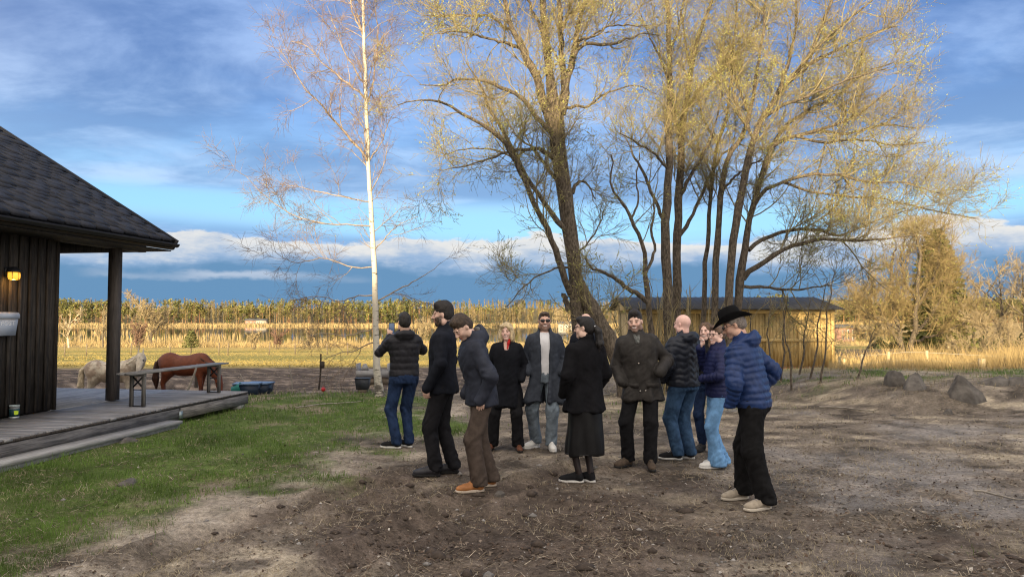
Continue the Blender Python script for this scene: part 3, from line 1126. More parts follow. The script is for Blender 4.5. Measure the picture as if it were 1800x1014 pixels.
def flecks(P, rng, n, size, droop=0.3):
    """n small leaf faces near the ends of twigs P (B,K,3): two triangles folded on a midrib"""
    B, K, _ = P.shape
    b = rng.integers(0, B, n * 3)
    w_ = fbm(P[b, -1] * 1.1, 3, 77) + .25 * rng.normal(size=len(b))
    b = b[np.argsort(-w_)[:n]]                       # buds gather in clusters
    t = .35 + .65 * rng.random(n)
    g = t * (K - 1)
    i = np.clip(g.astype(int), 0, K - 2)
    f = (g - i)[:, None]
    c = P[b, i] * (1 - f) + P[b, i + 1] * f
    u = rng.normal(size=(n, 3)); u[:, 2] += .2
    u /= np.linalg.norm(u, axis=1, keepdims=True)
    w = rng.normal(size=(n, 3))
    w -= (w * u).sum(1, keepdims=True) * u
    w /= np.linalg.norm(w, axis=1, keepdims=True)
    nn = np.cross(u, w)
    s = (size * (.6 + .8 * rng.random(n)))[:, None]
    V = np.stack([c, c + u * s * .5 + w * s * .32 + nn * s * .12, c + u * s, c + u * s * .5 - w * s * .32 + nn * s * .12], 1).reshape(-1, 3)
    k = np.arange(n) * 4
    F = np.concatenate([np.stack([k, k + 1, k + 2], 1), np.stack([k, k + 2, k + 3], 1)])
    return V, F


BARK = mat('grey_brown_bark', (.105, .086, .066), .95, .6, 7, 1.0, 22, stretch=(4, 4, 1.6))
TWIG = mat('twig_bark', (.235, .195, .105), .8, .3, 6)
BUD = mat('spring_buds', (.42, .43, .13), .7, .3, 3, trans=.35)


def birch_bark():
    m = bpy.data.materials.new('birch_bark')
    m.use_nodes = True
    T = NT(m.node_tree)
    bs = T.n['Principled BSDF']
    bs.inputs['Roughness'].default_value = .7
    tc = T.new('ShaderNodeTexCoord')
    mp = T.new('ShaderNodeMapping')
    mp.inputs['Scale'].default_value = (2.2, 2.2, 9)
    T.l.new(tc.outputs['Object'], mp.inputs[0])
    n = T.noise(mp.outputs[0], 3.0, 6, .6)
    n2 = T.noise(tc.outputs['Object'], 6, 4, .6)
    c = T.mix(n2, (.46, .42, .35), (.64, .60, .52))
    c = T.mix(T.smooth(n, .60, .68), c, (.05, .045, .04))
    sp = T.new('ShaderNodeSeparateXYZ')
    T.l.new(tc.outputs['Object'], sp.inputs[0])
    low = T.smooth(T.math('ADD', sp.outputs[2], T.math('MULTIPLY', n2, .9)), 1.25, .45)
    c = T.mix(T.math('MULTIPLY', low, T.smooth(n, .40, .52)), c, (.07, .06, .05))
    T.l.new(c, bs.inputs['Base Color'])
    b = T.new('ShaderNodeBump')
    b.inputs['Strength'].default_value = .5
    b.inputs['Distance'].default_value = .01
    T.put(b.inputs['Height'], n)
    T.l.new(b.outputs[0], bs.inputs['Normal'])
    MATS['birch_bark'] = m
    return m


BIRCH = birch_bark()
BIRCHTWIG = mat('birch_twig', (.215, .15, .105), .7, .25, 6)
BIRCHLIMB = mat('birch_limb', (.30, .235, .185), .7, .35, 9)


def px_limb(pts, d, rng, K=22, ddepth=0.0, jit=.012, lump=.10, wf=.86):
    """limb from photograph pixels: rows (x, y, width_px); depth drifts by ddepth over its length"""
    n = len(pts)
    rows = []
    for k, p in enumerate(pts):
        dd = d + ddepth * k / max(1, n - 1)
        w = at(p[0], p[1], dd)
        rows.append([*w, p[2] * wf * .5 * dd / FPX])
    o = smooth_path(rows, K, 0)
    P, R = o[:, :3], o[:, 3]
    P = P + np.concatenate([[[0, 0, 0]], rng.normal(0, jit, (K - 1, 3))])
    R = np.maximum(R * (1 + rng.normal(0, lump, K) * .5), .004)
    return P, R


def tree_object(label, base, trunks, limbs, rng, bark, twigm, budm, dens=(2.2, 4.2, 7.0), lens=(1.5, .75, .38), nbuds=6000, bud=.03,
                group=None, up=(.16, .10, .05), rmin=.0035, skip_low=.15, name='tree', limbmat=None, spread=48, grav=0.0, twig_frac=1.0, extra=None, wig=.16):
    o = empty(name, base)
    tag(o, label, 'tree', group)
    b = np.array(base)
    Ps, Rs = [], []
    for P, R in trunks:
        V, F = tubes((P - b)[None], R[None], 14)
        mk('trunk', V, F, bark, o, True)
    for P, R in limbs:
        V, F = tubes((P - b)[None], R[None], 9)
        mk('limb', V, F, limbmat or bark, o, True)
    allP = [(P, R, skip_low) for P, R in trunks] + [(P, R, .20) for P, R in limbs]
    l1P, l1R = [], []
    for P, R, lo in allP:
        C, r, _ = sprout(P[None], R[None], rng, dens[0], lo, 1.0, lens[0], 8, (spread, 15), up[0], wig, .55, rmin * 1.6, grav=grav)
        l1P.append(C); l1R.append(r)
    C1, R1 = np.concatenate(l1P), np.concatenate(l1R)
    # the ends of the limbs themselves go on as fine shoots
    C2, R2, _ = sprout(C1, R1, rng, dens[1], .12, 1.0, lens[1], 5, (46, 14), up[1], .2, .6, rmin * 1.15, grav=grav, nmin=1)
    srcP = [C2]; srcR = [R2]
    C3, R3, _ = sprout(C2, R2, rng, dens[2] * 1.7, .1, 1.0, lens[2], 2, (44, 14), up[2], .22, .7, rmin, grav=grav, nmin=1)
    C3b, R3b, _ = sprout(C1, R1, rng, dens[2] * .6, .3, 1.0, lens[2] * 1.1, 2, (48, 14), up[2], .22, .6, rmin, grav=grav)
    crown = merge([tubes(C1 - b, R1, 5)])
    cr = mk('crown', crown[0], crown[1], limbmat or (twigm if bark is BARK else bark), o, True)
    tw = merge([tubes(C2 - b, R2, 3), tubes(C3 - b, R3, 3), tubes(C3b - b, R3b, 3)])
    t = mk('twigs', tw[0], tw[1], twigm, cr)
    t['kind'] = 'stuff'
    if nbuds and len(C3):
        V, F = flecks(np.concatenate([C3, C3b]) - b, rng, nbuds, bud)
        q = mk('buds', V, F, budm, cr)
        q['kind'] = 'stuff'
    return o, (len(C1), len(C2), len(C3))


def build_trees():
    rng = np.random.default_rng(5)
    info = []
    # ---- the big old tree behind the group
    D = 15.6
    L = lambda pts, dd=0.0, K=20: px_limb(pts, D, rng, K, dd, wf=.76)
    trunks = [L([(1022, 700, 44), (1021, 640, 38), (1016, 550, 33), (1010, 471, 33), (1002, 408, 35), (994, 345, 37), (986, 289, 37), (981, 245, 36), (978, 205, 35), (972, 170, 26), (966, 130, 20), (960, 80, 17), (955, 30, 15), (954, -60, 11), (950, -140, 6)], 0, 30),
              px_limb([(1104, 700, 52), (1090, 640, 42), (1062, 585, 36), (1040, 545, 33), (1022, 505, 28), (1012, 480, 18)], D - .15, rng, 16, .15, wf=.80)]
    limbs = [
        L([(974, 225, 26), (958, 189, 22), (946, 142, 19), (928, 109, 17), (917, 83, 15), (899, 47, 12), (887, 6, 10), (872, -60, 7), (850, -120, 4)], -1.0),
        L([(986, 200, 26), (993, 166, 22), (991, 130, 16), (986, 89, 14), (985, 44, 12), (985, 0, 10), (990, -70, 7), (992, -140, 4)], .6),
        L([(990, 180, 20), (997, 142, 17), (1005, 109, 15), (1013, 68, 13), (1020, 30, 11), (1029, 6, 9), (1050, -50, 6), (1070, -110, 4)], 1.2),
        L([(1004, 520, 16), (994, 495, 15), (975, 435, 14), (955, 388, 13), (931, 341, 12), (908, 289, 11), (888, 251, 10), (862, 228, 9), (840, 216, 8), (810, 198, 7), (778, 180, 6), (739, 177, 4), (698, 183, 2)], -2.2, 28),
        L([(997, 415, 16), (988, 398, 14), (960, 360, 12), (930, 318, 10), (905, 270, 9), (880, 225, 8), (860, 190, 7), (845, 150, 5), (820, 110, 3)], -.9),
        L([(972, 235, 14), (958, 225, 12), (940, 201, 11), (923, 180, 10), (899, 163, 9), (875, 151, 8), (828, 139, 6), (804, 142, 5), (778, 151, 4), (739, 148, 2)], -1.6),
        L([(920, 88, 9), (905, 80, 8), (869, 71, 6), (840, 62, 5), (810, 56, 4), (770, 60, 2)], -1.0),
        L([(902, 52, 8), (887, 50, 7), (863, 30, 6), (828, 27, 5), (778, 27, 3), (739, 30, 2)], .8),
        L([(1006, 102, 10), (1017, 86, 9), (1035, 77, 8), (1076, 78, 7), (1106, 68, 5), (1130, 59, 3), (1160, 62, 2)], .8),
        L([(1014, 72, 7), (1026, 68, 6), (1050, 59, 5), (1070, 47, 4), (1141, 46, 2)], -.8),
        L([(996, 190, 8), (1012, 186, 7), (1032, 188, 6), (1053, 172, 5), (1079, 160, 4), (1118, 151, 3), (1153, 166, 2)], 1.0),
        L([(984, 285, 12), (965, 272, 11), (946, 263, 9), (917, 263, 7), (890, 268, 6), (860, 280, 5), (820, 292, 3), (770, 300, 2)], -1.3),
        L([(990, 330, 9), (970, 306, 8), (955, 285, 7), (935, 262, 6), (905, 275, 5), (860, 262, 4), (820, 262, 3), (780, 272, 2)], 1.4),
        L([(1006, 340, 10), (1015, 322, 8), (1024, 318, 6), (1036, 328, 4), (1046, 350, 2)], .3, 12),
        L([(1000, 545, 14), (995, 530, 13), (990, 516, 12)], .0, 8),
        L([(957, 60, 9), (940, 30, 7), (925, -10, 6), (905, -60, 4)], -.6),
        L([(986, 60, 8), (1000, 20, 6), (1012, -30, 5)], .8, 12),
        L([(1010, 450, 5), (1030, 430, 4), (1050, 405, 3), (1062, 370, 2)], .6, 12),
        L([(1004, 470, 6), (985, 470, 5), (955, 480, 4), (925, 500, 3), (890, 540, 2)], -.8, 14),
    ]
    base = (float(at(1050, 690, D)[0]), D, gz(at(1050, 690, D)[0], D))
    _, n = tree_object('old broad-crowned grey tree with a leaning second trunk behind the group', base, trunks, limbs, rng, BARK, TWIG, BUD,
                       dens=(3.4, 5.6, 7.5), lens=(1.75, .9, .42), nbuds=30000, bud=.027, skip_low=.42, name='old_tree', wig=.19)
    info.append(n)

    # ---- the clump of stems on the right: one tree for each stem
    G = 'stems of the clump in front of the shed'
    def stem(lab, D, trunk, limbs, dd=0.0, dens=(3.4, 5.2, 7.2), lens=(1.6, .9, .44), nb=5000, K=26, **kw):
        T = px_limb(trunk, D, rng, K, dd, wf=.74)
        Ls = [px_limb(l[0], D + l[1], rng, 20, l[2]) for l in limbs]
        bx = T[0][0]
        o, n = tree_object(lab, (float(bx[0]), float(bx[1]), gz(bx[0], bx[1])), [T], Ls, rng, BARK, TWIG, BUD, dens=dens, lens=lens, nbuds=int(nb * 1.55),
                           bud=.027, group=G, skip_low=kw.pop('skip_low', .46), name='slender_tree', **kw)
        info.append(n)
    stem('thickest straight stem of the clump, just behind the man in the dark parka', 16.6,
         [(1180, 690, 26), (1176, 600, 24), (1172, 487, 23), (1169, 414, 22), (1174, 329, 19), (1176, 250, 17), (1178, 180, 15), (1178, 110, 13), (1174, 40, 11), (1172, -40, 8), (1168, -130, 4)],
         [([(1171, 400, 8), (1150, 350, 7), (1130, 300, 6), (1112, 270, 4), (1100, 240, 2)], 0, .8),
          ([(1175, 300, 6), (1150, 270, 5), (1125, 255, 4), (1090, 235, 2)], 0, -.8),
          ([(1178, 150, 6), (1160, 100, 5), (1140, 60, 3), (1120, 10, 2)], 0, .6),
          ([(1178, 90, 6), (1195, 40, 5), (1205, -20, 3)], 0, -.5)], nb=6500)
    stem('forked stem of the clump leaning slightly right beside the thickest one', 17.2,
         [(1192, 690, 22), (1190, 600, 21), (1189, 487, 20), (1191, 414, 19), (1195, 310, 18), (1201, 207, 16), (1210, 157, 13), (1220, 95, 11), (1232, 54, 9), (1249, 8, 7), (1262, -60, 4)],
         [([(1206, 190, 10), (1216, 176, 9), (1245, 141, 8), (1274, 116, 7), (1303, 83, 5), (1330, 40, 3), (1350, -10, 2)], 0, .9),
          ([(1194, 350, 8), (1212, 310, 7), (1232, 280, 6), (1250, 240, 5), (1262, 200, 3), (1270, 160, 2)], 0, -.9),
          ([(1190, 420, 9), (1208, 395, 8), (1226, 360, 7), (1240, 325, 6), (1258, 290, 5), (1280, 262, 4), (1300, 255, 3), (1340, 262, 2)], 0, .4),
          ([(1216, 120, 6), (1204, 80, 5), (1200, 30, 3)], 0, .5)], nb=6500)
    stem('thin crooked stem at the left edge of the clump with a curling branch', 16.2,
         [(1152, 690, 15), (1146, 600, 14), (1138, 516, 13), (1134, 470, 11), (1132, 439, 10), (1119, 405, 9), (1098, 362, 7), (1080, 340, 6), (1072, 318, 5), (1077, 292, 4), (1074, 270, 3)],
         [([(1138, 530, 11), (1120, 516, 10), (1097, 502, 9), (1080, 488, 8), (1062, 478, 6), (1040, 470, 5), (1030, 455, 3)], 0, -.7),
          ([(1135, 480, 7), (1150, 440, 6), (1145, 400, 5), (1150, 360, 4), (1140, 320, 2)], 0, .4),
          ([(1110, 385, 5), (1122, 350, 4), (1118, 310, 3), (1126, 270, 2)], 0, .5)], nb=1200, dens=(2.6, 3.6, 5.0), lens=(1.3, .7, .38))
    stem('narrow upright stem standing in the middle of the clump', 17.6,
         [(1236, 690, 13), (1234, 600, 12), (1240, 480, 11), (1245, 414, 10), (1249, 350, 9), (1253, 300, 9), (1262, 250, 8), (1276, 210, 7), (1284, 160, 6), (1288, 110, 5), (1291, 60, 4), (1296, 0, 3)],
         [([(1250, 340, 5), (1236, 300, 4), (1228, 260, 3), (1216, 225, 2)], 0, .5),
          ([(1262, 255, 5), (1240, 215, 4), (1228, 170, 3), (1222, 130, 2)], 0, -.5)], nb=3500)
    stem('stem of the clump that bends right under a lit fork, third from the right', 16.9,
         [(1254, 690, 18), (1254, 600, 17), (1258, 480, 16), (1264, 394, 14), (1270, 315, 13), (1282, 273, 12), (1303, 244, 11), (1316, 205, 10), (1324, 174, 8), (1332, 120, 7), (1338, 70, 6), (1346, 0, 4)],
         [([(1268, 340, 6), (1288, 315, 5), (1310, 296, 4), (1340, 280, 3)], 0, -.6),
          ([(1318, 200, 6), (1300, 160, 5), (1290, 120, 4), (1284, 70, 2)], 0, .7)], nb=4200)
    stem('long stem of the clump that sweeps far up to the right', 16.4,
         [(1276, 690, 21), (1277, 600, 20), (1284, 470, 19), (1293, 394, 18), (1303, 344, 17), (1311, 298, 16), (1320, 265, 15), (1332, 224, 14), (1353, 190, 12), (1386, 145, 11), (1419, 104, 9), (1444, 50, 8), (1465, 0, 6), (1490, -60, 4)],
         [([(1356, 186, 9), (1372, 150, 8), (1385, 110, 7), (1396, 60, 5), (1402, 0, 4)], 0, -.8),
          ([(1386, 145, 8), (1430, 110, 7), (1480, 85, 5), (1530, 60, 4), (1580, 45, 2)], 0, .7),
          ([(1345, 205, 8), (1380, 185, 7), (1430, 165, 5), (1490, 140, 4), (1560, 120, 2)], 0, -1.0),
          ([(1419, 104, 6), (1460, 60, 5), (1510, 20, 4), (1560, -20, 2)], 0, -.4),
          ([(1326, 245, 7), (1300, 200, 6), (1288, 150, 4), (1280, 100, 3)], 0, .8)], nb=9000, lens=(1.8, .95, .45))
    stem('rightmost stem of the clump with long branches arching over the shed', 16.9,
         [(1292, 690, 21), (1292, 600, 20), (1300, 505, 19), (1309, 450, 17), (1315, 398, 15), (1326, 360, 14), (1334, 330, 13), (1342, 300, 12), (1350, 268, 11), (1368, 250, 10), (1398, 240, 9), (1440, 228, 8), (1489, 211, 6), (1535, 182, 4), (1575, 150, 2)],
         [([(1306, 490, 12), (1318, 478, 11), (1335, 466, 11), (1356, 452, 10), (1381, 436, 9), (1411, 428, 8), (1447, 419, 7), (1485, 424, 6), (1530, 421, 5), (1580, 418, 3), (1640, 405, 2)], 0, -1.2),
          ([(1316, 440, 9), (1330, 426, 8), (1351, 417, 8), (1389, 405, 7), (1439, 404, 6), (1470, 414, 5), (1510, 400, 4), (1560, 380, 3), (1620, 365, 2)], 0, .9),
          ([(1326, 360, 9), (1342, 338, 8), (1372, 322, 7), (1400, 312, 7), (1431, 307, 6), (1481, 311, 5), (1535, 321, 4), (1589, 321, 3), (1650, 340, 2)], 0, -.8),
          ([(1303, 505, 7), (1342, 505, 6), (1373, 509, 5), (1411, 509, 4), (1460, 500, 2)], 0, .4),
          ([(1352, 264, 8), (1380, 225, 7), (1420, 195, 6), (1470, 170, 4), (1520, 130, 3), (1570, 110, 2)], 0, .9),
          ([(1398, 240, 6), (1450, 250, 5), (1510, 245, 4), (1570, 255, 3), (1630, 250, 2)], 0, -.6),
          ([(1440, 228, 6), (1490, 235, 5), (1550, 220, 4), (1610, 225, 2)], 0, .8),
          ([(1376, 320, 6), (1420, 335, 5), (1480, 345, 4), (1550, 350, 3), (1640, 370, 3), (1720, 385, 2)], 0, .5)], nb=17000, lens=(2.0, 1.1, .48), dens=(3.6, 5.4, 7.2), skip_low=.40)
    # ---- birch
    D = 15.6
    tr = px_limb([(668, 702, 24), (666, 680, 19), (663, 640, 16), (661, 590, 14), (660, 520, 13), (656, 430, 11), (653, 390, 11), (648, 300, 9), (644, 200, 8), (641, 100, 7), (638, 0, 5.5), (636, -90, 4), (634, -170, 2)], D, rng, 34, 0, .006, .03, wf=.78)
    B = lambda pts, dd: px_limb(pts, D, rng, 16, dd, .010)
    lb = [B([(647, 285, 5.5), (641, 272, 5), (605, 233, 4.5), (586, 209, 4), (566, 185, 3.2), (538, 158, 2.6), (515, 122, 2), (491, 87, 1.2)], -1.0),
          B([(643, 175, 4.5), (637, 166, 4.2), (613, 150, 3.6), (590, 130, 3), (566, 110, 2.4), (538, 81, 1.8), (511, 73, 1.2)], .8),
          B([(642, 145, 4), (633, 138, 3.6), (620, 115, 3), (605, 91, 2.4), (590, 50, 1.8), (575, 10, 1.2)], -.6),
          B([(640, 70, 4), (630, 45, 3.4), (620, 20, 3), (612, -20, 2.2), (605, -60, 1.4)], .5),
          B([(644, 190, 4), (655, 150, 3.2), (662, 100, 2.6), (664, 50, 2.2), (660, 0, 1.6)], .6),
          B([(647, 285, 3.2), (656, 272, 2.6), (668, 255, 2), (680, 225, 1.5), (690, 200, 1)], .5),
          B([(652, 360, 3), (649, 355, 2.8), (609, 347, 2.3), (570, 339, 2), (530, 330, 1.5), (500, 325, 1)], .7),
          B([(655, 398, 3.2), (640, 396, 3), (597, 395, 2.6), (538, 387, 2.2), (491, 363, 1.8), (455, 335, 1.4), (432, 308, 1)], -.8),
          B([(661, 530, 3.4), (676, 522, 3), (700, 508, 2.6), (724, 497, 2.2), (753, 480, 1.4), (775, 462, .9)], .4),
          B([(659, 470, 2.8), (620, 470, 2.4), (570, 455, 2), (520, 462, 1.5), (480, 440, 1)], -.5),
          B([(660, 520, 2.8), (630, 520, 2.5), (595, 530, 2), (560, 520, 1.5), (520, 528, 1)], .4),
          B([(661, 575, 3), (640, 582, 2.6), (605, 590, 2.2), (570, 585, 1.6), (540, 592, 1)], -.5),
          B([(661, 600, 3), (645, 605, 2.6), (620, 618, 2), (590, 622, 1.5), (565, 634, 1)], .4),
          B([(657, 440, 2.6), (672, 425, 2.2), (690, 405, 1.8), (710, 390, 1.2), (735, 380, .8)], -.5)]
    base = (float(at(668, 690, D)[0]), D, gz(at(668, 690, D)[0], D))
    _, n = tree_object('slim white-barked birch standing apart on the lawn edge', base, [tr], lb, rng, BIRCH, BIRCHTWIG, BUD,
                       dens=(4.4, 5.6, 7.0), lens=(1.35, .75, .40), nbuds=700, bud=.022, skip_low=.28, name='birch_tree', limbmat=BIRCHLIMB, up=(.10, .02, -.04), rmin=.0026, grav=.10, spread=44)
    info.append(n)
    # ---- shoots round the foot of the clump and saplings before the shed
    k = 0
    sap = [(1349, 668, 990 / 3.62, 1353, 545, 16.5, 'leftmost'), (1372, 664, 0, 1381, 548, 17.5, ''), (1391, 662, 0, 1378, 560, 16.0, ''), (1405, 655, 0, 1420, 556, 18.2, ''),
           (1424, 662, 0, 1448, 520, 17.0, ''), (1442, 668, 0, 1462, 505, 16.2, ''), (1502, 672, 0, 1530, 600, 15.6, ''), (1330, 668, 0, 1318, 560, 17.2, '')]
    sap.sort()
    for si_, (xb, yb, _, xt, yt, d, _2) in enumerate(sap):
        P, R = px_limb([(xb, yb, 4.4), ((xb * 2 + xt) / 3 + 3, (yb * 2 + yt) / 3, 3.6), ((xb + xt * 2) / 3 - 2, (yb + yt * 2) / 3, 2.6), (xt, yt, 2.0), (xt + (xt - xb) * .3, yt - 30, 1)], d, rng, 14)
        P[0, 2] = gz(P[0, 0], P[0, 1]) - .02
        tree_object('%s thin bare sapling from the stem clump in front of the shed' % ['first', 'second', 'third', 'fourth', 'fifth', 'sixth', 'seventh', 'eighth'][si_], tuple(P[0]), [(P, R)], [], rng, BARK, TWIG, BUD, dens=(3.2, 3.0, 4), lens=(.8, .4, .25), nbuds=0,
                    group='saplings before the shed', name='sapling', skip_low=.25)
    rows = []
    for q in range(70):
        x = rng.normal(1185, 42); d = rng.uniform(15.4, 17.6)
        y0 = 690 - (d - 15.4) * 6
        hh = rng.uniform(70, 190)
        lean = rng.normal(0, 26) + (x - 1185) * .5
        rows.append(px_limb([(x, y0, 3.4), (x + lean * .3, y0 - hh * .5, 2.8), (x + lean, y0 - hh, 1.4)], d, rng, 8, rng.normal(0, .4), .02))
    P = np.array([r[0] for r in rows]); R = np.array([r[1] for r in rows])
    P[:, 0, 2] = ground_z(P[:, 0, 0], P[:, 0, 1]) - .02
    C2, R2, _ = sprout(P, R, rng, 4.0, .2, 1, .6, 4, (38, 12), .2, .16, .6, .003)
    b = np.array([4.0, 16.3, 0])
    V, F = merge([tubes(P - b, R, 4), tubes(C2 - b, R2, 3)])
    o = mk('thicket', V, F, TWIG)
    o.location = b
    tag(o, 'tangle of thin bare shoots round the foot of the stem clump', 'shrub', kind='stuff')
    print('TREES', info)


build_trees()


# ------------------------------------------------------------------ far shore: wood, reeds, cottages
M_FAR = mat('far_foliage', (.1, .1, .1), .9, .25, .8, attr=True)


def _tris(c, size, n, rng, flat=.5, up=0.0):
    """n loose triangles round centres c (n,3)"""
    a = rng.normal(size=(n, 3)); a[:, 2] = a[:, 2] * flat + up
    a /= np.linalg.norm(a, axis=1, keepdims=True)
    b = rng.normal(size=(n, 3)); b[:, 2] *= flat
    b -= (b * a).sum(1, keepdims=True) * a
    b /= np.linalg.norm(b, axis=1, keepdims=True)
    s = np.asarray(size)[:, None]
    V = np.stack([c + a * s * .6, c - a * s * .35 + b * s * .5, c - a * s * .35 - b * s * .5], 1).reshape(-1, 3)
    return V, np.arange(n * 3).reshape(-1, 3)


def far_tree(kind, rng):
    """returns trunk (V,F,col) and crown (V,F,col), 1 unit high"""
    if kind == 'spruce':
        P = np.array([[[0, 0, 0], [0, 0, .5], [0, 0, 1.0]]]); R = np.array([[.014, .010, .002]])
        V, F = tubes(P, R, 4)
        F = np.concatenate([F[:, [0, 1, 2]], F[:, [0, 2, 3]]])
        tc = np.tile([.10, .075, .05], (len(V), 1))
        n = 52
        z = .12 + .88 * rng.random(n) ** .9
        r = .15 * (1 - z) ** .8 * (.4 + .6 * rng.random(n)) + .005
        a = rng.random(n) * 6.28
        c = np.stack([r * np.cos(a), r * np.sin(a), z], 1)
        Vc, Fc = _tris(c, .065 + .09 * (1 - z), n, rng, .4)
        g = .7 + .6 * rng.random(n)
        cc = np.repeat(np.stack([.085 * g, .095 * g, .030 * g], 1), 3, 0)
    elif kind == 'pine':
        P = np.array([[[0, 0, 0], [.01, 0, .5], [.0, .01, .95]]]); R = np.array([[.015, .012, .004]])
        V, F = tubes(P, R, 4)
        F = np.concatenate([F[:, [0, 1, 2]], F[:, [0, 2, 3]]])
        tc = np.tile([.26, .14, .07], (len(V), 1))
        n = 46
        q = rng.normal(size=(n, 3)) * [.075, .075, .13] + [0, 0, .74]
        q[:, 2] = np.clip(q[:, 2], .42, 1.0)
        Vc, Fc = _tris(q, .07 + .06 * rng.random(n), n, rng, .5)
        g = .7 + .6 * rng.random(n)
        cc = np.repeat(np.stack([.150 * g, .145 * g, .042 * g], 1), 3, 0)
    else:
        P = np.array([[[0, 0, 0], [rng.normal(0, .012), 0, .5], [rng.normal(0, .03), 0, .98]]]); R = np.array([[.013, .009, .002]])
        V, F = tubes(P, R, 4)
        F = np.concatenate([F[:, [0, 1, 2]], F[:, [0, 2, 3]]])
        pale = rng.random()
        pale = pale ** 2
        tc = np.tile(np.array([.34, .28, .20]) * pale + (1 - pale) * np.array([.17, .13, .08]), (len(V), 1))
        n = 50
        z0 = .22 + .7 * rng.random(n)
        a = rng.random(n) * 6.28
        L = (.10 + .17 * rng.random(n)) * (1.1 - z0 * .5)
        o = .045 * (1 - z0) * rng.random(n)
        base = np.stack([o * np.cos(a), o * np.sin(a), z0], 1)
        d = np.stack([np.cos(a) * .55, np.sin(a) * .55, np.full(n, .8)], 1) + rng.normal(0, .2, (n, 3))
        d /= np.linalg.norm(d, axis=1, keepdims=True)
        tip = base + d * L[:, None]
        w = np.stack([-np.sin(a), np.cos(a), 0 * a], 1) * (.010 + .012 * rng.random(n))[:, None]
        Vc = np.stack([base - w, base + w, tip], 1).reshape(-1, 3)
        Fc = np.arange(3 * n).reshape(-1, 3)
        g = .75 + .5 * rng.random(n)
        warm = rng.random()
        col = np.array([.22, .165, .08]) * warm + (1 - warm) * np.array([.185, .165, .065])
        cc = np.repeat(col[None] * g[:, None], 3, 0)
    return (V, F, tc), (Vc, Fc, cc)


def build_far():
    rng = np.random.default_rng(12)
    kinds = ['spruce', 'pine', 'bare']
    lib = {k: [far_tree(k, rng) for _ in range(7)] for k in kinds}
    parts, cols = [], []

    def mixk(xpx, yd=0.0):
        """share of spruce, pine, bare across the picture"""
        t = np.interp(xpx, [0, 100, 330, 420, 560, 640, 720, 800, 1050, 1150, 1500, 1800],
                      [.62, .58, .48, .50, .66, .82, .7, .30, .30, .8, .85, .7])
        r = .55 * rng.random() + .45 * float(np.clip(.5 + .9 * fbm(np.array([[xpx / 38.0, yd / 40.0]]), 2, 91)[0], 0, 1))
        if r < t * .5:
            return 'spruce'
        if r < t:
            return 'pine'
        return 'bare'

    def place(x, y, hgt, k):
        (V, F, c), (V2, F2, c2) = lib[k][rng.integers(0, 7)]
        a = rng.random() * 6.28
        R = np.array([[math.cos(a), -math.sin(a), 0], [math.sin(a), math.cos(a), 0], [0, 0, 1]])
        s = np.array([hgt * rng.uniform(.9, 1.3)] * 2 + [hgt])
        o = np.array([x, y, float(base_h(np.array([x]), np.array([y]))[0]) - .1])
        parts.append(((V @ R.T) * s + o, F)); cols.append(c * rng.uniform(.8, 1.2))
        parts.append(((V2 @ R.T) * s + o, F2)); cols.append(c2 * rng.uniform(.8, 1.2))
    # rows of the wood, dense at the edge, thinner up the rise
    for d0, d1, n, h0, h1 in ((404, 418, 520, 5, 11), (412, 440, 620, 10.5, 14), (440, 475, 560, 9, 12), (475, 560, 520, 8.5, 11.5), (600, 760, 420, 9, 12)):
        for _ in range(n):
            d = rng.uniform(d0, d1)
            xpx = rng.uniform(-250, 2100)
            x = (xpx - 900) / 1250 * d
            hh = rng.uniform(h0, h1) * (1.10 if xpx > 1080 else 1.0) * (1 + .05 * math.sin(xpx * .011) + .04 * math.sin(xpx * .037 + 1))
            place(x, d, hh * .90 * (1 + .34 * float(fbm(np.array([[xpx / 55.0, d / 60.0]]), 3, 93)[0])), mixk(xpx, d))
    # undergrowth along the far shore
    V, F = merge(parts)
    o = mk('far_wood', V, F, M_FAR, col=np.concatenate(cols))
    tag(o, 'mixed wood of pines, spruces and bare birches along the far shore', 'wood', kind='stuff')
    # trees at the edge of the wood that stand out one by one
    tk = {}
    for k in kinds:
        tk[k] = []
        for q in range(4):
            (V, F, c), (V2, F2, c2) = far_tree(k, rng)
            tk[k].append((mesh('trunk', V, F, M_FAR, col=c * .95), mesh('crown', V2, F2, M_FAR, col=c2 * .95)))
    spec = {'spruce': ('dark spruce at the edge of the wood across the lake', 'spruces at the edge of the far wood', [146, 152, 405, 432, 820, 690]),
            'pine': ('rounded pine at the edge of the wood across the lake', 'pines at the edge of the far wood', [175, 210, 305, 322, 345, 360, 625, 655, 705, 1000, 1020]),
            'bare': ('pale bare tree at the edge of the wood across the lake', 'bare trees at the edge of the far wood',
                     [118, 245, 290, 330, 376, 398, 416, 470, 490, 512, 535, 556, 580, 720, 745, 765, 785, 808, 834, 850, 872, 890, 912, 930, 948, 962, 978, 1040, 1062, 1085])}
    for k, (lab, grp, xs) in spec.items():
        for xp in xs:
            d = rng.uniform(398, 408)
            x = (xp - 900) / 1250 * d
            hh = {'spruce': 11.5, 'pine': 10, 'bare': 11.0}[k] * rng.uniform(.75, 1.1)
            e = empty({'spruce': 'spruce_tree', 'pine': 'pine_tree', 'bare': 'bare_tree'}[k], (x, d, float(base_h(np.array([x]), np.array([d]))[0]) - .1), rng.random() * 6)
            e.scale = (hh * 1.15, hh * 1.15, hh)
            tag(e, lab, 'tree', grp)
            a, b = tk[k][rng.integers(0, 4)]
            link(bpy.data.objects.new('trunk', a), e)
            link(bpy.data.objects.new('crown', b), e)


build_far()


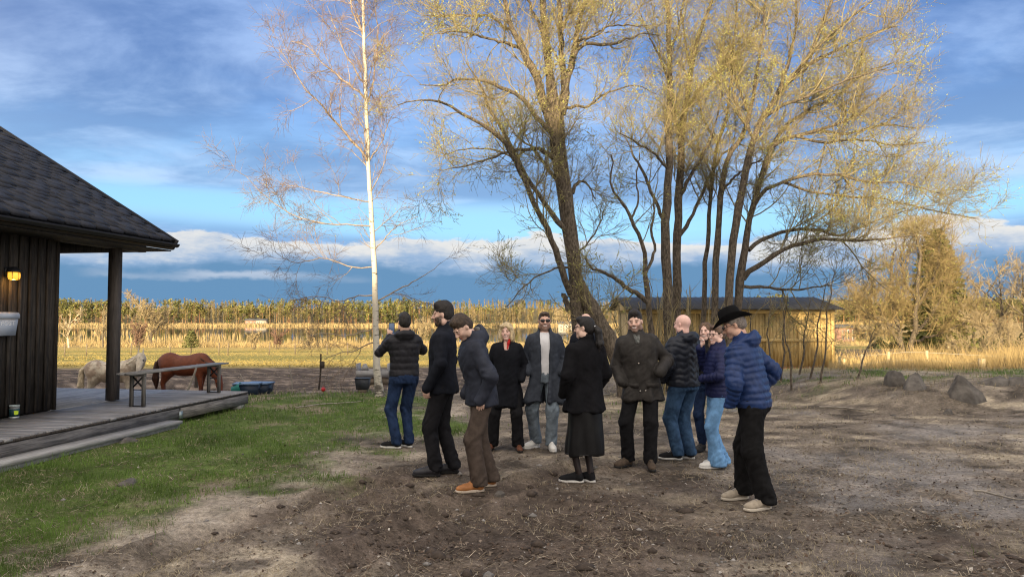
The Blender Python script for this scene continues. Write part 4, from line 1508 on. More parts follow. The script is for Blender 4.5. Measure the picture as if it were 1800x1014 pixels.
def blades(x, y, z, h, w, rng, lean=.25, tip=.35):
    """bent grass blades: 3 triangles each"""
    n = len(x)
    a = rng.random(n) * 6.283
    s = np.stack([np.cos(a), np.sin(a), 0 * a], 1)
    b = rng.random(n) * 6.283
    l = np.stack([np.cos(b), np.sin(b), 0 * b], 1) * (lean * (.3 + rng.random(n)))[:, None]
    p = np.stack([x, y, z], 1)
    hv = np.array(h)[:, None]
    wv = np.array(w)[:, None]
    up = np.array([0, 0, 1.0])
    m = p + (up * .55 + l * .35) * hv
    t = p + (up * (1 - .25 * np.linalg.norm(l, axis=1)[:, None]) + l) * hv
    V = np.stack([p - s * wv, p + s * wv, m + s * wv * .7, m - s * wv * .7, t], 1).reshape(-1, 3)
    k = np.arange(n) * 5
    F = [np.stack([k, k + 1, k + 2, k + 3], 1), np.stack([k + 3, k + 2, k + 4], 1)]
    return V, F


REED = mat('dry_reed', (.40, .30, .145), .85, .3, .12, coords='Object', trans=.25)
DRYGRASS = mat('dry_grass', (.36, .305, .20), .85, .4, 1.3, trans=.2)
GREENGRASS = mat('green_grass', (.125, .205, .04), .8, .45, 1.1, trans=.3)
PASTURE = mat('pasture_grass', (.27, .215, .075), .85, .4, .05, trans=.2)


def stuff(name, V, F, m, label, cat):
    o = mk(name, V, F, m)
    tag(o, label, cat, kind='stuff')
    return o


def scatter_px(rng, n, x0, x1, d0, d1):
    """points spread evenly over the picture between two distances"""
    u = rng.random(n)
    d = 1 / (1 / d0 + u * (1 / d1 - 1 / d0))
    xp = rng.uniform(x0, x1, n)
    return (xp - 900) / 1250 * d, d, xp


def straws(x, y, z, ln, w, rng, tilt=.25):
    """loose stalks lying about: one thin quad each"""
    n = len(x)
    a = rng.random(n) * 6.283
    u = np.stack([np.cos(a), np.sin(a), np.abs(rng.normal(0, tilt, n))], 1)
    s = np.stack([-np.sin(a), np.cos(a), rng.normal(0, .3, n)], 1)
    p = np.stack([x, y, z], 1)
    h = (np.asarray(ln) * .5)[:, None]; w = np.asarray(w)[:, None]
    o = np.array([0, 0, 1.0]) * (np.abs(u[:, 2:3]) * h)
    V = np.stack([p - u * h + o - s * w, p - u * h + o + s * w, p + u * h + o + s * w * .6, p + u * h + o - s * w * .6], 1).reshape(-1, 3)
    return V, np.arange(n * 4).reshape(-1, 4)


def build_reeds():
    rng = np.random.default_rng(31)
    Vs = []
    # near shore belt
    n = 19000
    x, d, xp = scatter_px(rng, n, -60, 1560, 100, 128)
    keep = fbm(np.stack([x / 9, d / 6], -1), 3, 7) > -.22
    x, d = x[keep], d[keep]
    h = rng.uniform(.4, 1.15, len(x)) * (1 + .5 * fbm(np.stack([x / 12, d / 8], -1), 2, 9))
    Vs.append(blades(x, d, base_h(x, d) - .1, h, np.full(len(x), .04), rng, .7))
    # tongues and islands of reed in the lake
    n = 9000
    x, d, xp = scatter_px(rng, n, -60, 1560, 128, 215)
    keep = fbm(np.stack([xp / 190, np.log(d) * 9], -1), 3, 17) > .14
    x, d = x[keep], d[keep]
    Vs.append(blades(x, d, np.full(len(x), -3.2), rng.uniform(.9, 1.6, len(x)), d * .0005, rng, .2))
    V, F = merge(Vs)
    stuff('near_reeds', V, F, REED, 'golden dry reeds along the near shore of the lake', 'reeds')
    n = 13000
    x, d, xp = scatter_px(rng, n, -60, 1600, 335, 402)
    keep = (d > 362 + 22 * fbm(np.stack([xp / 90, xp * 0], -1), 3, 27))
    x, d = x[keep], d[keep]
    V, F = blades(x, d, np.maximum(base_h(x, d), -3.1), rng.uniform(1.0, 2.2, len(x)), np.full(len(x), .20), rng, .7)
    stuff('far_reeds', V, F, REED, 'band of golden reeds below the wood on the far shore', 'reeds')
    # tall dry grass on the right, by the fence
    n = 17000
    x, d, xp = scatter_px(rng, n, 1455, 1900, 19.0, 34)
    keep = (fbm(np.stack([x * .8, d * .8], -1), 3, 37) > -.15) & ~((x < 11.9) & (d > 23.5))
    x, d = x[keep], d[keep]
    h = rng.uniform(.18, .62, len(x)) * (1 + .5 * fbm(np.stack([x, d], -1), 2, 39)) * np.interp(x, [9, 12, 14, 17], [.55, .8, 1.3, 1.9])
    V, F = blades(x, d, ground_z(x, d) - .02, h, rng.uniform(.004, .010, len(x)) * d / 22, rng, .45)
    stuff('tall_dry_grass', V, F, REED, 'sunlit tall dry grass round the fence on the right', 'grass')
    # pasture
    n = 26000
    x, d, xp = scatter_px(rng, n, -80, 1420, 40, 108)
    keep = (d - .12 * x > 40 + rng.normal(0, 1.5, n)) | (x > 1)
    x, d = x[keep], d[keep]
    V, F = blades(x, d, ground_z(x, d) - .02, rng.uniform(.03, .085, len(x)) * (1 + .7 * fbm(np.stack([x * .05, d * .2], -1), 2, 43)), d * .0012, rng, .5)
    stuff('pasture_grass', V, F, PASTURE, 'short sunlit grass of the pasture above the lake', 'grass')


build_reeds()


def far_cottage(name, xp, d, w, label, wallc, roofc, rz=0.0, hgt=2.6):
    x = (xp - 900) / 1250 * d
    z = float(base_h(np.array([x]), np.array([d]))[0])
    o = empty(name, (x, d, z), rz)
    tag(o, label, 'cottage')
    dep = w * .6
    MB().box((0, dep / 2, hgt / 2), (w, dep, hgt)).build('wall', wallc, o)
    e = .4
    zt = hgt + w * .17
    V = [(-w / 2 - e, -e, hgt - .05), (w / 2 + e, -e, hgt - .05), (w / 2 + e, dep / 2, zt), (-w / 2 - e, dep / 2, zt), (w / 2 + e, dep + e, hgt - .05), (-w / 2 - e, dep + e, hgt - .05)]
    MB().add(V, [np.array([[0, 1, 2, 3], [3, 2, 4, 5], [0, 5, 4, 1]]), np.array([[1, 4, 2], [0, 3, 5]])]).build('roof', roofc, o)
    gl = mat('far_window', (.06, .07, .08), .2, .1)
    wt = mat('white_trim', (.75, .73, .68), .7, .05)
    for k in (-.32, 0.05, .34):
        f = MB().box((k * w, -.02, hgt * .55), (w * .10, .06, hgt * .42)).build('window', wt, o)
        MB().box((k * w, -.055, hgt * .55), (w * .075, .02, hgt * .34)).build('pane', gl, f)
    MB().box((-.13 * w, -.03, hgt * .40), (w * .085, .06, hgt * .76)).build('door', mat('far_door', (.2, .17, .14), .6), o)


WHITEW = mat('white_boards', (.36, .33, .28), .8, .08, 2)
REDW = mat('falu_red', (.26, .065, .035), .85, .15, 2)
GREYR = mat('grey_roof', (.07, .072, .08), .7, .2, 2)
far_cottage('cottage', 441, 397, 6.5, 'small pinkish cottage on the far shore beside a white one', mat('pink_boards', (.30, .17, .13), .8, .1, 2), GREYR)
far_cottage('cottage', 459, 396, 5.6, 'small white cottage with dark roof on the far shore', WHITEW, GREYR)
far_cottage('cottage', 994, 300, 6.0, 'white cottage half hidden behind the old tree trunk', WHITEW, GREYR)
far_cottage('farmhouse', 1489, 190, 5.0, 'small pinkish farmhouse beyond the right end of the shed', mat('pink_boards', (.30, .17, .13)), GREYR, .3, 2.6)


def small_tree(name, label, xp, yb, yt, d, lean=0, group=None, m=None, spread=1.0, rng=None, dens=(2.0, 2.2, 2.2), rm=None, nstem=1, buds=0, tw=None):
    """a modest bare tree at distance d whose foot and top sit at photograph rows yb, yt"""
    x = (xp - 900) / 1250 * d
    z0 = gz(x, d)
    ztop = at(xp, yt, d)[2]
    H = max(.5, ztop - z0)
    b = np.array([x, d, z0])
    trunks, limbs = [], []
    for s in range(nstem):
        off = rng.normal(0, .10 * H if nstem > 1 else 0, 2)
        tip = np.array([lean * H + off[0] * 2.4, off[1] * 2.4, H * rng.uniform(.82, 1.0)])
        pts = np.array([[off[0] * .4, off[1] * .4, -.05, .022 * H], [off[0] * .8 + rng.normal(0, .02 * H), off[1], H * .35, .015 * H],
                        [tip[0] * .6 + rng.normal(0, .03 * H), tip[1] * .6, H * .68, .008 * H], [tip[0], tip[1], tip[2], .002 * H]])
        if nstem > 1:
            pts[:, 3] *= .5
        o = smooth_path(pts, 14)
        trunks.append((o[:, :3] + b, np.maximum(o[:, 3], .006)))
    for s in range(int(5 * spread) if nstem == 1 else 0):
        t = rng.uniform(.25, .7)
        a = rng.random() * 6.28
        P0 = trunks[0][0][int(t * 13)] - b
        L = H * rng.uniform(.25, .45) * spread
        dd = np.array([math.cos(a) * .75, math.sin(a) * .75, .65])
        pts = np.array([[*P0, .008 * H], [*(P0 + dd * L * .5), .005 * H], [*(P0 + dd * L + np.array([0, 0, .15 * L])), .0015 * H]])
        o = smooth_path(pts, 10)
        limbs.append((o[:, :3] + b, np.maximum(o[:, 3], .005)))
    rm = rm or max(.004, d * .00028)
    k = 6.5 / H
    return tree_object(label, tuple(b), trunks, limbs, rng, m or BARK, tw or TWIG, BUD, dens=tuple(q * k for q in dens), lens=(.24 * H * spread, .12 * H * spread, .06 * H * spread), nbuds=buds, bud=.06,
                       group=group, name=name, rmin=rm, skip_low=.2)


def build_mid():
    rng = np.random.default_rng(77)
    PALE = mat('pale_bark', (.50, .43, .32), .8, .25, 3)
    PALET = mat('pale_twig', (.27, .215, .13), .8, .25, 3)
    PURP = mat('purple_twig', (.17, .105, .08), .8, .25, 3)
    small_tree('bare_tree', 'pale bare tree on the shore beside the house corner', 123, 598, 534, 100, m=PALE, rng=rng, tw=PALET)
    small_tree('bare_tree', 'spreading bare tree just right of the porch post', 268, 592, 532, 104, spread=1.5, rng=rng, nstem=1, tw=PALET)
    small_tree('bare_tree', 'slender grey tree between the house corner and the porch post', 183, 598, 540, 101, rng=rng, tw=PALET)
    small_tree('bush', 'rounded dark bare bush on the shore right of the porch post', 244, 610, 568, 90, rng=rng, nstem=8, dens=(2.2, 2.0, 2.0), tw=PURP)
    small_tree('bush', 'low bare bush on the shore left of the birch', 448, 613, 582, 90, rng=rng, nstem=8, dens=(2.2, 2.0, 2.0), tw=PALET)
    small_tree('bush', 'dense brown bush on the shore between deck and birch', 488, 613, 578, 92, rng=rng, nstem=7, dens=(2.2, 2.0, 2.0), tw=PURP)
    small_tree('bush', 'bare bush just left of the birch trunk', 545, 612, 580, 92, rng=rng, nstem=7, dens=(2.2, 2.0, 2.0), tw=PALET)
    small_tree('bare_tree', 'small bare tree seen between the phone man and the tall man', 738, 616, 562, 84, rng=rng, spread=1.4, tw=PALET)
    small_tree('bare_tree', 'small bare tree seen right of the sunglasses man', 1000, 610, 545, 90, rng=rng, spread=1.4, tw=PALET)
    # young pine
    d = 72
    x = (337 - 900) / 1250 * d
    b = np.array([x, d, gz(x, d)])
    o = empty('young_pine', tuple(b))
    tag(o, 'young green pine standing alone in the reeds', 'tree')
    V, F = tubes(np.array([[[0, 0, -.1], [.05, 0, 1.0], [0, 0, 2.3]]]), np.array([[.07, .05, .015]]), 7)
    mk('trunk', V, F, BARK, o, True)
    n = 900
    lv = rng.integers(0, 6, n)
    a = rng.random(n) * 6.28
    r = rng.random(n) ** .5 * (.95 - lv * .13)
    c = np.stack([r * np.cos(a), r * np.sin(a), .65 + lv * .30 + r * .22 + rng.normal(0, .06, n)], 1)
    V, F = _tris(c, .10 + .12 * rng.random(n), n, rng, .7, .2)
    mk('crown', V, F, mat('pine_needles', (.11, .115, .04), .85, .35, 2), o)
    # fence posts in the pasture
    pm = MB().lathe([(.05, -.1), (.045, 1.15), (.0, 1.17)], n=6).data()
    pmesh = mesh('fence_post', pm[0], pm[1], mat('old_post', (.16, .13, .10), .9, .3, 5))
    for xp in (116, 154, 232, 301, 386, 402, 474, 520, 576, 612):
        d = 62 + .012 * xp
        x = (xp - 900) / 1250 * d
        q = link(bpy.data.objects.new('fence_post', pmesh))
        q.location = (x, d, gz(x, d)); q.rotation_euler = (rng.normal(0, .03), rng.normal(0, .03), 0)
        tag(q, 'thin weathered fence post in the pasture before the reeds', 'fence post', 'pasture fence posts')
    # ---- right side: golden willow and spruce, bare trees behind the grass
    D = 46.0
    gx = lambda xp: (xp - 900) / 1250 * D
    YB = 557 + (1.72 - gz(gx(1600), D)) * 1250 / D
    def lm(pts, dd=0):
        return px_limb(pts, D, rng, 18, dd, .05)
    trunks = [lm([(1588, YB, 12), (1584, 600, 10), (1572, 540, 8), (1566, 480, 6), (1572, 440, 3)], 1),
              lm([(1600, YB, 12), (1606, 590, 10), (1612, 520, 8), (1616, 460, 6), (1612, 415, 3)], -1)]
    limbs = [lm([(1586, 610, 7), (1560, 570, 6), (1540, 530, 5), (1530, 490, 3)], -2), lm([(1606, 590, 7), (1640, 550, 6), (1665, 500, 5), (1672, 440, 3)], 2),
             lm([(1610, 530, 6), (1590, 490, 5), (1585, 450, 4), (1590, 420, 2)], 1), lm([(1612, 540, 6), (1640, 490, 5), (1650, 450, 4), (1652, 410, 2)], -2),
             lm([(1580, 580, 6), (1545, 560, 5), (1515, 545, 3), (1495, 540, 2)], -3), lm([(1604, 600, 6), (1640, 590, 5), (1680, 575, 4), (1705, 560, 2)], -3)]
    GOLD = mat('willow_twig', (.23, .175, .085), .8, .3, 2)
    tree_object('golden sunlit willow beyond the right end of the shed', (gx(1595), D, gz(gx(1595), D)), trunks, limbs, rng, BARK, GOLD, BUD,
                dens=(3.6, 3.0, 3.4), lens=(2.6, 1.5, .9), nbuds=5000, bud=.055, name='willow_tree', rmin=.011, skip_low=.2, spread=40)
    d = 52.0
    x = (1648 - 900) / 1250 * d
    z = gz(x, d)
    H = at(1648, 404, d)[2] - z
    o = empty('spruce_tree', (x, d, z))
    tag(o, 'tall dark green spruce rising behind the golden willow', 'tree')
    V, F = tubes(np.array([[[0, 0, -.2], [0, 0, H * .5], [0, 0, H]]]), np.array([[.20, .13, .02]]), 8)
    mk('trunk', V, F, BARK, o, True)
    n = 6400
    zz = .06 + .94 * rng.random(n) ** .85
    r = 2.55 * (1 - zz) ** .5 * np.sqrt(.12 + .88 * rng.random(n)) + .05
    a = rng.random(n) * 6.28
    ph = np.round(zz * 24) / 24
    c = np.stack([r * np.cos(a), r * np.sin(a), (ph * .7 + zz * .3) * H - r * .22], 1)
    V, F = _tris(c, .20 + .24 * rng.random(n), n, rng, .45)
    mk('crown', V, F, mat('spruce_needles', (.095, .10, .03), .85, .4, 1.5), o)
    labs = ['bare grey tree right of the spruce', 'tall fine-twigged bare tree near the right edge', 'bare tree cut by the right edge of the picture', 'low bare tree behind the tall grass on the right', 'short bare tree left of the willow beyond the shed']
    for (xp, yt, d, sp), lab in zip(((1712, 480, 56, 1.2), (1757, 470, 50, 1.3), (1800, 452, 46, 1.4), (1735, 545, 38, 1.4), (1528, 560, 55, 1.3)), labs):
        x = (xp - 900) / 1250 * d
        yb = 557 + (1.72 - gz(x, d)) * 1250 / d
        small_tree('bare_tree', lab, xp, yb, yt, d, rng=rng, spread=sp, dens=(2.4, 2.5, 2.4), tw=PALET)
    ords = ['first', 'second', 'third', 'fourth', 'fifth', 'sixth', 'seventh', 'eighth']
    for oi_, (xp, yt, d) in enumerate(((1668, 600, 31), (1690, 590, 27), (1722, 575, 30), (1752, 590, 28), (1778, 570, 26), (1795, 585, 29))):
        x = (xp - 900) / 1250 * d
        yb = 557 + (1.72 - gz(x, d)) * 1250 / d
        small_tree('bush', '%s bare bush from the willow in the sunlit tall grass' % ords[oi_], xp, yb, yt, d, rng=rng, nstem=6, dens=(1.9, 1.8, 1.8), tw=PALET, group='bare bushes in the tall grass')
    # low conifers and dark hedge at the back of the right-hand field
    for oi_, (xp, yt, d) in enumerate(((1545, 598, 74), (1580, 590, 76), (1620, 586, 74), (1655, 590, 72), (1690, 588, 76), (1728, 592, 72), (1765, 588, 74), (1800, 584, 74))):
        x = (xp - 900) / 1250 * d
        z = gz(x, d)
        Hh = at(xp, yt, d)[2] - z
        o = empty('young_spruce', (x, d, z))
        tag(o, '%s young dark spruce from the shed, in the row behind the right-hand field' % ords[oi_], 'tree', 'young spruces behind the right-hand field')
        V, F = tubes(np.array([[[0, 0, -.2], [0, 0, Hh * .5], [0, 0, Hh]]]), np.array([[.08, .05, .01]]), 6)
        mk('trunk', V, F, BARK, o, True)
        n = 420
        zz = .03 + .97 * rng.random(n) ** .85
        r = 1.5 * (1 - zz) ** .8 * np.sqrt(.1 + .9 * rng.random(n)) + .04
        a = rng.random(n) * 6.28
        c = np.stack([r * np.cos(a), r * np.sin(a), zz * Hh - r * .15], 1)
        V, F = _tris(c, .25 + .25 * rng.random(n), n, rng, .5)
        mk('crown', V, F, mat('dark_spruce_needles', (.05, .06, .02), .85, .4, 1.5), o)


build_mid()


# ------------------------------------------------------------------ solids from distance fields (people, horses, boulders)
def axis_pts(lo, hi, coarse, fines=()):
    p = [lo]
    while p[-1] < hi:
        x = p[-1]
        st = coarse
        for a, b, s in fines:
            if a - 1e-9 <= x < b:
                st = min(st, s)
            elif x < a and x + st > a:
                st = max(a - x, s * .5)
        p.append(x + st)
    return np.array(p)


class Field:
    def __init__(self, xs, ys, zs):
        self.x, self.y, self.z = xs, ys, zs
        self.v = np.full((len(xs), len(ys), len(zs)), .25)

    def _sl(self, lo, hi):
        out = []
        for a, l, h in zip((self.x, self.y, self.z), lo, hi):
            i = max(0, np.searchsorted(a, l) - 1)
            j = min(len(a), np.searchsorted(a, h) + 1)
            out.append(slice(i, max(j, i + 1)))
        return tuple(out)

    def ev(self, fn, lo, hi):
        s = self._sl(lo, hi)
        X = self.x[s[0]][:, None, None]; Y = self.y[s[1]][None, :, None]; Z = self.z[s[2]][None, None, :]
        return s, fn(X, Y, Z)

    def add(self, prim, k=0.0, m=None):
        fn, lo, hi = prim
        g = (k or 0) + .03
        s, d = self.ev(fn, np.array(lo) - g, np.array(hi) + g)
        a = self.v[s]
        if k:
            h = np.clip(.5 + .5 * (a - d) / k, 0, 1)
            self.v[s] = a * (1 - h) + d * h - k * h * (1 - h)
        else:
            self.v[s] = np.minimum(a, d)
        return self

    def cut(self, prim, k=0.0):
        fn, lo, hi = prim
        s, d = self.ev(fn, np.array(lo) - .03, np.array(hi) + .03)
        a = self.v[s]
        d = -d
        if k:
            h = np.clip(.5 - .5 * (a - d) / k, 0, 1)
            self.v[s] = a * (1 - h) + d * h + k * h * (1 - h)
        else:
            self.v[s] = np.maximum(a, d)
        return self

    def keep(self, fn):
        """intersect with fn(x,y,z) <= 0"""
        d = fn(self.x[:, None, None], self.y[None, :, None], self.z[None, None, :])
        self.v = np.maximum(self.v, d)
        return self

    def mesh(self):
        v = self.v
        ins = v < 0
        ins[0] = ins[-1] = False; ins[:, 0] = ins[:, -1] = False; ins[:, :, 0] = ins[:, :, -1] = False
        v = np.where(ins, v, np.maximum(v, 1e-5))
        c = ins[:-1, :-1, :-1].astype(np.int8)
        tot = sum(ins[i:ins.shape[0] - 1 + i, j:ins.shape[1] - 1 + j, k:ins.shape[2] - 1 + k].astype(np.int8) for i in (0, 1) for j in (0, 1) for k in (0, 1))
        act = (tot > 0) & (tot < 8)
        I, J, K = np.nonzero(act)
        n = len(I)
        idx = np.full(act.shape, -1, dtype=np.int64)
        idx[I, J, K] = np.arange(n)
        acc = np.zeros((n, 3)); cnt = np.zeros(n)
        ax = (self.x, self.y, self.z)
        corners = [(a, b, c_) for a in (0, 1) for b in (0, 1) for c_ in (0, 1)]
        for p in corners:
            for d in range(3):
                if p[d]:
                    continue
                q = list(p); q[d] = 1
                va = v[I + p[0], J + p[1], K + p[2]]; vb = v[I + q[0], J + q[1], K + q[2]]
                m = (va < 0) != (vb < 0)
                t = va[m] / (va[m] - vb[m])
                ii = (I[m], J[m], K[m])
                for e in range(3):
                    a0 = ax[e][ii[e] + p[e]]
                    acc[m, e] += a0 + (ax[e][ii[e] + q[e]] - a0) * t if e == d else a0
                cnt[m] += 1
        V = acc / cnt[:, None]
        F = []
        for d in range(3):
            sl0 = [slice(1, -1)] * 3; sl1 = [slice(1, -1)] * 3
            sl0[d] = slice(0, -1); sl1[d] = slice(1, None)
            a, b = ins[tuple(sl0)], ins[tuple(sl1)]
            e = np.argwhere(a != b)
            if not len(e):
                continue
            fl = a[tuple(e.T)]
            off = np.ones(3, int); off[d] = 0
            e = e + off
            u, w = (d + 1) % 3, (d + 2) % 3
            q = []
            for (du, dw) in ((-1, -1), (0, -1), (0, 0), (-1, 0)):
                c_ = e.copy(); c_[:, u] += du; c_[:, w] += dw
                q.append(idx[c_[:, 0], c_[:, 1], c_[:, 2]])
            f = np.stack(q, 1)
            f[~fl] = f[~fl][:, ::-1]
            F.append(f)
        F = np.concatenate(F)
        F = F[(F >= 0).all(1)]
        return V, F


def rcone(a, b, r1, r2):
    a, b = np.array(a, float), np.array(b, float)
    ba = b - a
    L2 = max(1e-9, ba @ ba)

    def f(X, Y, Z):
        t = np.clip(((X - a[0]) * ba[0] + (Y - a[1]) * ba[1] + (Z - a[2]) * ba[2]) / L2, 0, 1)
        return np.sqrt((X - a[0] - t * ba[0]) ** 2 + (Y - a[1] - t * ba[1]) ** 2 + (Z - a[2] - t * ba[2]) ** 2) - (r1 + (r2 - r1) * t)
    r = max(r1, r2)
    return f, np.minimum(a, b) - r, np.maximum(a, b) + r


def ell(c, r, R=None):
    c, r = np.array(c, float), np.array(r, float)

    def f(X, Y, Z):
        x, y, z = X - c[0], Y - c[1], Z - c[2]
        if R is not None:
            x, y, z = R[0][0] * x + R[1][0] * y + R[2][0] * z, R[0][1] * x + R[1][1] * y + R[2][1] * z, R[0][2] * x + R[1][2] * y + R[2][2] * z
        k0 = np.sqrt((x / r[0]) ** 2 + (y / r[1]) ** 2 + (z / r[2]) ** 2)
        k1 = np.sqrt((x / r[0] ** 2) ** 2 + (y / r[1] ** 2) ** 2 + (z / r[2] ** 2) ** 2) + 1e-9
        return k0 * (k0 - 1) / k1
    m = r.max() if R is not None else r
    return f, c - m, c + m


def boxp(c, s, rad=.01):
    c, s = np.array(c, float), np.array(s, float) / 2 - rad

    def f(X, Y, Z):
        x, y, z = np.abs(X - c[0]) - s[0], np.abs(Y - c[1]) - s[1], np.abs(Z - c[2]) - s[2]
        return np.sqrt(np.maximum(x, 0) ** 2 + np.maximum(y, 0) ** 2 + np.maximum(z, 0) ** 2) + np.minimum(np.maximum(x, np.maximum(y, z)), 0) - rad
    return f, c - s - rad, c + s + rad


def loft(keys, n=2.4):
    """stack of superellipses: rows (z, cx, cy, rx, ry)"""
    k = np.array(sorted(keys), float)
    zz = np.linspace(k[0, 0], k[-1, 0], 80)
    t = smooth_rows(k, zz)

    def f(X, Y, Z):
        z = np.clip(Z, zz[0], zz[-1])
        cx, cy, rx, ry = [np.interp(z, zz, t[:, i]) for i in range(4)]
        q = (np.abs((X - cx) / rx) ** n + np.abs((Y - cy) / ry) ** n) ** (1 / n)
        d = (q - 1) * np.minimum(rx, ry)
        return np.maximum(d, np.maximum(zz[0] - Z, Z - zz[-1]))
    rx, ry = k[:, 3].max() + np.abs(k[:, 1]).max(), k[:, 4].max() + np.abs(k[:, 2]).max()
    return f, np.array([-rx, -ry, zz[0]]), np.array([rx, ry, zz[-1]])


def smooth_rows(k, zz):
    """monotone-ish cubic through the rows of a loft"""
    z = k[:, 0]
    out = []
    for c in range(1, 5):
        y = k[:, c]
        m = np.gradient(y, z) if len(z) > 2 else np.full(len(z), (y[-1] - y[0]) / (z[-1] - z[0]))
        i = np.clip(np.searchsorted(z, zz, side='right') - 1, 0, len(z) - 2)
        h = z[i + 1] - z[i]
        t = (zz - z[i]) / h
        out.append((1 + 2 * t) * (1 - t) ** 2 * y[i] + t * (1 - t) ** 2 * h * m[i] + t * t * (3 - 2 * t) * y[i + 1] + t * t * (t - 1) * h * m[i + 1])
    return np.stack(out, 1)


def vnormals(V, F):
    a, b = V[F[:, 2]] - V[F[:, 0]], V[F[:, 3]] - V[F[:, 1]]
    n = np.cross(a, b)
    N = np.zeros_like(V)
    for k in range(4):
        np.add.at(N, F[:, k], n)
    return N / (np.linalg.norm(N, axis=1, keepdims=True) + 1e-12)


def relax(V, F, it=2, w=.5):
    E = np.concatenate([F[:, [0, 1]], F[:, [1, 2]], F[:, [2, 3]], F[:, [3, 0]]])
    for _ in range(it):
        S = np.zeros_like(V); C = np.zeros(len(V))
        np.add.at(S, E[:, 0], V[E[:, 1]]); np.add.at(C, E[:, 0], 1)
        V = V * (1 - w) + w * S / np.maximum(C, 1)[:, None]
    return V


def rotm(axis, deg):
    return np.array(Matrix.Rotation(math.radians(deg), 3, axis))


# ------------------------------------------------------------------ people
def cloth(name, c, rough=.85, sheen=.0, var=.22, bump=.25, bs=260, spec=.2, scale=14):
    return mat(name, c, rough, var, scale, bump, bs, spec=spec * .6, sheen=0.0)


SKIN = None


def skin_mat():
    global SKIN
    if SKIN:
        return SKIN
    SKIN = mat('skin', (.6, .4, .3), .55, .06, 30, .12, 120, attr=True, spec=.35)
    return SKIN


SHOE = {}


def shoe_mesh(kind):
    if kind in SHOE:
        return SHOE[kind]
    L = .285
    xs = axis_pts(-.075, .075, .0085); ys = axis_pts(-.12, .21, .0095); zs = axis_pts(-.005, .2 if kind == 'boot' else .135, .0085)
    top = .175 if kind == 'boot' else .105
    f = Field(xs, ys, zs)
    f.add(ell((0, .115, .040), (.046, .078, .040)))
    f.add(rcone((0, .08, .052), (0, -.045, .062), .040, .042), .03)
    f.add(ell((0, -.058, .045), (.037, .042, .048)), .02)
    f.add(rcone((0, -.045, .06), (0, -.050, top), .041, .043 if kind == 'boot' else .038), .025)
    f.add(rcone((0, .05, .078), (0, .0, .095), .020, .026), .02)
    f.cut(rcone((0, -.047, top - .012), (0, -.05, top + .08), .033, .036))
    f.keep(lambda X, Y, Z: Z * 0 + X * 0 + Y * 0 + (.020 - Z))
    up = f.mesh()
    # sole outline
    t = np.linspace(0, 2 * np.pi, 30, endpoint=False)
    yy = .045 + .152 * np.sin(t)
    wd = .046 + .006 * np.sin(t) - .008 * np.exp(-((yy - .02) / .05) ** 2)
    xx = np.sign(np.cos(t)) * np.abs(np.cos(t)) ** .75 * wd
    pts = list(zip(xx, yy))
    V, F = [], []
    rings = [(0.0, .96), (.006, 1.0), (.020, 1.0), (.027, .97)]
    for z, s in rings:
        V.append(np.stack([xx * s, (yy - .045) * s + .045, np.full(30, z) + (.006 * np.clip((yy - .13) / .07, 0, 1) if z < .01 else .004 * np.clip((yy - .13) / .07, 0, 1))], 1))
    for k in range(3):
        i = np.arange(30); j = (i + 1) % 30
        F.append(np.stack([k * 30 + i, k * 30 + j, (k + 1) * 30 + j, (k + 1) * 30 + i], 1))
    V = np.concatenate(V)
    sole = (V, [np.concatenate(F), np.array([list(range(29, -1, -1)), [90 + i for i in range(30)]])])
    # laces
    lc = MB()
    if kind != 'loafer':
        for q in range(4):
            y = .075 - q * .021
            z = .092 + q * .006
            lc.bar((-.022, y - .004, z), (.022, y + .004, z + .001), .006, .005)
    SHOE[kind] = (up, sole, lc.data() if lc.V else None)
    return SHOE[kind]


def hand_field(f, wrist, fwd, side, curl, sgn, k=.010):
    """palm, four fingers and a thumb; fwd: direction of the fingers, side: towards the thumb"""
    fwd = np.array(fwd, float); fwd /= np.linalg.norm(fwd)
    side = np.array(side, float); side -= (side @ fwd) * fwd; side /= np.linalg.norm(side)
    nrm = np.cross(side, fwd) * sgn                        # palm side
    w = np.array(wrist, float)
    p0, p1 = w + fwd * .01, w + fwd * .075
    for o, r in ((-.022, .014), (0, .016), (.022, .015)):
        f.add(rcone(p0 + side * o * .7, p1 + side * o, .015, r), .012)
    base = [(.030, .072, .070), (.010, .080, .078), (-.010, .077, .072), (-.029, .068, .058)]
    for o, b, ln in base:
        a = w + side * o + fwd * b
        d1 = fwd * math.cos(curl * .5) + nrm * math.sin(curl * .5)
        d2 = fwd * math.cos(curl * 1.5) + nrm * math.sin(curl * 1.5)
        m = a + d1 * ln * .55
        f.add(rcone(a, m, .0095, .0088), .005)
        f.add(rcone(m, m + d2 * ln * .5, .0088, .0075), .003)
    a = w + side * .026 + fwd * .022
    m = a + (side * .75 + fwd * .55 + nrm * .3) * .042
    f.add(rcone(a, m, .012, .0105), .008)
    f.add(rcone(m, m + (fwd * .8 + side * .1 + nrm * .5) * .034, .0105, .008), .004)


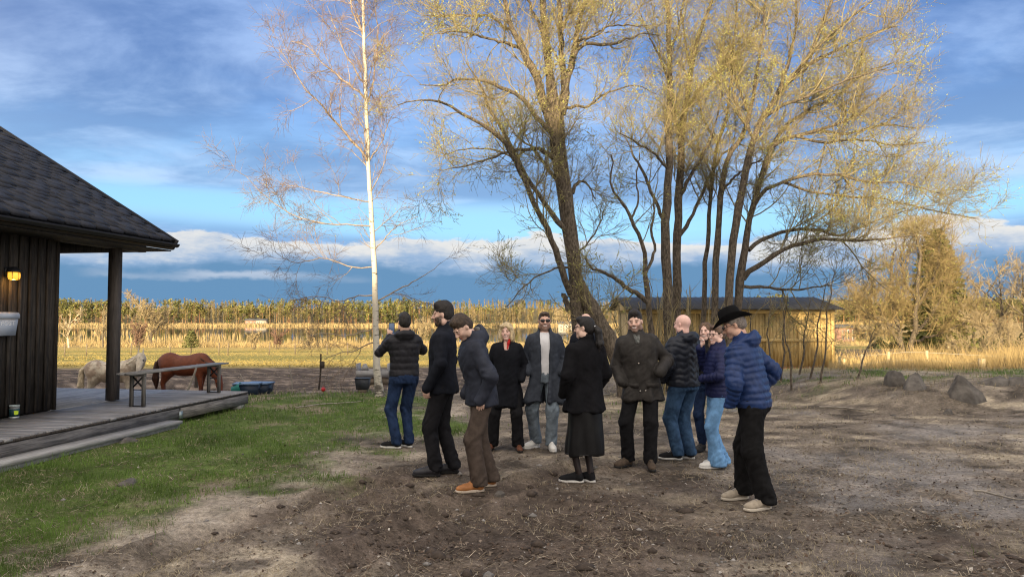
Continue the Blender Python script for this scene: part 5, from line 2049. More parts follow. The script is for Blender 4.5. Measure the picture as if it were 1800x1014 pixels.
class Person:
    def __init__(self, label, xp, yfeet, height, rz, feet, d=None, lean=0.0, twist=0.0, head=(0, 0, 0), arms=None, build=1.0, z0=None, side=0.0):
        """feet: two rows (x, y, yaw degrees) in the person's own frame, right (+x) first; head: yaw, pitch (down +), roll"""
        d = d or CAMZ * FPX / (yfeet - HY)
        x = (xp - CX) / FPX * d
        z = float(base_h(np.array([x]), np.array([d]))[0]) + .002 if z0 is None else z0
        self.s = height / 1.75
        self.root = None
        self.loc = (x, d, z)
        self.rz = math.radians(rz)
        self.label = label
        self.feet = feet
        self.lean, self.twist, self.headrot, self.side = lean, twist, head, side
        self.build = build
        P = dict(R=((.232, -.06, 1.155), (.19, .085, .975)), L=((-.232, -.06, 1.155), (-.19, .085, .975)))
        if arms:
            P.update(arms)
        self.arms = P
        self.cols = {}

    # canonical (standing, unscaled) -> posed
    def pose(self, V, rigid_head=False):
        V = np.array(V, float)
        y, p, r = self.headrot
        w = sstep(1.475, 1.545, V[:, 2]) if not rigid_head else np.ones(len(V))
        if rigid_head is False:
            rad = np.hypot(V[:, 0], V[:, 1] + .01)
            w = w * (1 - sstep(.16, .22, rad))
        if any(self.headrot):
            piv = np.array([0, -.015, 1.52])
            R = rotm('Z', y) @ rotm('X', -p) @ rotm('Y', r)
            V = V + w[:, None] * (((V - piv) @ R.T) + piv - V)
        if self.lean or self.twist or self.side:
            piv = np.array([0, 0, .93])
            wt = sstep(.80, 1.25, V[:, 2])
            for ax, ang in (('Z', self.twist), ('X', -self.lean), ('Y', self.side)):
                if ang:
                    a = np.radians(ang) * wt
                    q = V - piv
                    c, s = np.cos(a), np.sin(a)
                    if ax == 'Z':
                        q = np.stack([q[:, 0] * c - q[:, 1] * s, q[:, 0] * s + q[:, 1] * c, q[:, 2]], 1)
                    elif ax == 'X':
                        q = np.stack([q[:, 0], q[:, 1] * c - q[:, 2] * s, q[:, 1] * s + q[:, 2] * c], 1)
                    else:
                        q = np.stack([q[:, 0] * c + q[:, 2] * s, q[:, 1], -q[:, 0] * s + q[:, 2] * c], 1)
                    V = q + piv
        return V * self.s

    def part(self, name, V, F, m, rigid=False, smooth=True, col=None, parent=None, posed=False):
        V = V * self.s if posed else self.pose(V, rigid)
        if self.root is None:
            o = mk(name, V, F, m, None, smooth, col)
            o.location = self.loc
            o.rotation_euler = (0, 0, self.rz)
            tag(o, self.label, 'person', 'people gathered in the yard')
            self.root = o
            return o
        return mk(name, V, F, m, parent or self.root, smooth, col)

    def leg_joints(self):
        out = []
        for sg, (fx, fy, yaw) in zip((1, -1), self.feet):
            hip = np.array([sg * .088 * self.build, 0, .925])
            an = np.array([fx, fy, .085])
            v = an - hip
            L = np.linalg.norm(v)
            a, b = .435, .425
            L = min(L, a + b - .002)
            c = (a * a - b * b + L * L) / (2 * L)
            hgt = math.sqrt(max(1e-6, a * a - c * c))
            u = v / np.linalg.norm(v)
            yw = math.radians(yaw)
            fw = np.array([-math.sin(yw), math.cos(yw), 0])
            fw = fw - (fw @ u) * u
            fw /= np.linalg.norm(fw)
            out.append((hip, hip + u * c + fw * hgt, an, yaw))
        return out

    def make_body(self, skin=(.62, .40, .31), beard=None, beard_amt=0.0, brow=(.05, .035, .025), smile=True, hair=None, stubble_scalp=None, hands=None, nose=1.0, face_w=1.0, lips=(.50, .22, .19), legs_skin=None):
        """head, neck, trunk, arms and legs as one surface"""
        s = 1.0
        zc = 1.632
        fin = [(-.1, .1, .0048)]
        hb = [[], [], []]
        for hd in (hands or []):
            w = np.array(hd[0])
            for q in range(3):
                hb[q].append((w[q] - .11, w[q] + .12, .0065))
        lo = np.array([-.45, -.4, .0]); hi = np.array([.45, .45, 1.78])
        for q in self.arms.values():
            for j in q:
                lo = np.minimum(lo, np.array(j) - .15); hi = np.maximum(hi, np.array(j) + .15)
        for f_ in self.feet:
            lo[:2] = np.minimum(lo[:2], np.array(f_[:2]) - .12); hi[:2] = np.maximum(hi[:2], np.array(f_[:2]) + .12)
        xs = axis_pts(lo[0], hi[0], .022, [(-.095, .095, .0046)] + hb[0])
        ys = axis_pts(lo[1], hi[1], .022, [(-.125, .125, .0046)] + hb[1])
        zs = axis_pts(lo[2], hi[2], .024, [(1.50, 1.76, .0046)] + hb[2])
        f = Field(xs, ys, zs)
        # trunk and limbs under the clothes
        f.add(loft([(.86, 0, 0, .13, .09), (1.0, 0, 0, .125, .085), (1.12, 0, 0, .125, .085), (1.3, 0, 0, .145, .095), (1.42, 0, -.01, .13, .075), (1.47, 0, -.015, .07, .055)]))
        for hip, kn, an, yaw in self.leg_joints():
            f.add(rcone(hip, kn, .065, .045), .03)
            f.add(rcone(kn, an, .046, .036), .01)
        for k, (el_, wr) in self.arms.items():
            sh = np.array([.140 if k == 'R' else -.140, -.005, 1.40])
            f.add(rcone(sh, el_, .036, .030), .02)
            f.add(rcone(el_, wr, .030, .025), .01)
        for hd in (hands or []):
            hand_field(f, *hd)
        # neck and head
        f.add(rcone((0, -.028, 1.60), (0, -.020, 1.45), .054, .060), .03)
        W = face_w
        f.add(ell((0, -.014, zc + .030), (.0755 * W, .095, .088)), .02)
        f.add(ell((0, .020, zc - .038), (.058 * W, .070, .084)), .030)
        f.add(ell((0, .060, zc - .098), (.027 * W, .024, .020)), .025)
        for sg in (-1, 1):
            f.add(ell((sg * .037 * W, .052, zc - .030), (.026, .028, .026)), .02)
            f.add(ell((sg * .030 * W, .080, zc + .022), (.024, .012, .009)), .010)
            f.add(ell((sg * .062 * W, .0, zc - .07), (.020, .035, .03)), .03)
        for sg in (-1, 1):
            f.cut(ell((sg * .031 * W, .096, zc + .004), (.017, .013, .010)), .010)
        f.add(rcone((0, .083, zc + .014), (0, .100 + .006 * nose, zc - .026), .0085, .0125 * nose), .012)
        for sg in (-1, 1):
            f.add(ell((sg * .012, .093, zc - .030), (.009, .010, .008)), .006)
            f.add(ell((sg * .031 * W, .083, zc + .003), (.0135, .010, .0085)), .003)
        f.add(ell((0, .082, zc - .056), (.023, .011, .006)), .006)
        f.add(ell((0, .080, zc - .070), (.020, .011, .007)), .006)
        for sg in (-1, 1):
            f.add(ell((sg * .078 * W, -.010, zc - .004), (.008, .016, .026), rotm('Z', sg * 18)), .006)
        V, F = f.mesh()
        z = V[:, 2] - zc
        x, y = V[:, 0] / W, V[:, 1]
        n = fbm(V * 55, 2, 3)
        C = np.tile(np.array(skin, float) * [1.18, 1.22, 1.24], (len(V), 1)) * (1 + .06 * n[:, None])
        mixc = lambda m, c: C * (1 - m[:, None]) + m[:, None] * np.array(c)[None]
        hd = (z > -.14)
        front = sstep(.03, .06, y) * hd
        C = mixc(.35 * front * np.exp(-((np.abs(x) - .038) / .022) ** 2 - ((z + .028) / .022) ** 2), (.66, .30, .24))
        if beard is not None:
            jaw = sstep(-.022, -.052, z - .030 * sstep(.045, .07, np.abs(x)) + .0) * sstep(-.012, .012, y) * (z > -.135)
            mst = np.exp(-((z + .047) / .008) ** 2) * (np.abs(x) < .030) * front
            mouth = ((np.abs(x) < .024) & (np.abs(z + .063 - 6 * x * x) < .0095) & (y > .06))
            b = np.clip(np.maximum(jaw, mst) * beard_amt * (1 + .3 * n), 0, 1)
            b[mouth] = 0
            C = mixc(b, beard)
        if stubble_scalp is not None:
            sc = sstep(.0, .03, (z - .045) - np.clip(y - .02, 0, .2) * .75 + .03) * (np.hypot(x, y) > -1)
            back = sstep(-.05, -.02, z) * sstep(.01, -.02, y)
            C = mixc(np.clip(np.maximum(sc * (z > .02), back) * .7, 0, 1), stubble_scalp)
        lipm = ((np.abs(x) < .030) & (np.abs(z + .063 - 7 * x * x) < .0120) & (y > .055))
        C[lipm] = np.array(lips)
        if smile:
            th = ((np.abs(x) < .025) & (np.abs(z + .061 - 7 * x * x) < .0068) & (y > .055))
            C[th] = (.78, .74, .68)
        br = (np.abs(np.abs(x) - .031) < .019) & (np.abs(z - .024 + .10 * np.maximum(np.abs(x) - .036, 0)) < .0042) & (y > .05)
        C[br] = np.array(brow)
        ex, ez = np.abs(x) - .031, z - .003
        eye = ((ex / .013) ** 2 + (ez / .0045) ** 2 < 1) & (y > .05)
        C[eye] = (.38, .34, .32)
        ir = ((ex / .0055) ** 2 + (ez / .0050) ** 2 < 1) & (y > .05)
        C[ir] = (.03, .022, .018)
        lid = ((ex / .016) ** 2 + ((z - .0085) / .0032) ** 2 < 1) & (y > .05)
        C[lid] = np.array(skin) * .6
        if legs_skin is not None:
            C[V[:, 2] < .8] = np.array(legs_skin)
        # under the clothes the surface can be coarse: merge vertices there
        fine = (V[:, 2] > 1.47)
        for hd in (hands or []):
            fine |= np.linalg.norm(V - np.array(hd[0]), axis=1) < .22
        key = np.floor(V / .036).astype(np.int64)
        kid = (key[:, 0] + 200) + (key[:, 1] + 200) * 1000 + (key[:, 2] + 200) * 1000000
        kid = np.where(fine, -1 - np.arange(len(V)), kid)
        u, inv = np.unique(kid, return_inverse=True)
        cnt = np.bincount(inv).astype(float)
        V = np.stack([np.bincount(inv, V[:, q]) / cnt for q in range(3)], 1)
        C = np.stack([np.bincount(inv, C[:, q]) / cnt for q in range(3)], 1)
        T3 = inv[np.concatenate([F[:, [0, 1, 2]], F[:, [0, 2, 3]]])]
        T3 = T3[(T3[:, 0] != T3[:, 1]) & (T3[:, 1] != T3[:, 2]) & (T3[:, 0] != T3[:, 2])]
        self.part('person', V, T3, skin_mat(), col=np.clip(C, .01, .9))
        return self

    def hair_short(self, color, top=.012, length=.0, rough=.011, name='hair', side_part=0.0, nape=-.055, front=0.0):
        zc = 1.632
        xs = axis_pts(-.115, .115, .0075); ys = axis_pts(-.14, .14, .0075); zs = axis_pts(zc - .14, zc + .17, .0075)
        f = Field(xs, ys, zs)
        f.add(ell((0, -.018, zc + .034 + top * .4), (.0795, .100, .092 + top)))
        f.add(ell((side_part * .02, .045, zc + .095 + top * .4), (.058, .045, .028 + top * .5)), .03)
        f.add(ell((0, -.05, zc - .005), (.074, .064, .07)), .02)
        a = np.array([.825, -.565])
        f.keep(lambda X, Y, Z: ((Y - (.084 + front)) * a[0] + (Z - (zc + .078)) * a[1]) + .005 * np.sin(X * 190 + Z * 60) + .6 * np.maximum(np.abs(X) - .045, 0))
        f.keep(lambda X, Y, Z: X * 0 + Y * 0 + (zc + nape - .35 * (Y + .06) - Z))
        # round the ears
        for sg in (-1, 1):
            f.cut(ell((sg * .085, .0, zc - .012), (.022, .026, .034)), .006)
        V, F = f.mesh()
        N = vnormals(V, F)
        st = fbm(V * [70, 26, 26], 3, 5)
        V = V + N * (rough * .55 * st)[:, None]
        m = mat('hair_%d%d%d' % tuple(int(c * 255) for c in color), color, .55, .5, 90, .7, 220, spec=.4, stretch=(1.4, .35, .5))
        self.part(name, V, F, m, rigid=True)
        return self

    def loftpart(self, name, prims, m, step=.007, lo=None, hi=None, rigid=False, cuts=(), keeps=(), noise=0.0, nsc=(30, 30, 30), it=0, parent=None, seed=3):
        los = np.min([p[1] for p, k in prims], axis=0) - .03 if lo is None else np.array(lo)
        his = np.max([p[2] for p, k in prims], axis=0) + .03 if hi is None else np.array(hi)
        f = Field(axis_pts(los[0], his[0], step), axis_pts(los[1], his[1], step), axis_pts(los[2], his[2], step))
        for p, k in prims:
            f.add(p, k)
        for p, k in cuts:
            f.cut(p, k)
        for q in keeps:
            f.keep(q)
        V, F = f.mesh()
        if it:
            V = relax(V, F, it)
        if noise:
            V = V + vnormals(V, F) * (noise * fbm(V * np.array(nsc), 3, seed))[:, None]
        return self.part(name, V, F, m, rigid=rigid, parent=parent)

    def trousers(self, m, knee=.072, hem=.068, hip=1.0, wrinkle=.015, seed=1, flare=0.0, low=.055, thigh=.092):
        J = self.leg_joints()
        lo = np.array([-.26, -.22, .0]); hi = np.array([.26, .22, 1.04])
        for h, k, a, y in J:
            for q in (h, k, a):
                lo[:2] = np.minimum(lo[:2], q[:2] - .17); hi[:2] = np.maximum(hi[:2], q[:2] + .17)
        f = Field(axis_pts(lo[0], hi[0], .014), axis_pts(lo[1], hi[1], .014), axis_pts(.0, 1.05, .0135))
        b = self.build * hip
        f.add(loft([(.84, 0, -.01, .155 * b, .118 * b), (.93, 0, -.012, .168 * b, .125 * b), (1.03, 0, 0, .150 * b, .108 * b)]))
        for h, k, a, y in J:
            f.add(rcone(h + [0, -.006, -.02], k, thigh * b, knee), .025)
            an = a + np.array([0, -.012, -.085 + low])
            if flare:
                mid = k * .55 + an * .45
                f.add(rcone(k, mid, knee, knee * .97), .02)
                f.add(rcone(mid, an, knee * .97, hem + flare), .02)
            else:
                f.add(rcone(k, an, knee, hem), .02)
        zb = low
        f.keep(lambda X, Y, Z: X * 0 + Y * 0 + (zb - Z))
        V, F = f.mesh()
        V = relax(V, F, 1)
        N = vnormals(V, F)
        w = wrinkle * (.35 + .9 * np.exp(-((V[:, 2] - .50) / .10) ** 2) + 1.0 * np.exp(-((V[:, 2] - .12) / .10) ** 2) + .8 * np.exp(-((V[:, 2] - .86) / .07) ** 2))
        side = np.where(V[:, 0] > 0, 9.0, -4.0)
        q = np.stack([V[:, 0] * 9 + side, V[:, 1] * 9 + V[:, 2] * 4, V[:, 2] * 13 + V[:, 0] * 17 + V[:, 1] * 12], 1)
        rid = 1 - 2 * np.abs(fbm(q, 3, seed + 40))
        V = V + N * (w * (rid - .35))[:, None]
        self.part('trousers', V, F, m)
        return self

    def shoes(self, kind, m, solem, lacem=None, lift=(0, 0), scale=1.0):
        scale *= .95
        up, sole, lace = shoe_mesh(kind)
        for (h, k, a, yaw), lf in zip(self.leg_joints(), lift):
            R = rotm('Z', yaw) @ rotm('X', -lf)
            o = np.array([a[0], a[1], .003 + .11 * math.sin(math.radians(abs(lf)))])
            T = lambda V: (np.asarray(V) * scale) @ R.T + o + R @ np.array([0, .045, 0])
            sh = self.part('shoe', T(up[0]), up[1], m, posed=True)
            self.part('sole', T(sole[0]), sole[1], solem, posed=True, smooth=False, parent=sh)
            if lace is not None and lacem is not None:
                self.part('laces', T(lace[0]), lace[1], lacem, posed=True, smooth=False, parent=sh)
        return self

    def jacket(self, m, hem=.86, puff=None, flare=0.0, sleeve=.064, cuff=.05, collar=.09, hood=False, chest=1.0, wrinkle=.009, open_=None, seed=1, name='jacket', step=.0135, waist=1.0, collar_h=1.555, fur=False,
               wavy=0.0, belly=0.0, depth=1.0):
        b = self.build * chest
        sleeve *= .88
        b *= .97
        wrinkle *= 1.5
        lo = np.array([-.36, -.30, hem - .06]); hi = np.array([.36, .30, 1.64])
        for q in self.arms.values():
            for j in q:
                lo = np.minimum(lo, np.array(j) - .11); hi = np.maximum(hi, np.array(j) + .11)
        lo[2] = min(lo[2], hem - .04)
        f = Field(axis_pts(lo[0], hi[0], step), axis_pts(lo[1], hi[1], step), axis_pts(lo[2], hi[2], step))
        e = flare
        D = depth
        keys = [(1.50, 0, -.020, .085, .080), (1.465, 0, -.018, .150 * b, .092 * b * D), (1.41, 0, -.008, .198 * b, .118 * b * D), (1.30, 0, .002, .203 * b, .136 * b * D),
                (1.16, 0, .004 + belly, .190 * b * waist, (.132 + belly) * b * D), (1.04, 0, .002 + belly * .7, .188 * b * waist, (.134 + belly * .7) * b * D), (.93, 0, 0, .198 * b, .143 * b * D)]
        if hem < .90:
            keys.append((hem - .02, 0, -.004, (.200 + e) * b, (.146 + e * .8) * b * D))
        keys = [k for k in keys if k[0] >= hem - .021]
        f.add(loft(keys, 2.3))
        for k, (el_, wr) in self.arms.items():
            sg = 1 if k == 'R' else -1
            sh = np.array([sg * .158 * b, -.008, 1.405])
            f.add(rcone(sh, el_, sleeve * 1.12, sleeve), .035)
            f.add(rcone(el_, wr, sleeve, cuff), .015)
            w = np.array(wr); e_ = np.array(el_)
            u = (w - e_) / np.linalg.norm(w - e_)
            f.add(rcone(w - u * .03, w + u * .012, cuff, cuff * .96), .008)
        if collar:
            f.add(rcone((0, -.022, 1.46), (0, -.020, collar_h - .02), collar, collar * .86), .02)
            f.cut(rcone((0, -.018, 1.475), (0, -.004, 1.66), collar * .60, collar * .82), .006)
            f.cut(ell((0, .105, collar_h + .01), (.030, .06, .075)), .01)
        if hood:
            f.add(ell((0, -.125, 1.475), (.125, .060, .075), rotm('X', 25)), .022)
            f.add(ell((.085, -.062, 1.485), (.050, .075, .05)), .025)
            f.add(ell((-.085, -.062, 1.485), (.050, .075, .05)), .025)
            f.cut(ell((0, -.078, 1.555), (.078, .058, .085)), .015)
        f.keep(lambda X, Y, Z: X * 0 + Y * 0 + (hem - Z))
        if open_:
            w0, w1, zb = open_            # half width at the top and at the hem, how far down it stays open
            f.cut((lambda X, Y, Z: np.maximum(np.abs(X) - np.interp(Z, [hem, 1.2, 1.47], [w1, (w0 + w1) * .5, w0]), np.maximum(.0 - Y, zb - Z)), (-.2, 0, zb), (.2, .4, 1.6)))
        V, F = f.mesh()
        V = relax(V, F, 1)
        N = vnormals(V, F)
        z = V[:, 2]
        # nearest sleeve: coordinates along the arm
        arm_t = np.full(len(V), -1.0); best = np.full(len(V), 1.0)
        for k, (el_, wr) in self.arms.items():
            sg = 1 if k == 'R' else -1
            sh = np.array([sg * .158 * b, -.008, 1.405])
            acc = 0
            for a, c in ((sh, np.array(el_)), (np.array(el_), np.array(wr))):
                L = np.linalg.norm(c - a)
                t = np.clip(((V - a) @ (c - a)) / L ** 2, 0, 1)
                dist = np.linalg.norm(V - a - t[:, None] * (c - a), axis=1)
                m_ = (dist < sleeve * 1.35) & (dist < best)
                arm_t[m_] = acc + (t * L)[m_]; best[m_] = dist[m_]
                acc += L
        on_arm = arm_t > (.10 if puff else .03)
        coord = np.where(on_arm, arm_t, z)
        if puff:
            amp, pitch = puff
            ph = coord / pitch + np.where(on_arm, .3, 0)
            if wavy:
                ph = ph + wavy * np.sin(V[:, 0] * 46 + V[:, 1] * 46)
            ph = ph + .16 * fbm(np.stack([V[:, 0] * 3, V[:, 1] * 3, coord * 9], 1), 2, seed + 61)
            pk = fbm(np.stack([V[:, 0] * 34, V[:, 1] * 34, coord * 10], 1), 2, seed + 63)
            prof = (np.abs(np.sin(np.pi * ph)) ** .6 - .62) * (1 + .55 * fbm(np.stack([V[:, 0] * 5, V[:, 1] * 5, coord * 12], 1), 2, seed + 67)) + .35 * pk
            fade = sstep(hem, hem + .05, z) * (1 - sstep(1.475, 1.52, z))
            V = V + N * (amp * prof * np.where(on_arm, 1, fade) + .004 * fbm(V * 40, 2, seed))[:, None]
        # folds: across the sleeves at the elbow, hanging folds in the skirt, soft dents elsewhere
        elb = np.where(on_arm, np.exp(-((arm_t - .29) / .09) ** 2), 0)
        r1 = 1 - 2 * np.abs(fbm(np.stack([V[:, 0] * 8 + coord * 5, V[:, 1] * 8, coord * 15 + V[:, 0] * 9], 1), 3, seed + 9))
        ang = np.arctan2(V[:, 1], V[:, 0])
        sk = np.where(on_arm, 0, sstep(1.05, hem, z))
        r2 = np.sin(ang * 5 + seed + 2.0 * fbm(np.stack([ang * 1.2, z * 1.5, z * 0], 1), 2, seed + 4))
        r3 = fbm(np.stack([V[:, 0] * 7, V[:, 1] * 7, V[:, 2] * 6], 1), 3, seed + 15)
        V = V + N * (wrinkle * (1.2 * elb * (r1 - .3) + .35 * (r1 - .3) * (~on_arm) * (0 if puff else 1) + .8 * r3) + sk * r2 * (.012 + .25 * e) * (0 if puff else 1))[:, None]
        self.part(name, V, F, m)
        return self

    def lathe_part(self, name, prof, c, m, n=18, rigid=True, R=None, sx=1.0, sy=1.0, parent=None):
        V, F = MB().lathe(prof, (0, 0, 0), n).data()
        V = V * [sx, sy, 1]
        if R is not None:
            V = V @ np.array(R).T
        return self.part(name, V + np.array(c), F, m, rigid=rigid, parent=parent)

    def glasses(self, m, dark=None, z=1.637, w=.027, h=.020):
        g = MB()
        for sg in (-1, 1):
            a = np.linspace(0, 2 * np.pi, 14, endpoint=False)
            P = np.stack([sg * .033 + w * np.sign(np.cos(a)) * np.abs(np.cos(a)) ** .7, np.full(14, .104) - .004 * np.abs(np.cos(a)), z + h * np.sign(np.sin(a)) * np.abs(np.sin(a)) ** .7], 1)
            P = np.concatenate([P, P[:1]])
            V, F = tubes(P[None], np.full((1, 15), .0028), 5)
            g.add(V, F)
            V, F = tubes(np.array([[[sg * .060, .100, z + .008], [sg * .078, .06, z + .008], [sg * .083, -.005, z + .004], [sg * .080, -.03, z - .012]]]), np.full((1, 4), .0026), 5)
            g.add(V, F)
        V, F = tubes(np.array([[[-.008, .104, z + .006], [0, .108, z + .009], [.008, .104, z + .006]]]), np.full((1, 3), .0025), 5)
        g.add(V, F)
        V, F = g.data()
        fr = self.part('glasses', V, F, m, rigid=True)
        if dark:
            for sg in (-1, 1):
                a = np.linspace(0, 2 * np.pi, 14, endpoint=False)
                P = np.stack([sg * .033 + w * np.sign(np.cos(a)) * np.abs(np.cos(a)) ** .7, np.full(14, .1045), z + h * np.sign(np.sin(a)) * np.abs(np.sin(a)) ** .7], 1)
                P2 = P - [0, .003, 0]
                i = np.arange(14); j = (i + 1) % 14
                self.part('lens', np.concatenate([P, P2]), [np.array([list(range(14)), list(range(27, 13, -1))]), np.stack([i, 14 + i, 14 + j, j], 1)], dark, rigid=True, parent=fr, smooth=False)
        return self


BLACKC = (.012, .012, .014)


def buttons(p, pts, m, r=.007):
    for q in pts:
        V, F = MB().lathe([(r, 0), (r, .003), (r * .6, .004)], (0, 0, 0), 10).data()
        V = V @ rotm('X', -90).T
        p.part('button', V + np.array(q), F, m, smooth=False)


def build_people():
    WHITE_SOLE = mat('white_rubber', (.70, .69, .66), .6, .1, 30)
    BLACK_SOLE = mat('black_rubber', (.018, .018, .018), .7, .2, 30)
    LACE = mat('pale_laces', (.55, .54, .52), .8, .1)
    DLACE = mat('dark_laces', (.03, .03, .03), .8, .1)
    SNAP = mat('snap_metal', (.62, .60, .55), .3, .1, metallic=.8)
    GFRAME = mat('black_frames', (.012, .012, .014), .3, .1)
    # ---- man holding up a phone, back to the camera
    p = Person('man in black quilted jacket and jeans, back turned, holding up a phone by the birch', 711, 785, 1.765, 14, [(.075, .02, 30), (-.085, -.02, 62)],
               arms=dict(L=((-.315, .10, 1.235), (-.165, .355, 1.43)), R=((.265, .20, 1.26), (-.03, .40, 1.36))), head=(8, -3, 0), build=1.03)
    p.make_body(skin=(.55, .35, .26), hands=[((-.165, .355, 1.43), (.05, .25, 1), (1, .1, 0), .55, -1), ((-.03, .40, 1.36), (-.45, .1, .9), (-.3, 0, -.2), .8, 1)], hair=1)
    p.hair_short((.022, .018, .016), nape=-.095, top=.010)
    p.trousers(cloth('dark_indigo_denim', (.017, .033, .08), .8, .1, .4, .4, 300, scale=9), knee=.070, hem=.060, seed=2)
    p.shoes('sneaker', cloth('black_canvas', (.016, .016, .018)), WHITE_SOLE, LACE)
    p.jacket(cloth('black_nylon', (.020, .020, .025), .5, .1, .25, .2, 90, .35), hem=.90, puff=(.009, .085), sleeve=.062, hood=True, seed=3, cuff=.045)
    ph = MB().box((0, 0, 0), (.078, .009, .158)).data()
    phone = p.part('phone_placeholder', ph[0] + [-.135, .385, 1.545], ph[1], mat('phone_case', (.015, .015, .017), .4, .1), smooth=False)
    scr = MB().box((0, 0, 0), (.070, .002, .146)).data()
    # the phone is held, so it is a thing of its own
    M = p.root.matrix_basis.copy()
    phone.parent = None
    phone.name = 'phone'
    phone.location = p.root.location
    phone.rotation_euler = p.root.rotation_euler
    tag(phone, 'smartphone held up in the raised hand of the man by the birch', 'phone')
    mk('screen', p.pose(scr[0] + [-.135, .3795, 1.545]), scr[1], mat('phone_screen', (.06, .08, .12), .15, .1, emission=((.25, .38, .62), .08)), phone)

    # ---- tall man in profile
    p = Person('tall bearded man in a black coat facing left, partly behind the man with bowed head', 779, 832, 1.865, 84, [(.09, -.10, 10), (-.08, .06, 4)],
               arms=dict(L=((-.255, -.03, 1.15), (-.225, .115, .905)), R=((.255, -.04, 1.15), (.215, .10, .92))), head=(4, 2, 0), build=1.04)
    p.make_body(skin=(.60, .38, .30), beard=(.035, .025, .02), beard_amt=.9, smile=False, nose=1.15, hands=[((-.222, .108, .915), (.1, .25, -1), (.3, 1, .1), .9, -1)])
    p.hair_short((.018, .014, .012), top=.022, front=.012)
    p.trousers(cloth('black_wool_trousers', (.017, .017, .020)), knee=.074, hem=.064, seed=5)
    p.shoes('sneaker', mat('black_leather', (.030, .030, .036), .4, .25, 30, .2), BLACK_SOLE, DLACE)
    p.jacket(cloth('black_wool', (.014, .016, .023), .9, .35), hem=.84, sleeve=.066, collar=.085, seed=7, cuff=.05)
    V, F = tubes(np.array([[[-.222 + .034 * math.cos(t), .106 + .034 * math.sin(t), .915 + .008 * math.sin(t)] for t in np.linspace(0, 6.283, 15)]]), np.full((1, 15), .008), 6)
    p.part('wristwatch', V, F, mat('steel', (.6, .6, .6), .3, .1, metallic=.9))

    # ---- man looking down
    p = Person('man with bowed head in navy parka, brown trousers and tan shoes', 847, 857, 1.775, 108, [(.10, -.13, -8), (-.08, .05, -2)],
               arms=dict(L=((-.285, -.05, 1.12), (-.205, .075, .90)), R=((.285, -.02, 1.12), (.21, .11, .92))), lean=13, head=(14, 27, 0), build=1.06)
    p.make_body(skin=(.64, .42, .33), beard=(.14, .09, .06), beard_amt=.35, smile=False, hands=[((-.195, .055, .925), (.1, .1, -1), (.35, 1, .2), .4, -1)])
    p.hair_short((.055, .036, .024), top=.020, nape=-.075, front=.008)
    p.trousers(cloth('brown_twill', (.078, .060, .050), .85, .15, .25, .3, 260), knee=.082, hem=.078, seed=9, thigh=.094, wrinkle=.012, hip=.92)
    p.shoes('loafer', mat('tan_leather', (.36, .15, .050), .5, .25, 20, .2), mat('pale_sole', (.55, .47, .38), .7, .1), None)
    p.jacket(cloth('navy_shell', (.030, .035, .052), .65, .15, .2, .25, 160, .3), hem=.83, sleeve=.074, collar=.092, hood=True, seed=11, cuff=.055, wrinkle=.014)
    p.loftpart('scarf', [(rcone((0, -.012, 1.475), (0, -.008, 1.525), .072, .066), 0)], cloth('grey_knit', (.10, .10, .105)), step=.008, noise=.006)
    p.loftpart('hood_lining', [(ell((0, -.115, 1.515), (.07, .03, .035)), 0)], cloth('grey_lining', (.16, .16, .16)), step=.008)
    buttons(p, [(-.03, .128, 1.43), (.03, .126, 1.43), (.0, .142, 1.36), (.0, .150, 1.10)], SNAP)

    # ---- blonde woman
    p = Person('smiling blonde woman in a black coat with a red scarf', 891, 788, 1.635, 176, [(.205, .02, -14), (-.16, .05, 14)],
               arms=dict(R=((.25, -.07, 1.15), (.21, .075, .985)), L=((-.25, -.07, 1.15), (-.215, .075, .985))), head=(-6, 0, 3), build=1.0)
    p.make_body(skin=(.68, .44, .36), brow=(.22, .14, .08), lips=(.55, .18, .17), face_w=.96, nose=.9)
    zc = 1.632
    HB = mat('blonde_hair', (.60, .47, .28), .5, .5, 60, .8, 170, spec=.4, stretch=(1.5, 1.5, .25))
    p.loftpart('hair', [(ell((0, -.020, zc + .040), (.090, .106, .095)), 0), (ell((.076, -.002, zc - .058), (.042, .062, .110)), .03), (ell((-.076, -.002, zc - .058), (.042, .062, .110)), .03),
                        (ell((0, -.07, zc - .05), (.085, .05, .09)), .03), (ell((.035, .066, zc + .078), (.052, .034, .030)), .025), (ell((-.05, .060, zc + .055), (.035, .030, .040)), .02)], HB, step=.006, rigid=True,
               cuts=[(ell((0, .10, zc - .045), (.058, .085, .115)), .012)], noise=.014, nsc=(45, 45, 18))
    p.trousers(cloth('black_trousers', BLACKC), knee=.078, hem=.080, seed=13)
    p.shoes('boot', mat('brown_leather', (.14, .055, .03), .5, .25, 20, .2), BLACK_SOLE, None, scale=.92)
    p.jacket(cloth('black_coat_wool', (.010, .011, .015), .9, .3), hem=.60, flare=.055, sleeve=.070, collar=.092, collar_h=1.52, seed=15, waist=.96, name='coat', open_=(.045, -.05, 1.38))
    p.loftpart('scarf', [(rcone((-.028, .075, 1.475), (-.016, .118, 1.40), .016, .009), 0), (rcone((-.045, .03, 1.52), (-.028, .075, 1.475), .016, .018), .02)], cloth('red_silk', (.48, .025, .025), .5, .1, .25, .2), step=.006)
    V, F = MB().box((0, 0, 0), (.05, .02, .05)).data()

    # ---- man with sunglasses
    p = Person('smiling man in sunglasses, open grey-navy overcoat, white T-shirt and grey jeans', 957, 786, 1.785, 181, [(.105, -.06, -50), (-.075, .09, 6)],
               arms=dict(R=((.248, -.05, 1.16), (.222, .085, .98)), L=((-.248, -.05, 1.16), (-.222, .085, .98))), head=(2, 0, 0), build=1.04)
    p.make_body(skin=(.62, .38, .29), beard=(.10, .065, .05), beard_amt=.6, stubble_scalp=(.10, .07, .05))
    p.hair_short((.075, .052, .04), top=-.004, rough=.005, nape=-.05)
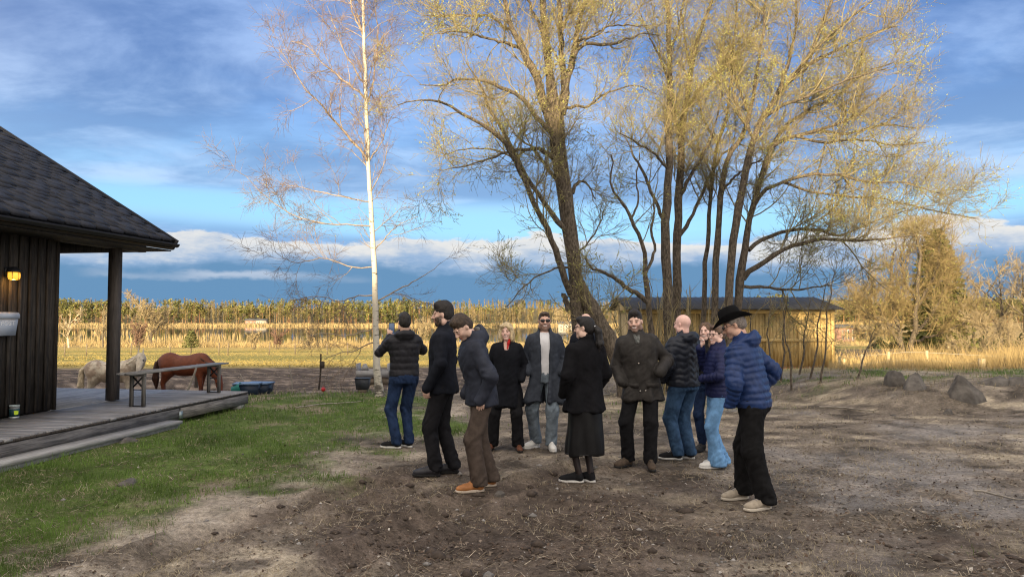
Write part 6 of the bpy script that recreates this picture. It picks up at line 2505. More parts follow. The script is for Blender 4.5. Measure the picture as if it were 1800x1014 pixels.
    p.trousers(cloth('grey_blue_denim', (.17, .21, .25), .85, .1, .35, .4, 300, scale=9), knee=.078, hem=.068, seed=17)
    p.shoes('sneaker', mat('white_leather', (.72, .71, .68), .5, .08, 20), WHITE_SOLE, LACE)
    p.loftpart('shirt', [(loft([(.94, 0, 0, .168, .118), (1.2, 0, .004, .168, .120), (1.38, 0, 0, .172, .112), (1.46, 0, -.012, .12, .080), (1.49, 0, -.018, .072, .066)]), 0)], cloth('white_cotton', (.66, .66, .68), .85, .1, .08), step=.012, noise=.010, nsc=(8, 8, 5))
    p.jacket(cloth('grey_navy_coat', (.040, .047, .062), .8, .25), hem=.60, flare=.085, sleeve=.068, collar=.098, seed=19, name='coat', open_=(.062, .045, .60), depth=1.06, collar_h=1.56)
    p.glasses(GFRAME, mat('dark_lens', (.008, .008, .010), .08, 0, spec=.6), h=.017, w=.028)

    # ---- woman with ponytail
    p = Person('woman in black coat and black satin skirt with a dark ponytail, seen from behind', 1028, 845, 1.715, 30, [(.06, -.02, 20), (-.06, .03, 48)],
               arms=dict(R=((.25, -.03, 1.14), (.21, .11, .94)), L=((-.25, -.03, 1.14), (-.215, .11, .94))), head=(38, 0, 0), build=1.02)
    p.make_body(skin=(.64, .43, .34), smile=False, legs_skin=(.035, .026, .026))
    p.hair_short((.014, .012, .012), nape=-.10, top=.004, rough=.005)
    HK = mat('black_hair', (.014, .012, .012), .45, .4, 80, .7, 200, spec=.5, stretch=(1.5, 1.5, .25))
    p.loftpart('ponytail', [(rcone((0, -.115, zc + .015), (.005, -.150, zc - .03), .026, .034), 0), (rcone((.005, -.150, zc - .03), (.010, -.165, zc - .16), .034, .040), .02), (rcone((.010, -.165, zc - .16), (.012, -.150, zc - .27), .040, .010), .02)], HK, step=.006, rigid=True, noise=.010, nsc=(80, 80, 10))
    p.loftpart('hair_clip', [(ell((0, -.118, zc + .022), (.032, .014, .012)), 0)], mat('pearl_clip', (.6, .6, .6), .3, .1, metallic=.5), step=.005, rigid=True)
    p.glasses(GFRAME)
    f = Field(axis_pts(-.36, .36, .0125), axis_pts(-.32, .32, .0125), axis_pts(.28, 1.02, .0125))
    f.add(loft([(1.0, 0, 0, .15, .115), (.86, 0, 0, .185, .14), (.6, 0, 0, .200, .160), (.34, 0, .01, .222, .180), (.30, 0, .01, .222, .180)], 2.0))
    V, F = f.mesh()
    N = vnormals(V, F)
    a = np.arctan2(V[:, 1], V[:, 0])
    V = V + N * ((.016 * np.sin(a * 4 + 1.5 * np.sin(a * 2)) + .012 * fbm(np.stack([a * 2.2, V[:, 2] * 2, a * 0], 1), 3, 8)) * sstep(.9, .35, V[:, 2]))[:, None]
    p.part('skirt', V, F, mat('black_satin', (.008, .008, .009), .42, .2, 12, .1, 60, spec=.25))
    p.shoes('sneaker', cloth('black_mesh', (.016, .016, .018)), WHITE_SOLE, DLACE, scale=.95)
    p.jacket(cloth('black_felt', (.010, .010, .012), .95, .3), hem=.755, flare=.035, sleeve=.076, collar=.09, seed=21, name='coat', chest=1.05)

    # ---- bald man behind her
    p = Person('bald man mostly hidden behind the woman with the ponytail', 1030, 760, 1.765, 190, [(.08, 0, -8), (-.08, 0, 8)], d=10.4)
    p.make_body(skin=(.66, .42, .34), beard=(.2, .15, .12), beard_amt=.3)
    p.trousers(cloth('black_trousers', BLACKC), seed=23)
    p.shoes('sneaker', mat('black_leather', (.030, .030, .036)), BLACK_SOLE, DLACE)
    p.jacket(cloth('black_wool', (.014, .016, .023)), hem=.86, seed=25)

    # ---- man in dark parka
    p = Person('smiling dark-haired man in a dark brown-black parka, grey scarf and black trousers', 1127, 816, 1.785, 174, [(.155, .04, -46), (-.075, .14, 4)],
               arms=dict(R=((.262, -.05, 1.14), (.225, .07, .96)), L=((-.335, -.05, 1.19), (-.175, .155, 1.16)) if False else ((-.32, -.07, 1.16), (-.20, .15, 1.06))), head=(-12, 2, -3), build=1.05, side=6)
    p.make_body(skin=(.64, .41, .32), beard=(.06, .04, .03), beard_amt=.62)
    p.hair_short((.020, .015, .013), top=.020, front=.006)
    p.trousers(cloth('black_denim', (.013, .013, .015)), knee=.076, hem=.070, seed=27)
    p.shoes('boot', mat('brown_suede', (.085, .062, .045), .9, .25, 30, .3), BLACK_SOLE, DLACE)
    p.jacket(cloth('waxed_cotton', (.034, .031, .029), .6, .15, .3, .3, 120, .3), hem=.745, flare=.035, sleeve=.078, collar=.098, seed=29, name='parka', cuff=.06, wrinkle=.012, chest=1.03)
    p.loftpart('scarf', [(rcone((0, -.01, 1.48), (0, -.004, 1.525), .072, .064), 0), (rcone((.022, .06, 1.475), (.012, .112, 1.40), .024, .014), .02), (rcone((-.022, .06, 1.475), (-.008, .112, 1.40), .024, .014), .02)], cloth('grey_tweed', (.13, .135, .13), .9, .1, .5, .5, 160, scale=40), step=.008, noise=.004)
    buttons(p, [(.02, .150, 1.17), (.03, .165, .86), (-.03, .165, .865)], SNAP, .008)
    for sg in (-1, 1):
        V, F = MB().box((0, 0, 0), (.15, .016, .05)).data()
        p.part('pocket_flap', V @ rotm('Z', sg * -22).T + [sg * .115, .140, .92], F, MATS['waxed_cotton'], smooth=False)

    # ---- bald man in black wavy puffer
    p = Person('bald man in a black wave-quilted jacket and blue jeans, turned away', 1200, 805, 1.745, 32, [(.085, -.02, 22), (-.085, .02, 46)],
               arms=dict(R=((.272, -.02, 1.14), (.215, .13, .97)), L=((-.272, -.02, 1.14), (-.215, .13, .97))), head=(14, 3, 0), build=1.08)
    p.make_body(skin=(.70, .43, .36), smile=False)
    p.trousers(cloth('blue_denim', (.050, .10, .185), .85, .1, .4, .4, 300, scale=9), knee=.080, hem=.066, seed=31, thigh=.10)
    p.shoes('sneaker', cloth('black_knit', (.016, .016, .018)), WHITE_SOLE, LACE)
    p.jacket(cloth('black_down', (.018, .022, .033), .42, .1, .2, .15, 60, .45), hem=.885, puff=(.014, .075), wavy=.28, sleeve=.076, collar=.10, hood=True, seed=33, chest=1.05, cuff=.055, belly=.01)
    V, F = MB().box((0, 0, 0), (.004, .022, .020)).data()
    p.part('sleeve_badge', V @ rotm('Z', 20).T + [-.318, -.02, 1.27], F, mat('pale_badge', (.6, .62, .65), .5, .1), smooth=False)

    # ---- long-haired woman behind
    p = Person('smiling woman with long brown hair behind the bald man in the quilted jacket', 1241, 792, 1.645, 158, [(.07, -.05, -20), (-.07, .06, 10)], head=(-10, 0, 4), build=.94)
    p.make_body(skin=(.70, .46, .38), brow=(.09, .06, .04), face_w=.95, nose=.9, lips=(.55, .2, .18))
    HL = mat('brown_hair', (.14, .085, .05), .5, .5, 60, .8, 170, spec=.4, stretch=(1.5, 1.5, .2))
    p.loftpart('hair', [(ell((0, -.020, zc + .036), (.083, .103, .090)), 0), (rcone((.072, .0, zc - .01), (.070, .045, zc - .20), .026, .036), .02), (rcone((.07, .045, zc - .20), (.085, .10, zc - .34), .036, .022), .02),
                        (rcone((-.072, .0, zc - .01), (-.070, .045, zc - .20), .026, .036), .02), (rcone((-.07, .045, zc - .20), (-.085, .10, zc - .34), .036, .022), .02), (ell((0, -.07, zc - .08), (.08, .045, .13)), .03)], HL, step=.007, rigid=True,
               cuts=[(ell((0, .10, zc - .045), (.058, .09, .118)), .012)], noise=.010, nsc=(70, 70, 12))
    p.trousers(cloth('dark_indigo_denim', (.016, .030, .075)), knee=.066, hem=.056, seed=35, low=.085, hip=.97)
    p.shoes('boot', mat('charcoal_suede', (.035, .034, .034), .9, .25, 30, .3), BLACK_SOLE, DLACE)
    p.jacket(cloth('black_softshell', (.014, .014, .016)), hem=.90, sleeve=.062, seed=37)

    # ---- woman in navy puffer and flared jeans
    p = Person('woman in navy quilted jacket and pale blue flared jeans, hand raised to her glasses', 1259, 818, 1.615, 92, [(.075, -.06, 0), (-.075, .04, 6)],
               arms=dict(R=((.20, .10, 1.22), (.06, .19, 1.46)), L=((-.285, .05, 1.14), (-.10, .21, 1.10))), head=(22, 0, 0), build=.98)
    p.make_body(skin=(.70, .46, .38), brow=(.12, .08, .05), face_w=.95, nose=.9, hands=[((.06, .19, 1.46), (-.15, -.25, 1), (-1, 0, 0), .6, 1)], lips=(.55, .2, .18))
    p.hair_short((.12, .075, .05), nape=-.11, top=.004)
    p.glasses(GFRAME)
    p.trousers(cloth('pale_blue_denim', (.16, .33, .58), .85, .1, .3, .4, 300, scale=9), knee=.074, hem=.070, flare=.040, seed=39, low=.03)
    p.shoes('sneaker', mat('white_leather', (.72, .71, .68)), WHITE_SOLE, None)
    p.jacket(cloth('navy_down', (.013, .018, .068), .5, .1, .2, .15, 60, .35), hem=.87, puff=(.009, .05), sleeve=.062, collar=.10, collar_h=1.57, seed=41, belly=.012)

    # ---- man in the black hat
    p = Person('man in a black wide-brimmed hat, blue quilted jacket and black trousers, striding left', 1322, 882, 1.775, 58, [(.125, .135, 48), (-.13, -.125, 52)],
               arms=dict(R=((.335, -.12, 1.15), (.215, .06, .97)), L=((-.285, .03, 1.11), (-.215, .16, .89))), lean=12, head=(28, 10, 0), build=1.04, twist=-10)
    p.make_body(skin=(.58, .34, .25), smile=False, nose=1.1, beard=(.3, .25, .22), beard_amt=.25)
    p.hair_short((.20, .17, .15), top=-.004, rough=.004, nape=-.06)
    p.glasses(GFRAME)
    p.trousers(cloth('black_jeans', (.011, .011, .012), .9, .1, .3, .3, 300), knee=.088, hem=.082, seed=43, thigh=.108, wrinkle=.014)
    p.shoes('sneaker', mat('beige_suede', (.36, .31, .245), .9, .15, 30, .3), mat('cream_sole', (.55, .50, .42), .7, .1), mat('grey_laces', (.2, .2, .22), .8))
    p.jacket(cloth('royal_navy_down', (.015, .037, .125), .42, .1, .2, .15, 60, .45), hem=.875, puff=(.0125, .056), sleeve=.072, collar=.098, hood=True, seed=45, chest=1.05, cuff=.05)
    FELT = cloth('black_felt_hat', (.008, .008, .009), .9, .3, .2, .15, 300)
    # hat: oval pinched crown on a brim that rolls up at the sides
    n = 40
    a = np.linspace(0, 2 * np.pi, n, endpoint=False)
    ca, sa = np.cos(a), np.sin(a)
    rings = []
    for r, up_, dz in ((1.0, 1.0, 0), (1.22, .6, .002), (1.55, 1, .010), (1.85, 1, .024), (1.86, 1, .031), (1.55, 1, .017), (1.22, 1, .010), (1.03, 1, .010)):
        roll = (np.abs(ca) ** 2) * .050 * max(0, (r - 1.0)) / .85 - (np.abs(sa) ** 3) * .030 * max(0, r - 1.0) / .85
        rings.append(np.stack([ca * .088 * r * (1 - .08 * (r > 1.5)), sa * .106 * (1 + (r - 1) * .92), 1.688 + dz * .5 + roll], 1))
    for s_, z in ((1.0, .03), (.97, .07), (.93, .10), (.86, .118), (.70, .124), (.4, .112), (.05, .106)):
        pin = 1 - .22 * np.clip(sa, 0, 1) * sstep(.05, .11, z)
        dent = -.016 * np.exp(-(ca * s_ / .30) ** 2) * sstep(.08, .115, z)
        rings.append(np.stack([ca * .087 * s_ * pin, sa * .104 * s_, 1.690 + z + dent + .012 * np.abs(ca) * s_ * (z > .1)], 1))
    V = np.concatenate(rings)
    F = []
    for k in range(len(rings) - 1):
        i = np.arange(n); j = (i + 1) % n
        F.append(np.stack([k * n + i, k * n + j, (k + 1) * n + j, (k + 1) * n + i], 1))
    hat = p.part('hat', V, np.concatenate(F), FELT, rigid=True)
    V = np.concatenate([np.stack([ca * .0905, sa * .1085, np.full(n, 1.698)], 1), np.stack([ca * .0900, sa * .108, np.full(n, 1.722)], 1)])
    i = np.arange(n); j = (i + 1) % n
    p.part('hat_band', V, np.stack([i, j, n + j, n + i], 1), mat('black_ribbon', (.014, .014, .015), .5, .1), rigid=True, parent=hat)


build_people()


# ------------------------------------------------------------------ horses
def build_horse(label, loc, rz, coat, patches, neck, head, mane_c, tail_c, dark_legs, sc=1.0, seed=1, foal=0):
    """local frame: +x forward, z up. neck: list of (point, radius); head: (poll, muzzle)"""
    xs = axis_pts(-1.05, 1.5, .024); ys = axis_pts(-.75, .5, .024); zs = axis_pts(-.02, 1.72, .024)
    f = Field(xs, ys, zs)
    f.add(ell((0.0, 0, .90), (.60, .275, .285)))
    f.add(ell((.42, 0, .93), (.27, .225, .285)), .10)
    f.add(ell((-.46, 0, .99), (.31, .255, .275)), .10)
    f.add(ell((.36, 0, 1.12), (.24, .10, .13)), .10)
    for (a, r0), (b, r1) in zip(neck[:-1], neck[1:]):
        f.add(rcone(a, b, r0, r1), .08)
    poll, muz = np.array(head[0], float), np.array(head[1], float)
    u = muz - poll
    f.add(rcone(poll, poll + u * .45, .105, .092), .04)
    f.add(rcone(poll + u * .35, muz, .085, .060), .03)
    f.add(ell(muz, (.062, .058, .055)), .03)
    un = u / np.linalg.norm(u)
    sd = np.cross(un, [0, 0, 1.0]) if abs(un[2]) < .95 else np.array([0, 1.0, 0])
    sd /= np.linalg.norm(sd)
    upn = np.cross(sd, un)
    if upn[2] < 0 and abs(un[2]) < .8:
        upn = -upn
    for sg in (-1, 1):
        e0 = poll + sd * sg * .06 - un * .05 + upn * .05
        f.add(rcone(e0, e0 - un * .05 + np.array([0, 0, .13]), .034, .012), .012)
    legs = [(.45, -.13, 0, .03), (.43, .13, 0, -.05), (-.52, -.14, 1, .04), (-.56, .14, 1, -.06)]
    for x, y, hind, sw in legs:
        if hind:
            st = np.array([x + .06, y, .74]); hk = np.array([x - .10 + sw, y, .43]); fl = np.array([x - .06 + sw, y, .13]); hf = np.array([x - .01 + sw, y, .035])
            f.add(rcone((x + .05, y * .9, .88), st, .17, .14), .08)
            f.add(rcone(st, hk, .125, .062), .05)
            f.add(rcone(hk, fl, .056, .040), .015)
        else:
            st = np.array([x, y, .70]); hk = np.array([x + .01 + sw, y, .39]); fl = np.array([x + sw, y, .13]); hf = np.array([x + .04 + sw, y, .035])
            f.add(rcone((x, y * .9, .85), st, .14, .10), .07)
            f.add(rcone(st, hk, .090, .056), .04)
            f.add(rcone(hk, fl, .050, .037), .012)
        f.add(rcone(fl, hf, .044, .056), .02)
    f.keep(lambda X, Y, Z: X * 0 + Y * 0 - Z)
    V, F = f.mesh()
    V = relax(V, F, 1)
    n1 = fbm(V * 4.2, 4, seed); n2 = fbm(V * 15, 3, seed + 5)
    C = np.tile(np.array(coat), (len(V), 1)) * (1 + .16 * n2[:, None])
    if patches is not None:
        m = sstep(-.05, .25, n1 + .45 * n2 + .15) * sstep(.55, .85, V[:, 2]) * (1 - sstep(.45, .8, V[:, 0]))
        C = C * (1 - .75 * m[:, None]) + .75 * m[:, None] * np.array(patches)
    lg = sstep(.5, .2, V[:, 2])[:, None] * (np.linalg.norm(V - muz, axis=1) > .5)[:, None]
    C = C * (1 - lg) + lg * np.array(dark_legs)
    hoof = (V[:, 2] < .075) & (np.linalg.norm(V - muz, axis=1) > .4)
    C[hoof] = (.05, .045, .04)
    mz = sstep(.16, .05, np.linalg.norm(V - muz, axis=1))[:, None]
    C = C * (1 - .55 * mz) + .55 * mz * np.array([.10, .08, .075])
    for sg in (-1, 1):
        ey = poll + u * .30 + sd * sg * .085 + upn * .035
        C[np.linalg.norm(V - ey, axis=1) < .030] = (.012, .010, .009)
    o = mk('horse', V * sc, F, mat('horse_coat', (.3, .2, .1), .6, .18, 12, .2, 90, attr=True), None, True, np.clip(C, .005, .9))
    o.location = loc
    o.rotation_euler = (0, 0, rz)
    tag(o, label, 'horse')
    # mane along the crest and a forelock
    mm = mat('horse_hair_%d' % seed, mane_c, .6, .4, 30, .8, 90, stretch=(1, 1, .3))
    g = Field(axis_pts(.1, 1.5, .02), axis_pts(-.6, .4, .02), axis_pts(.1, 1.62, .02))
    pr = [(np.array(p), r) for p, r in neck]
    for (a, r0), (b, r1) in zip(pr[:-1], pr[1:]):
        t = (b - a) / np.linalg.norm(b - a)
        nn = np.array([-t[2], 0, t[0]])
        g.add(rcone(a + nn * r0 * .92 + [0, -.02, 0], b + nn * r1 * .92 + [0, -.02, 0], .045, .045), .03)
        g.add(rcone(a + nn * r0 * .55 + [0, -r0 * .8, 0], b + nn * r1 * .5 + [0, -r1 * .8, 0], .035, .035), .05)
    g.add(rcone(poll + upn * .06, poll + u * .22 + upn * .085, .040, .018), .02)
    V, F = g.mesh()
    V = V + vnormals(V, F) * (.022 * fbm(V * [16, 16, 30], 3, seed + 2))[:, None]
    mk('mane', V * sc, F, mm, o, True)
    g = Field(axis_pts(-1.1, -.6, .02), axis_pts(-.25, .25, .02), axis_pts(.15, 1.2, .02))
    g.add(rcone((-.73, 0, 1.08), (-.84, 0, .95), .045, .06))
    g.add(rcone((-.84, 0, .95), (-.86, 0, .55), .065, .085), .03)
    g.add(rcone((-.86, 0, .55), (-.84, 0, .28), .085, .03), .03)
    V, F = g.mesh()
    V = V + vnormals(V, F) * (.025 * fbm(V * [30, 30, 5], 3, seed + 3))[:, None]
    mk('tail', V * sc, F, mat('horse_tail_%d' % seed, tail_c, .6, .4, 30, .8, 90, stretch=(1, 1, .3)), o, True)
    return o


def build_horses():
    d = 19.2
    x = (202 - 900) / 1250 * d
    build_horse('pale dappled horse standing behind the deck, head turned towards the camera', (x, d, gz(x, d)), math.radians(4), (.50, .44, .35), (.20, .135, .095),
                [((.46, 0, 1.02), .22), ((.64, -.03, 1.16), .185), ((.76, -.06, 1.28), .14)], ((.78, -.12, 1.36), (.84, -.40, .95)), (.55, .49, .38), (.50, .42, .30), (.42, .36, .27), .97, 3)
    d = 19.6
    x = (329 - 900) / 1250 * d
    build_horse('chestnut horse grazing behind the deck with its head down', (x, d, gz(x, d)), math.radians(-4), (.135, .036, .015), None,
                [((.45, 0, 1.00), .21), ((.66, 0, .88), .17), ((.86, 0, .66), .125)], ((.92, 0, .58), (1.02, -.04, .14)), (.07, .025, .014), (.05, .02, .012), (.10, .03, .016), 1.0, 8)


build_horses()


# ------------------------------------------------------------------ things at the paddock edge
def rock_mesh(name, s, seed, m, flat=1.0, n=30):
    th = np.linspace(0, np.pi, n); ph = np.linspace(0, 2 * np.pi, n * 2, endpoint=False)
    T, P = np.meshgrid(th, ph, indexing='ij')
    D = np.stack([np.sin(T) * np.cos(P), np.sin(T) * np.sin(P), np.cos(T)], -1).reshape(-1, 3)
    rng = np.random.default_rng(seed)
    r = np.ones(len(D))
    for _ in range(16):                                  # flat broken facets
        q = rng.normal(size=3); q[2] = abs(q[2]) * .7; q /= np.linalg.norm(q)
        h = rng.uniform(.52, .86)
        c = D @ q
        r = np.minimum(r, np.where(c > .05, h / np.maximum(c, .05), 9))
    r = r * (1.12 + .10 * fbm(D * 2.4, 4, seed) + .06 * fbm(D * 9, 3, seed + 3))
    V = D * r[:, None] * np.array(s) / 2
    w = n * 2
    i, j = np.meshgrid(np.arange(n - 1), np.arange(w), indexing='ij')
    F = np.stack([i * w + j, (i + 1) * w + j, (i + 1) * w + (j + 1) % w, i * w + (j + 1) % w], -1).reshape(-1, 4)
    return mesh(name, V, F, m, smooth=False)


def build_small():
    ROCK = mat('granite', (.075, .068, .062), .95, .45, 5, 1.0, 30, color2=(.165, .15, .135))
    rng = random.Random(6)
    rocks = [(1690, 702, 13.5, (.80, .62, .70), 'big grey angular boulder on the right bank'), (1604, 700, 14.0, (.66, .5, .62), 'leaning flat grey rock left of the big boulder'),
             (1572, 690, 14.6, (.5, .42, .5), 'mossy rock at the foot of the green bank'), (1662, 727, 12.6, (.22, .18, .16), 'small pinkish stone in front of the big boulder'),
             (1752, 692, 14.6, (.8, .5, .42), 'dark low rock just right of the big boulder'), (1795, 695, 14.5, (.85, .5, .44), 'dark low rock at the right edge of the picture'),
             (878, 868, 6.95, (.16, .10, .07), 'pale stone beside the tan shoes'), (232, 850, 7.4, (.30, .2, .10), 'flat pale stone sunk in the lawn'), (232, 767, 9.9, (.34, .22, .10), 'flat stone in the grass near the step')]
    for k, (xp, yp, d, s, lab) in enumerate(rocks):
        x = (xp - 900) / 1250 * d
        o = link(bpy.data.objects.new('boulder' if s[0] > .4 else 'stone', rock_mesh('boulder', s, 20 + k, ROCK)))
        o.location = (x, d, gz(x, d) + s[2] * (.04 if s[0] > .4 else .10))
        o.rotation_euler = (rng.uniform(-.2, .2), rng.uniform(-.2, .2), rng.uniform(0, 6))
        tag(o, lab, 'boulder' if s[0] > .4 else 'stone')
    # crates behind the deck corner
    CR = mat('dark_blue_plastic', (.018, .03, .055), .45, .2, 8)
    LID = mat('blue_lid', (.14, .22, .36), .4, .15, 8)
    for (xp, d, rz, lab) in ((437, 16.4, .15, 'dark storage crate with blue lid just behind the deck corner'), (458, 16.9, -.1, 'second dark crate with pale blue lid, the one farther from the deck')):
        x = (xp - 900) / 1250 * d
        o = empty('storage_crate', (x, d, gz(x, d) - .01), rz)
        tag(o, lab, 'crate')
        b = MB()
        b.add([(-.24, -.17, 0), (.24, -.17, 0), (.24, .17, 0), (-.24, .17, 0), (-.27, -.2, .25), (.27, -.2, .25), (.27, .2, .25), (-.27, .2, .25)], BOXF)
        b.build('tub', CR, o)
        MB().box((0, 0, .267), (.58, .44, .032)).build('lid', LID, o)
        for sg in (-1, 1):
            MB().box((sg * .285, 0, .14), (.02, .14, .03)).build('handle', CR, o)
    d = 16.2
    x = (412 - 900) / 1250 * d
    o = empty('bucket', (x, d, gz(x, d)))
    tag(o, 'teal plastic tub lying behind the deck corner', 'bucket')
    R = rotm('Y', 70)
    V, F = MB().lathe([(.02, .01), (.10, .0), (.12, .20), (.13, .21), (.115, .202), (.095, .015), (.02, .02)], n=18).data()
    mk('tub', V @ R.T + [0, 0, .10], F, mat('teal_plastic', (.02, .22, .20), .5, .1), o, True)
    # black bucket and white board crate by the birch
    d = 16.6
    x = (639 - 900) / 1250 * d
    o = empty('feed_bucket', (x, d, gz(x, d) + .07))
    tag(o, 'dark grey square bucket left of the birch foot', 'bucket')
    b = MB()
    b.add([(-.13, -.11, 0), (.13, -.11, 0), (.13, .11, 0), (-.13, .11, 0), (-.165, -.14, .26), (.165, -.14, .26), (.165, .14, .26), (-.165, .14, .26)], BOXF)
    b.build('tub', mat('slate_plastic', (.045, .05, .062), .5, .15), o)
    b = MB()
    for q in ((0, -.143, .35, .012), (0, .143, .35, .012)):
        b.box((q[0], q[1], .255), (q[2], q[3], .02))
    b.box((-.17, 0, .255), (.012, .296, .02)); b.box((.17, 0, .255), (.012, .296, .02))
    b.build('rim', mat('slate_plastic', (.045, .05, .062)), o)
    MB().box((0, 0, -.04), (.2, .2, .08)).build('foot_block', MATS['old_post'], o)
    d = 20.0
    x = (655 - 900) / 1250 * d
    o = empty('board_pen', (x, d, gz(x, d) + .22))
    o.scale = (1, 1, .72)
    tag(o, 'whitewashed board box with rounded cut-outs behind the birch', 'box')
    WB = mat('grey_white_board', (.30, .30, .31), .8, .15, 5)
    MB().box((0, 0, .13), (.9, .04, .26)).build('board', WB, o)
    MB().box((0, .5, .13), (.9, .04, .26)).build('board', WB, o)
    for xx in (-.44, .44):
        MB().box((xx, .25, .24), (.035, .5, .56)).build('side_board', WB, o)
    for xx in (-.2, .16):
        t = np.linspace(0, math.pi, 9)
        pts = [(xx + (.105 - .065 * math.sin(q)) * (1 if math.cos(q) > 0 else -1) * min(1, 3 * abs(math.cos(q))), .26 + .27 * math.sin(q) ** .8) for q in t]
        n = len(pts)
        V = [(p[0], -.018, p[1]) for p in pts] + [(p[0], .018, p[1]) for p in pts]
        MB().add(V, [np.array([list(range(n)), list(range(2 * n - 1, n - 1, -1))]), np.array([[i, n + i, n + (i + 1) % n, (i + 1) % n] for i in range(n)])]).build('panel', WB, o)
    MB().box((0, .25, -.16), (.86, .46, .32)).build('base', MATS['old_post'], o)
    # stake with a hanging bucket, red toy, sticks
    d = 17.4
    def stk(name, lab, xb, yb, xt, yt, d, r, m, cat='stake', top=None):
        a, b = at(xb, yb, d), at(xt, yt, d)
        z = gz(a[0], d)
        P = smooth_path([[*a], [*((a + b) / 2 + [.02, 0, 0])], [*b]], 8)
        P[0, 2] = min(P[0, 2], z - .03)
        o = empty(name, (float(a[0]), d, z))
        tag(o, lab, cat)
        V, F = tubes((P - np.array([a[0], d, z]))[None], np.linspace(r, r * .7, 8)[None], 7)
        mk('shaft', V, F, m, o, True)
        return o, P
    DARKP = mat('dark_post', (.05, .042, .036), .9, .3, 9)
    o, P = stk('fence_stake', 'dark stake with a black insulator box standing in the paddock edge', 560, 688, 564, 622, d, .026, DARKP)
    MB().box((.085, -.02, .62), (.10, .07, .16)).build('insulator', DARKP, o)
    MB().bar((0, 0, .70), (.085, -.02, .68), .012).build('bracket', DARKP, o)
    GREYST = mat('grey_stick', (.30, .27, .23), .9, .3, 9)
    stk('wooden_stake', 'pale leaning stake with dark top before the chestnut horse', 328, 690, 347, 640, 17.0, .030, GREYST)
    stk('post', 'short brown post standing behind the chestnut horse', 345, 665, 346, 622, 22.5, .055, DARKP, 'post')
    stk('stick', 'thin pale stick standing upright between crates and stake', 514, 690, 508, 640, 16.6, .012, GREYST, 'stick')
    stk('stick', 'thin curved stick sticking up behind the crates', 430, 676, 421, 656, 17.2, .014, GREYST, 'stick')
    stk('stick', 'thin twig standing just left of the dark grey bucket', 596, 690, 594, 642, 17.0, .008, GREYST, 'stick')
    stk('stick', 'slanting twig between the stake and the dark grey bucket', 592, 678, 583, 655, 16.8, .009, GREYST, 'stick')
    x = (570 - 900) / 1250 * 16.9
    o = empty('toy', (x, 16.9, gz(x, 16.9)))
    o.scale = (.6, .6, .6)
    tag(o, 'small red ball-shaped feed toy at the paddock edge', 'toy')
    V, F = MB().lathe([(.0, .0), (.05, .01), (.082, .05), (.088, .085), (.075, .13), (.035, .16), (.0, .162)], n=16).data()
    mk('ball', V, F, mat('red_plastic', (.55, .02, .03), .4, .1), o, True)
    V, F = tubes(np.array([[[.05 * math.cos(t), 0, .165 + .03 * math.sin(t)] for t in np.linspace(0, 3.14, 8)]]), np.full((1, 8), .008), 6)
    mk('loop', V, F, MATS['red_plastic'], o, True)
    # ---- right-hand fence
    o = empty('paddock_fence', (12.3, 22.0, gz(12.3, 22.0)))
    tag(o, 'sunlit pale post fence with white tape right of the shed', 'fence')
    PP = mat('pale_post', (.50, .40, .24), .85, .25, 9)
    tops = []
    for (xp, yt, dd) in ((1474, 626, 23.0), (1482, 630, 25.5), (1513, 622, 22.4), (1560, 618, 22.0), (1627, 616, 21.6)):
        x = (xp - 900) / 1250 * dd
        z = gz(x, dd)
        zt = at(xp, yt, dd)[2]
        V, F = MB().lathe([(.045, z - .2), (.045, zt - .02), (.0, zt)], n=9).data()
        mk('post', V + np.array([x, dd, 0]) - np.array([12.3, 22.0, gz(12.3, 22.0)]), F, PP, o)
        tops.append(np.array([x, dd, zt]))
    b = np.array([12.3, 22.0, gz(12.3, 22.0)])
    for off in (.06, .30):
        pts = [t - np.array([0, .05, off]) for t in (tops[0], tops[2], tops[3], tops[4])]
        pts.append(pts[-1] + np.array([4.5, -.8, -.25]))
        P = smooth_path(np.array(pts), 24)
        V, F = tubes((P - b)[None], np.full((1, 24), .006), 4)
        mk('tape', V, F, mat('white_tape', (.40, .37, .30), .7, .1), o)
    V, F = MB().box((0, 0, .12), (.14, .12, .34)).data()
    dd = 19.4
    x = (1723 - 900) / 1250 * dd
    q = mk('cut_post', V, F, PP)
    q.location = (x, dd, gz(x, dd))
    tag(q, 'short pale sawn-off post in the sunlit grass', 'post')
    # fallen branches in the yard
    for k, (xa, ya, xb, yb, r, lab) in enumerate(((1712, 860, 1800, 875, .012, 'pale stick lying on the ground at the far right'), (1010, 702, 1090, 690, .02, 'fallen grey branch below the old tree'),
                                                   (520, 716, 640, 704, .016, 'long fallen twig in the grass near the birch foot'), (1440, 716, 1540, 724, .016, 'fallen branch below the green bank'))):
        da, db = CAMZ * FPX / (ya - HY), CAMZ * FPX / (yb - HY)
        a, b2 = at(xa, ya, da), at(xb, yb, db)
        P = smooth_path(np.array([a, (a * 2 + b2) / 3 + [0, .06, 0], (a + b2 * 2) / 3 - [0, .05, 0], b2]), 12)
        P[:, 2] = ground_z(P[:, 0], P[:, 1]) + r * .8
        V, F = tubes((P - P[0])[None], np.linspace(r, r * .4, 12)[None], 6)
        q = mk('fallen_branch', V, F, GREYST, None, True)
        q.location = P[0]
        tag(q, lab, 'branch')


build_small()


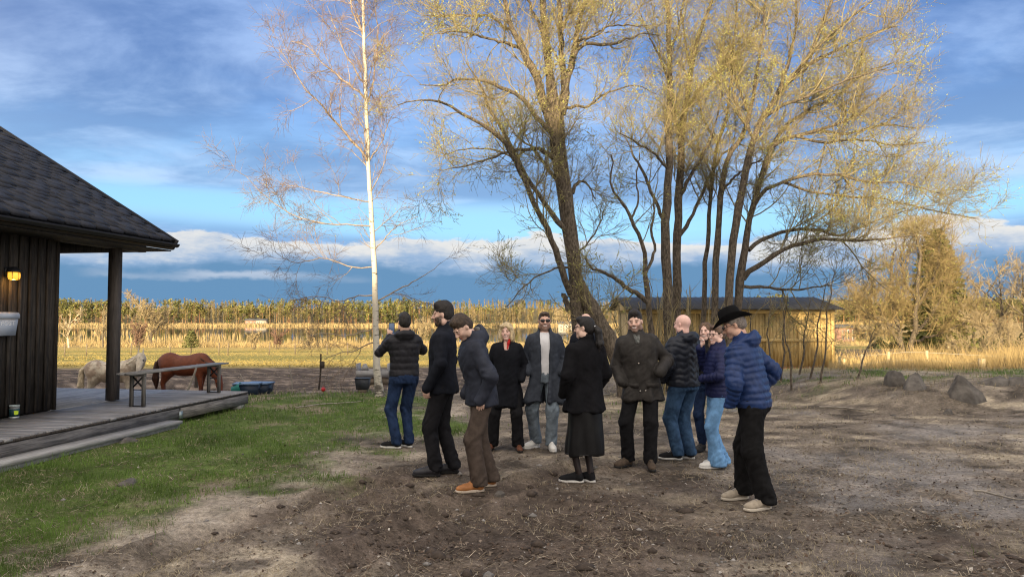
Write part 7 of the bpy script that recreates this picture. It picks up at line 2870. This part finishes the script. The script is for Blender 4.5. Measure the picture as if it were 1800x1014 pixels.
# ------------------------------------------------------------------ ground cover
def build_cover():
    rng = np.random.default_rng(101)
    # green lawn
    n = 210000
    x, d, xp = scatter_px(rng, n, -120, 1900, 4.0, 24)
    m = lawn_mask(x, d)
    a_ = (x - HC[0]) * HV[0] + (d - HC[1]) * HV[1]
    b_ = (x - HC[0]) * HU[0] + (d - HC[1]) * HU[1]
    free = ~((a_ < 1.50) & (b_ < 3.12)) & ~((a_ < 1.78) & (a_ > 1.3) & (b_ < .65))
    clump = fbm(np.stack([x * 2.2, d * 2.2], -1), 3, 111)
    keep = (rng.random(n) < m * (.35 + .9 * sstep(-.3, .4, clump))) & free
    x, d, clump = x[keep], d[keep], clump[keep]
    near = sstep(1.9, 1.5, a_[keep]) * (b_[keep] < 3.4)
    h = rng.uniform(.03, .075, len(x)) * (1 + .8 * clump) * (1 + 1.0 * near) * np.interp(d, [4, 10, 15], [.75, 1.05, 1.3])
    V, F = blades(x, d, ground_z(x, d) - .004, np.maximum(h, .02), rng.uniform(.0016, .0032, len(x)) * d / 6.5, rng, .65)
    stuff('lawn_grass', V, F, GREENGRASS, 'patchy green spring grass beside the deck', 'grass')
    ng = len(x)
    # withered grass over lawn edge, yard and bank
    n = 120000
    x, d, xp = scatter_px(rng, n, -120, 1950, 4.0, 36)
    a_ = (x - HC[0]) * HV[0] + (d - HC[1]) * HV[1]
    b_ = (x - HC[0]) * HU[0] + (d - HC[1]) * HU[1]
    free = ~((a_ < 1.50) & (b_ < 3.12)) & ~((a_ < 1.78) & (a_ > 1.3) & (b_ < .65))
    cl = fbm(np.stack([x * 1.3, d * 1.3], -1), 4, 121)
    s = soil_mask(x, d)
    keep = (rng.random(n) < sstep(-.25, .45, cl + .35 * sstep(12, 15, d)) * (1 - .55 * s) * .62) & free & ~((x > 3.9) & (x < 11.8) & (d > 24.5))
    x, d, s, cl = x[keep], d[keep], s[keep], cl[keep]
    tall = sstep(12.5, 15, d) * sstep(.5, 3, x) + .5 * sstep(14.5, 16, d) * (1 - sstep(18, 20, d)) * (x < 0)
    h = rng.uniform(.012, .045, len(x)) * (1 + .6 * cl) + tall * rng.uniform(0, .16, len(x))
    V, F = blades(x, d, ground_z(x, d) - .003, h, rng.uniform(.0014, .003, len(x)) * d / 6.5, rng, 1.3)
    stuff('withered_grass', V, F, DRYGRASS, 'withered straw-coloured grass over the yard and bank', 'grass')
    # loose straw trodden into the yard
    n = 62000
    x, d, xp = scatter_px(rng, n, -80, 1900, 4.1, 18)
    cl = fbm(np.stack([x * 1.6, d * 2.0], -1), 4, 125)
    a_ = (x - HC[0]) * HV[0] + (d - HC[1]) * HV[1]
    b_ = (x - HC[0]) * HU[0] + (d - HC[1]) * HU[1]
    free = ~((a_ < 1.50) & (b_ < 3.12)) & ~((a_ < 1.78) & (a_ > 1.3) & (b_ < .65))
    keep = (rng.random(n) < sstep(-.4, .35, cl) * (1 - .35 * soil_mask(x, d))) & free
    x, d = x[keep], d[keep]
    k = len(x)
    V, F = straws(x, d, ground_z(x, d) + .003, rng.uniform(.02, .10, k), rng.uniform(.0010, .0026, k) * d / 6, rng)
    tone = rng.random(k)[:, None]
    C = np.where(tone < .45, np.array([.13, .095, .065]), np.where(tone < .8, np.array([.27, .215, .145]), np.array([.42, .36, .27]))) * rng.uniform(.7, 1.2, (k, 1))
    o = mk('loose_straw', V, F, mat('litter', (.3, .3, .3), .9, .2, 20, attr=True), col=np.repeat(C, 4, 0))
    tag(o, 'loose straw and plant stalks trodden into the yard', 'straw', kind='stuff')
    # litter: curled dead leaves and wood chips lying flat
    n = 26000
    x, d, xp = scatter_px(rng, n, -60, 1900, 4.2, 17)
    cl = fbm(np.stack([x * 1.1, d * 1.1], -1), 4, 131)
    wgt = sstep(-.35, .35, cl) * np.interp(x, [-6, -3, 0, 3, 8], [.15, .3, .7, 1, .9])
    keep = (rng.random(n) < wgt) & ~((x < -4.5) & (d > 7))
    x, d = x[keep], d[keep]
    k = len(x)
    a = rng.random(k) * 6.283
    u = np.stack([np.cos(a), np.sin(a), rng.normal(0, .35, k)], 1)
    w = np.stack([-np.sin(a), np.cos(a), rng.normal(0, .35, k)], 1)
    s1 = (rng.uniform(.006, .022, k))[:, None]
    s2 = s1 * rng.uniform(.3, .7, k)[:, None]
    c = np.stack([x, d, ground_z(x, d) + .006], 1)
    V = np.stack([c - u * s1, c + w * s2 + [0, 0, .004], c + u * s1, c - w * s2 + [0, 0, .004]], 1).reshape(-1, 3)
    i = np.arange(k) * 4
    F = np.concatenate([np.stack([i, i + 1, i + 2], 1), np.stack([i, i + 2, i + 3], 1)])
    tone = rng.random(k)[:, None]
    C = np.where(tone < .62, np.array([.10, .068, .048]), np.where(tone < .93, np.array([.22, .175, .135]), np.array([.40, .37, .33]))) * rng.uniform(.7, 1.2, (k, 1))
    o = mk('leaf_litter', V, F, mat('litter', (.3, .3, .3), .9, .2, 20, attr=True), col=np.repeat(C, 4, 0))
    tag(o, 'dead leaves and wood chips strewn over the yard', 'litter', kind='stuff')
    # pebbles and clods
    n = 3400
    x, d, xp = scatter_px(rng, n, -40, 1880, 4.2, 14)
    s = soil_mask(x, d)
    cl = fbm(np.stack([x * .9, d * .9], -1), 3, 141)
    keep = rng.random(n) < (.25 + .6 * s + .5 * sstep(0, .4, cl) * (x > 0)) * np.interp(x, [-6, -3.2, -1], [0, .2, 1])
    x, d, s = x[keep], d[keep], s[keep]
    k = len(x)
    ico = np.array([[0, 0, 1], [1, 0, .1], [.31, .95, 0], [-.81, .59, .1], [-.81, -.59, 0], [.31, -.95, .1], [0, 0, -1]], float)
    fi = np.array([[0, 1, 2], [0, 2, 3], [0, 3, 4], [0, 4, 5], [0, 5, 1], [6, 2, 1], [6, 3, 2], [6, 4, 3], [6, 5, 4], [6, 1, 5]])
    r = rng.gamma(1.3, .0055, k) + .003
    clod = (rng.random(k) < s * .75)
    r = np.where(clod, r * 2.0, r)
    sc = np.stack([r * rng.uniform(.8, 1.5, k), r * rng.uniform(.7, 1.2, k), r * rng.uniform(.5, .8, k)], 1)
    a = rng.random(k) * 6.283
    P = (ico[None] * (1 + rng.normal(0, .14, (k, 7, 3)))) * sc[:, None]
    P = np.stack([P[..., 0] * np.cos(a)[:, None] - P[..., 1] * np.sin(a)[:, None], P[..., 0] * np.sin(a)[:, None] + P[..., 1] * np.cos(a)[:, None], P[..., 2]], -1)
    P = P + np.stack([x, d, ground_z(x, d) + r * .08], 1)[:, None]
    F = (fi[None] + (np.arange(k) * 7)[:, None, None]).reshape(-1, 3)
    C = np.where(clod[:, None], np.array([[.065, .050, .040]]), np.array([[.24, .225, .21]]) * rng.uniform(.4, 1.5, (k, 1)))
    o = mk('pebbles', P.reshape(-1, 3), F, mat('pebble', (.3, .3, .3), .9, .25, 30, attr=True), col=np.repeat(C, 7, 0))
    tag(o, 'small stones and clods of earth in the yard', 'pebbles', kind='stuff')
    print('COVER', ng, len(V))


build_cover()
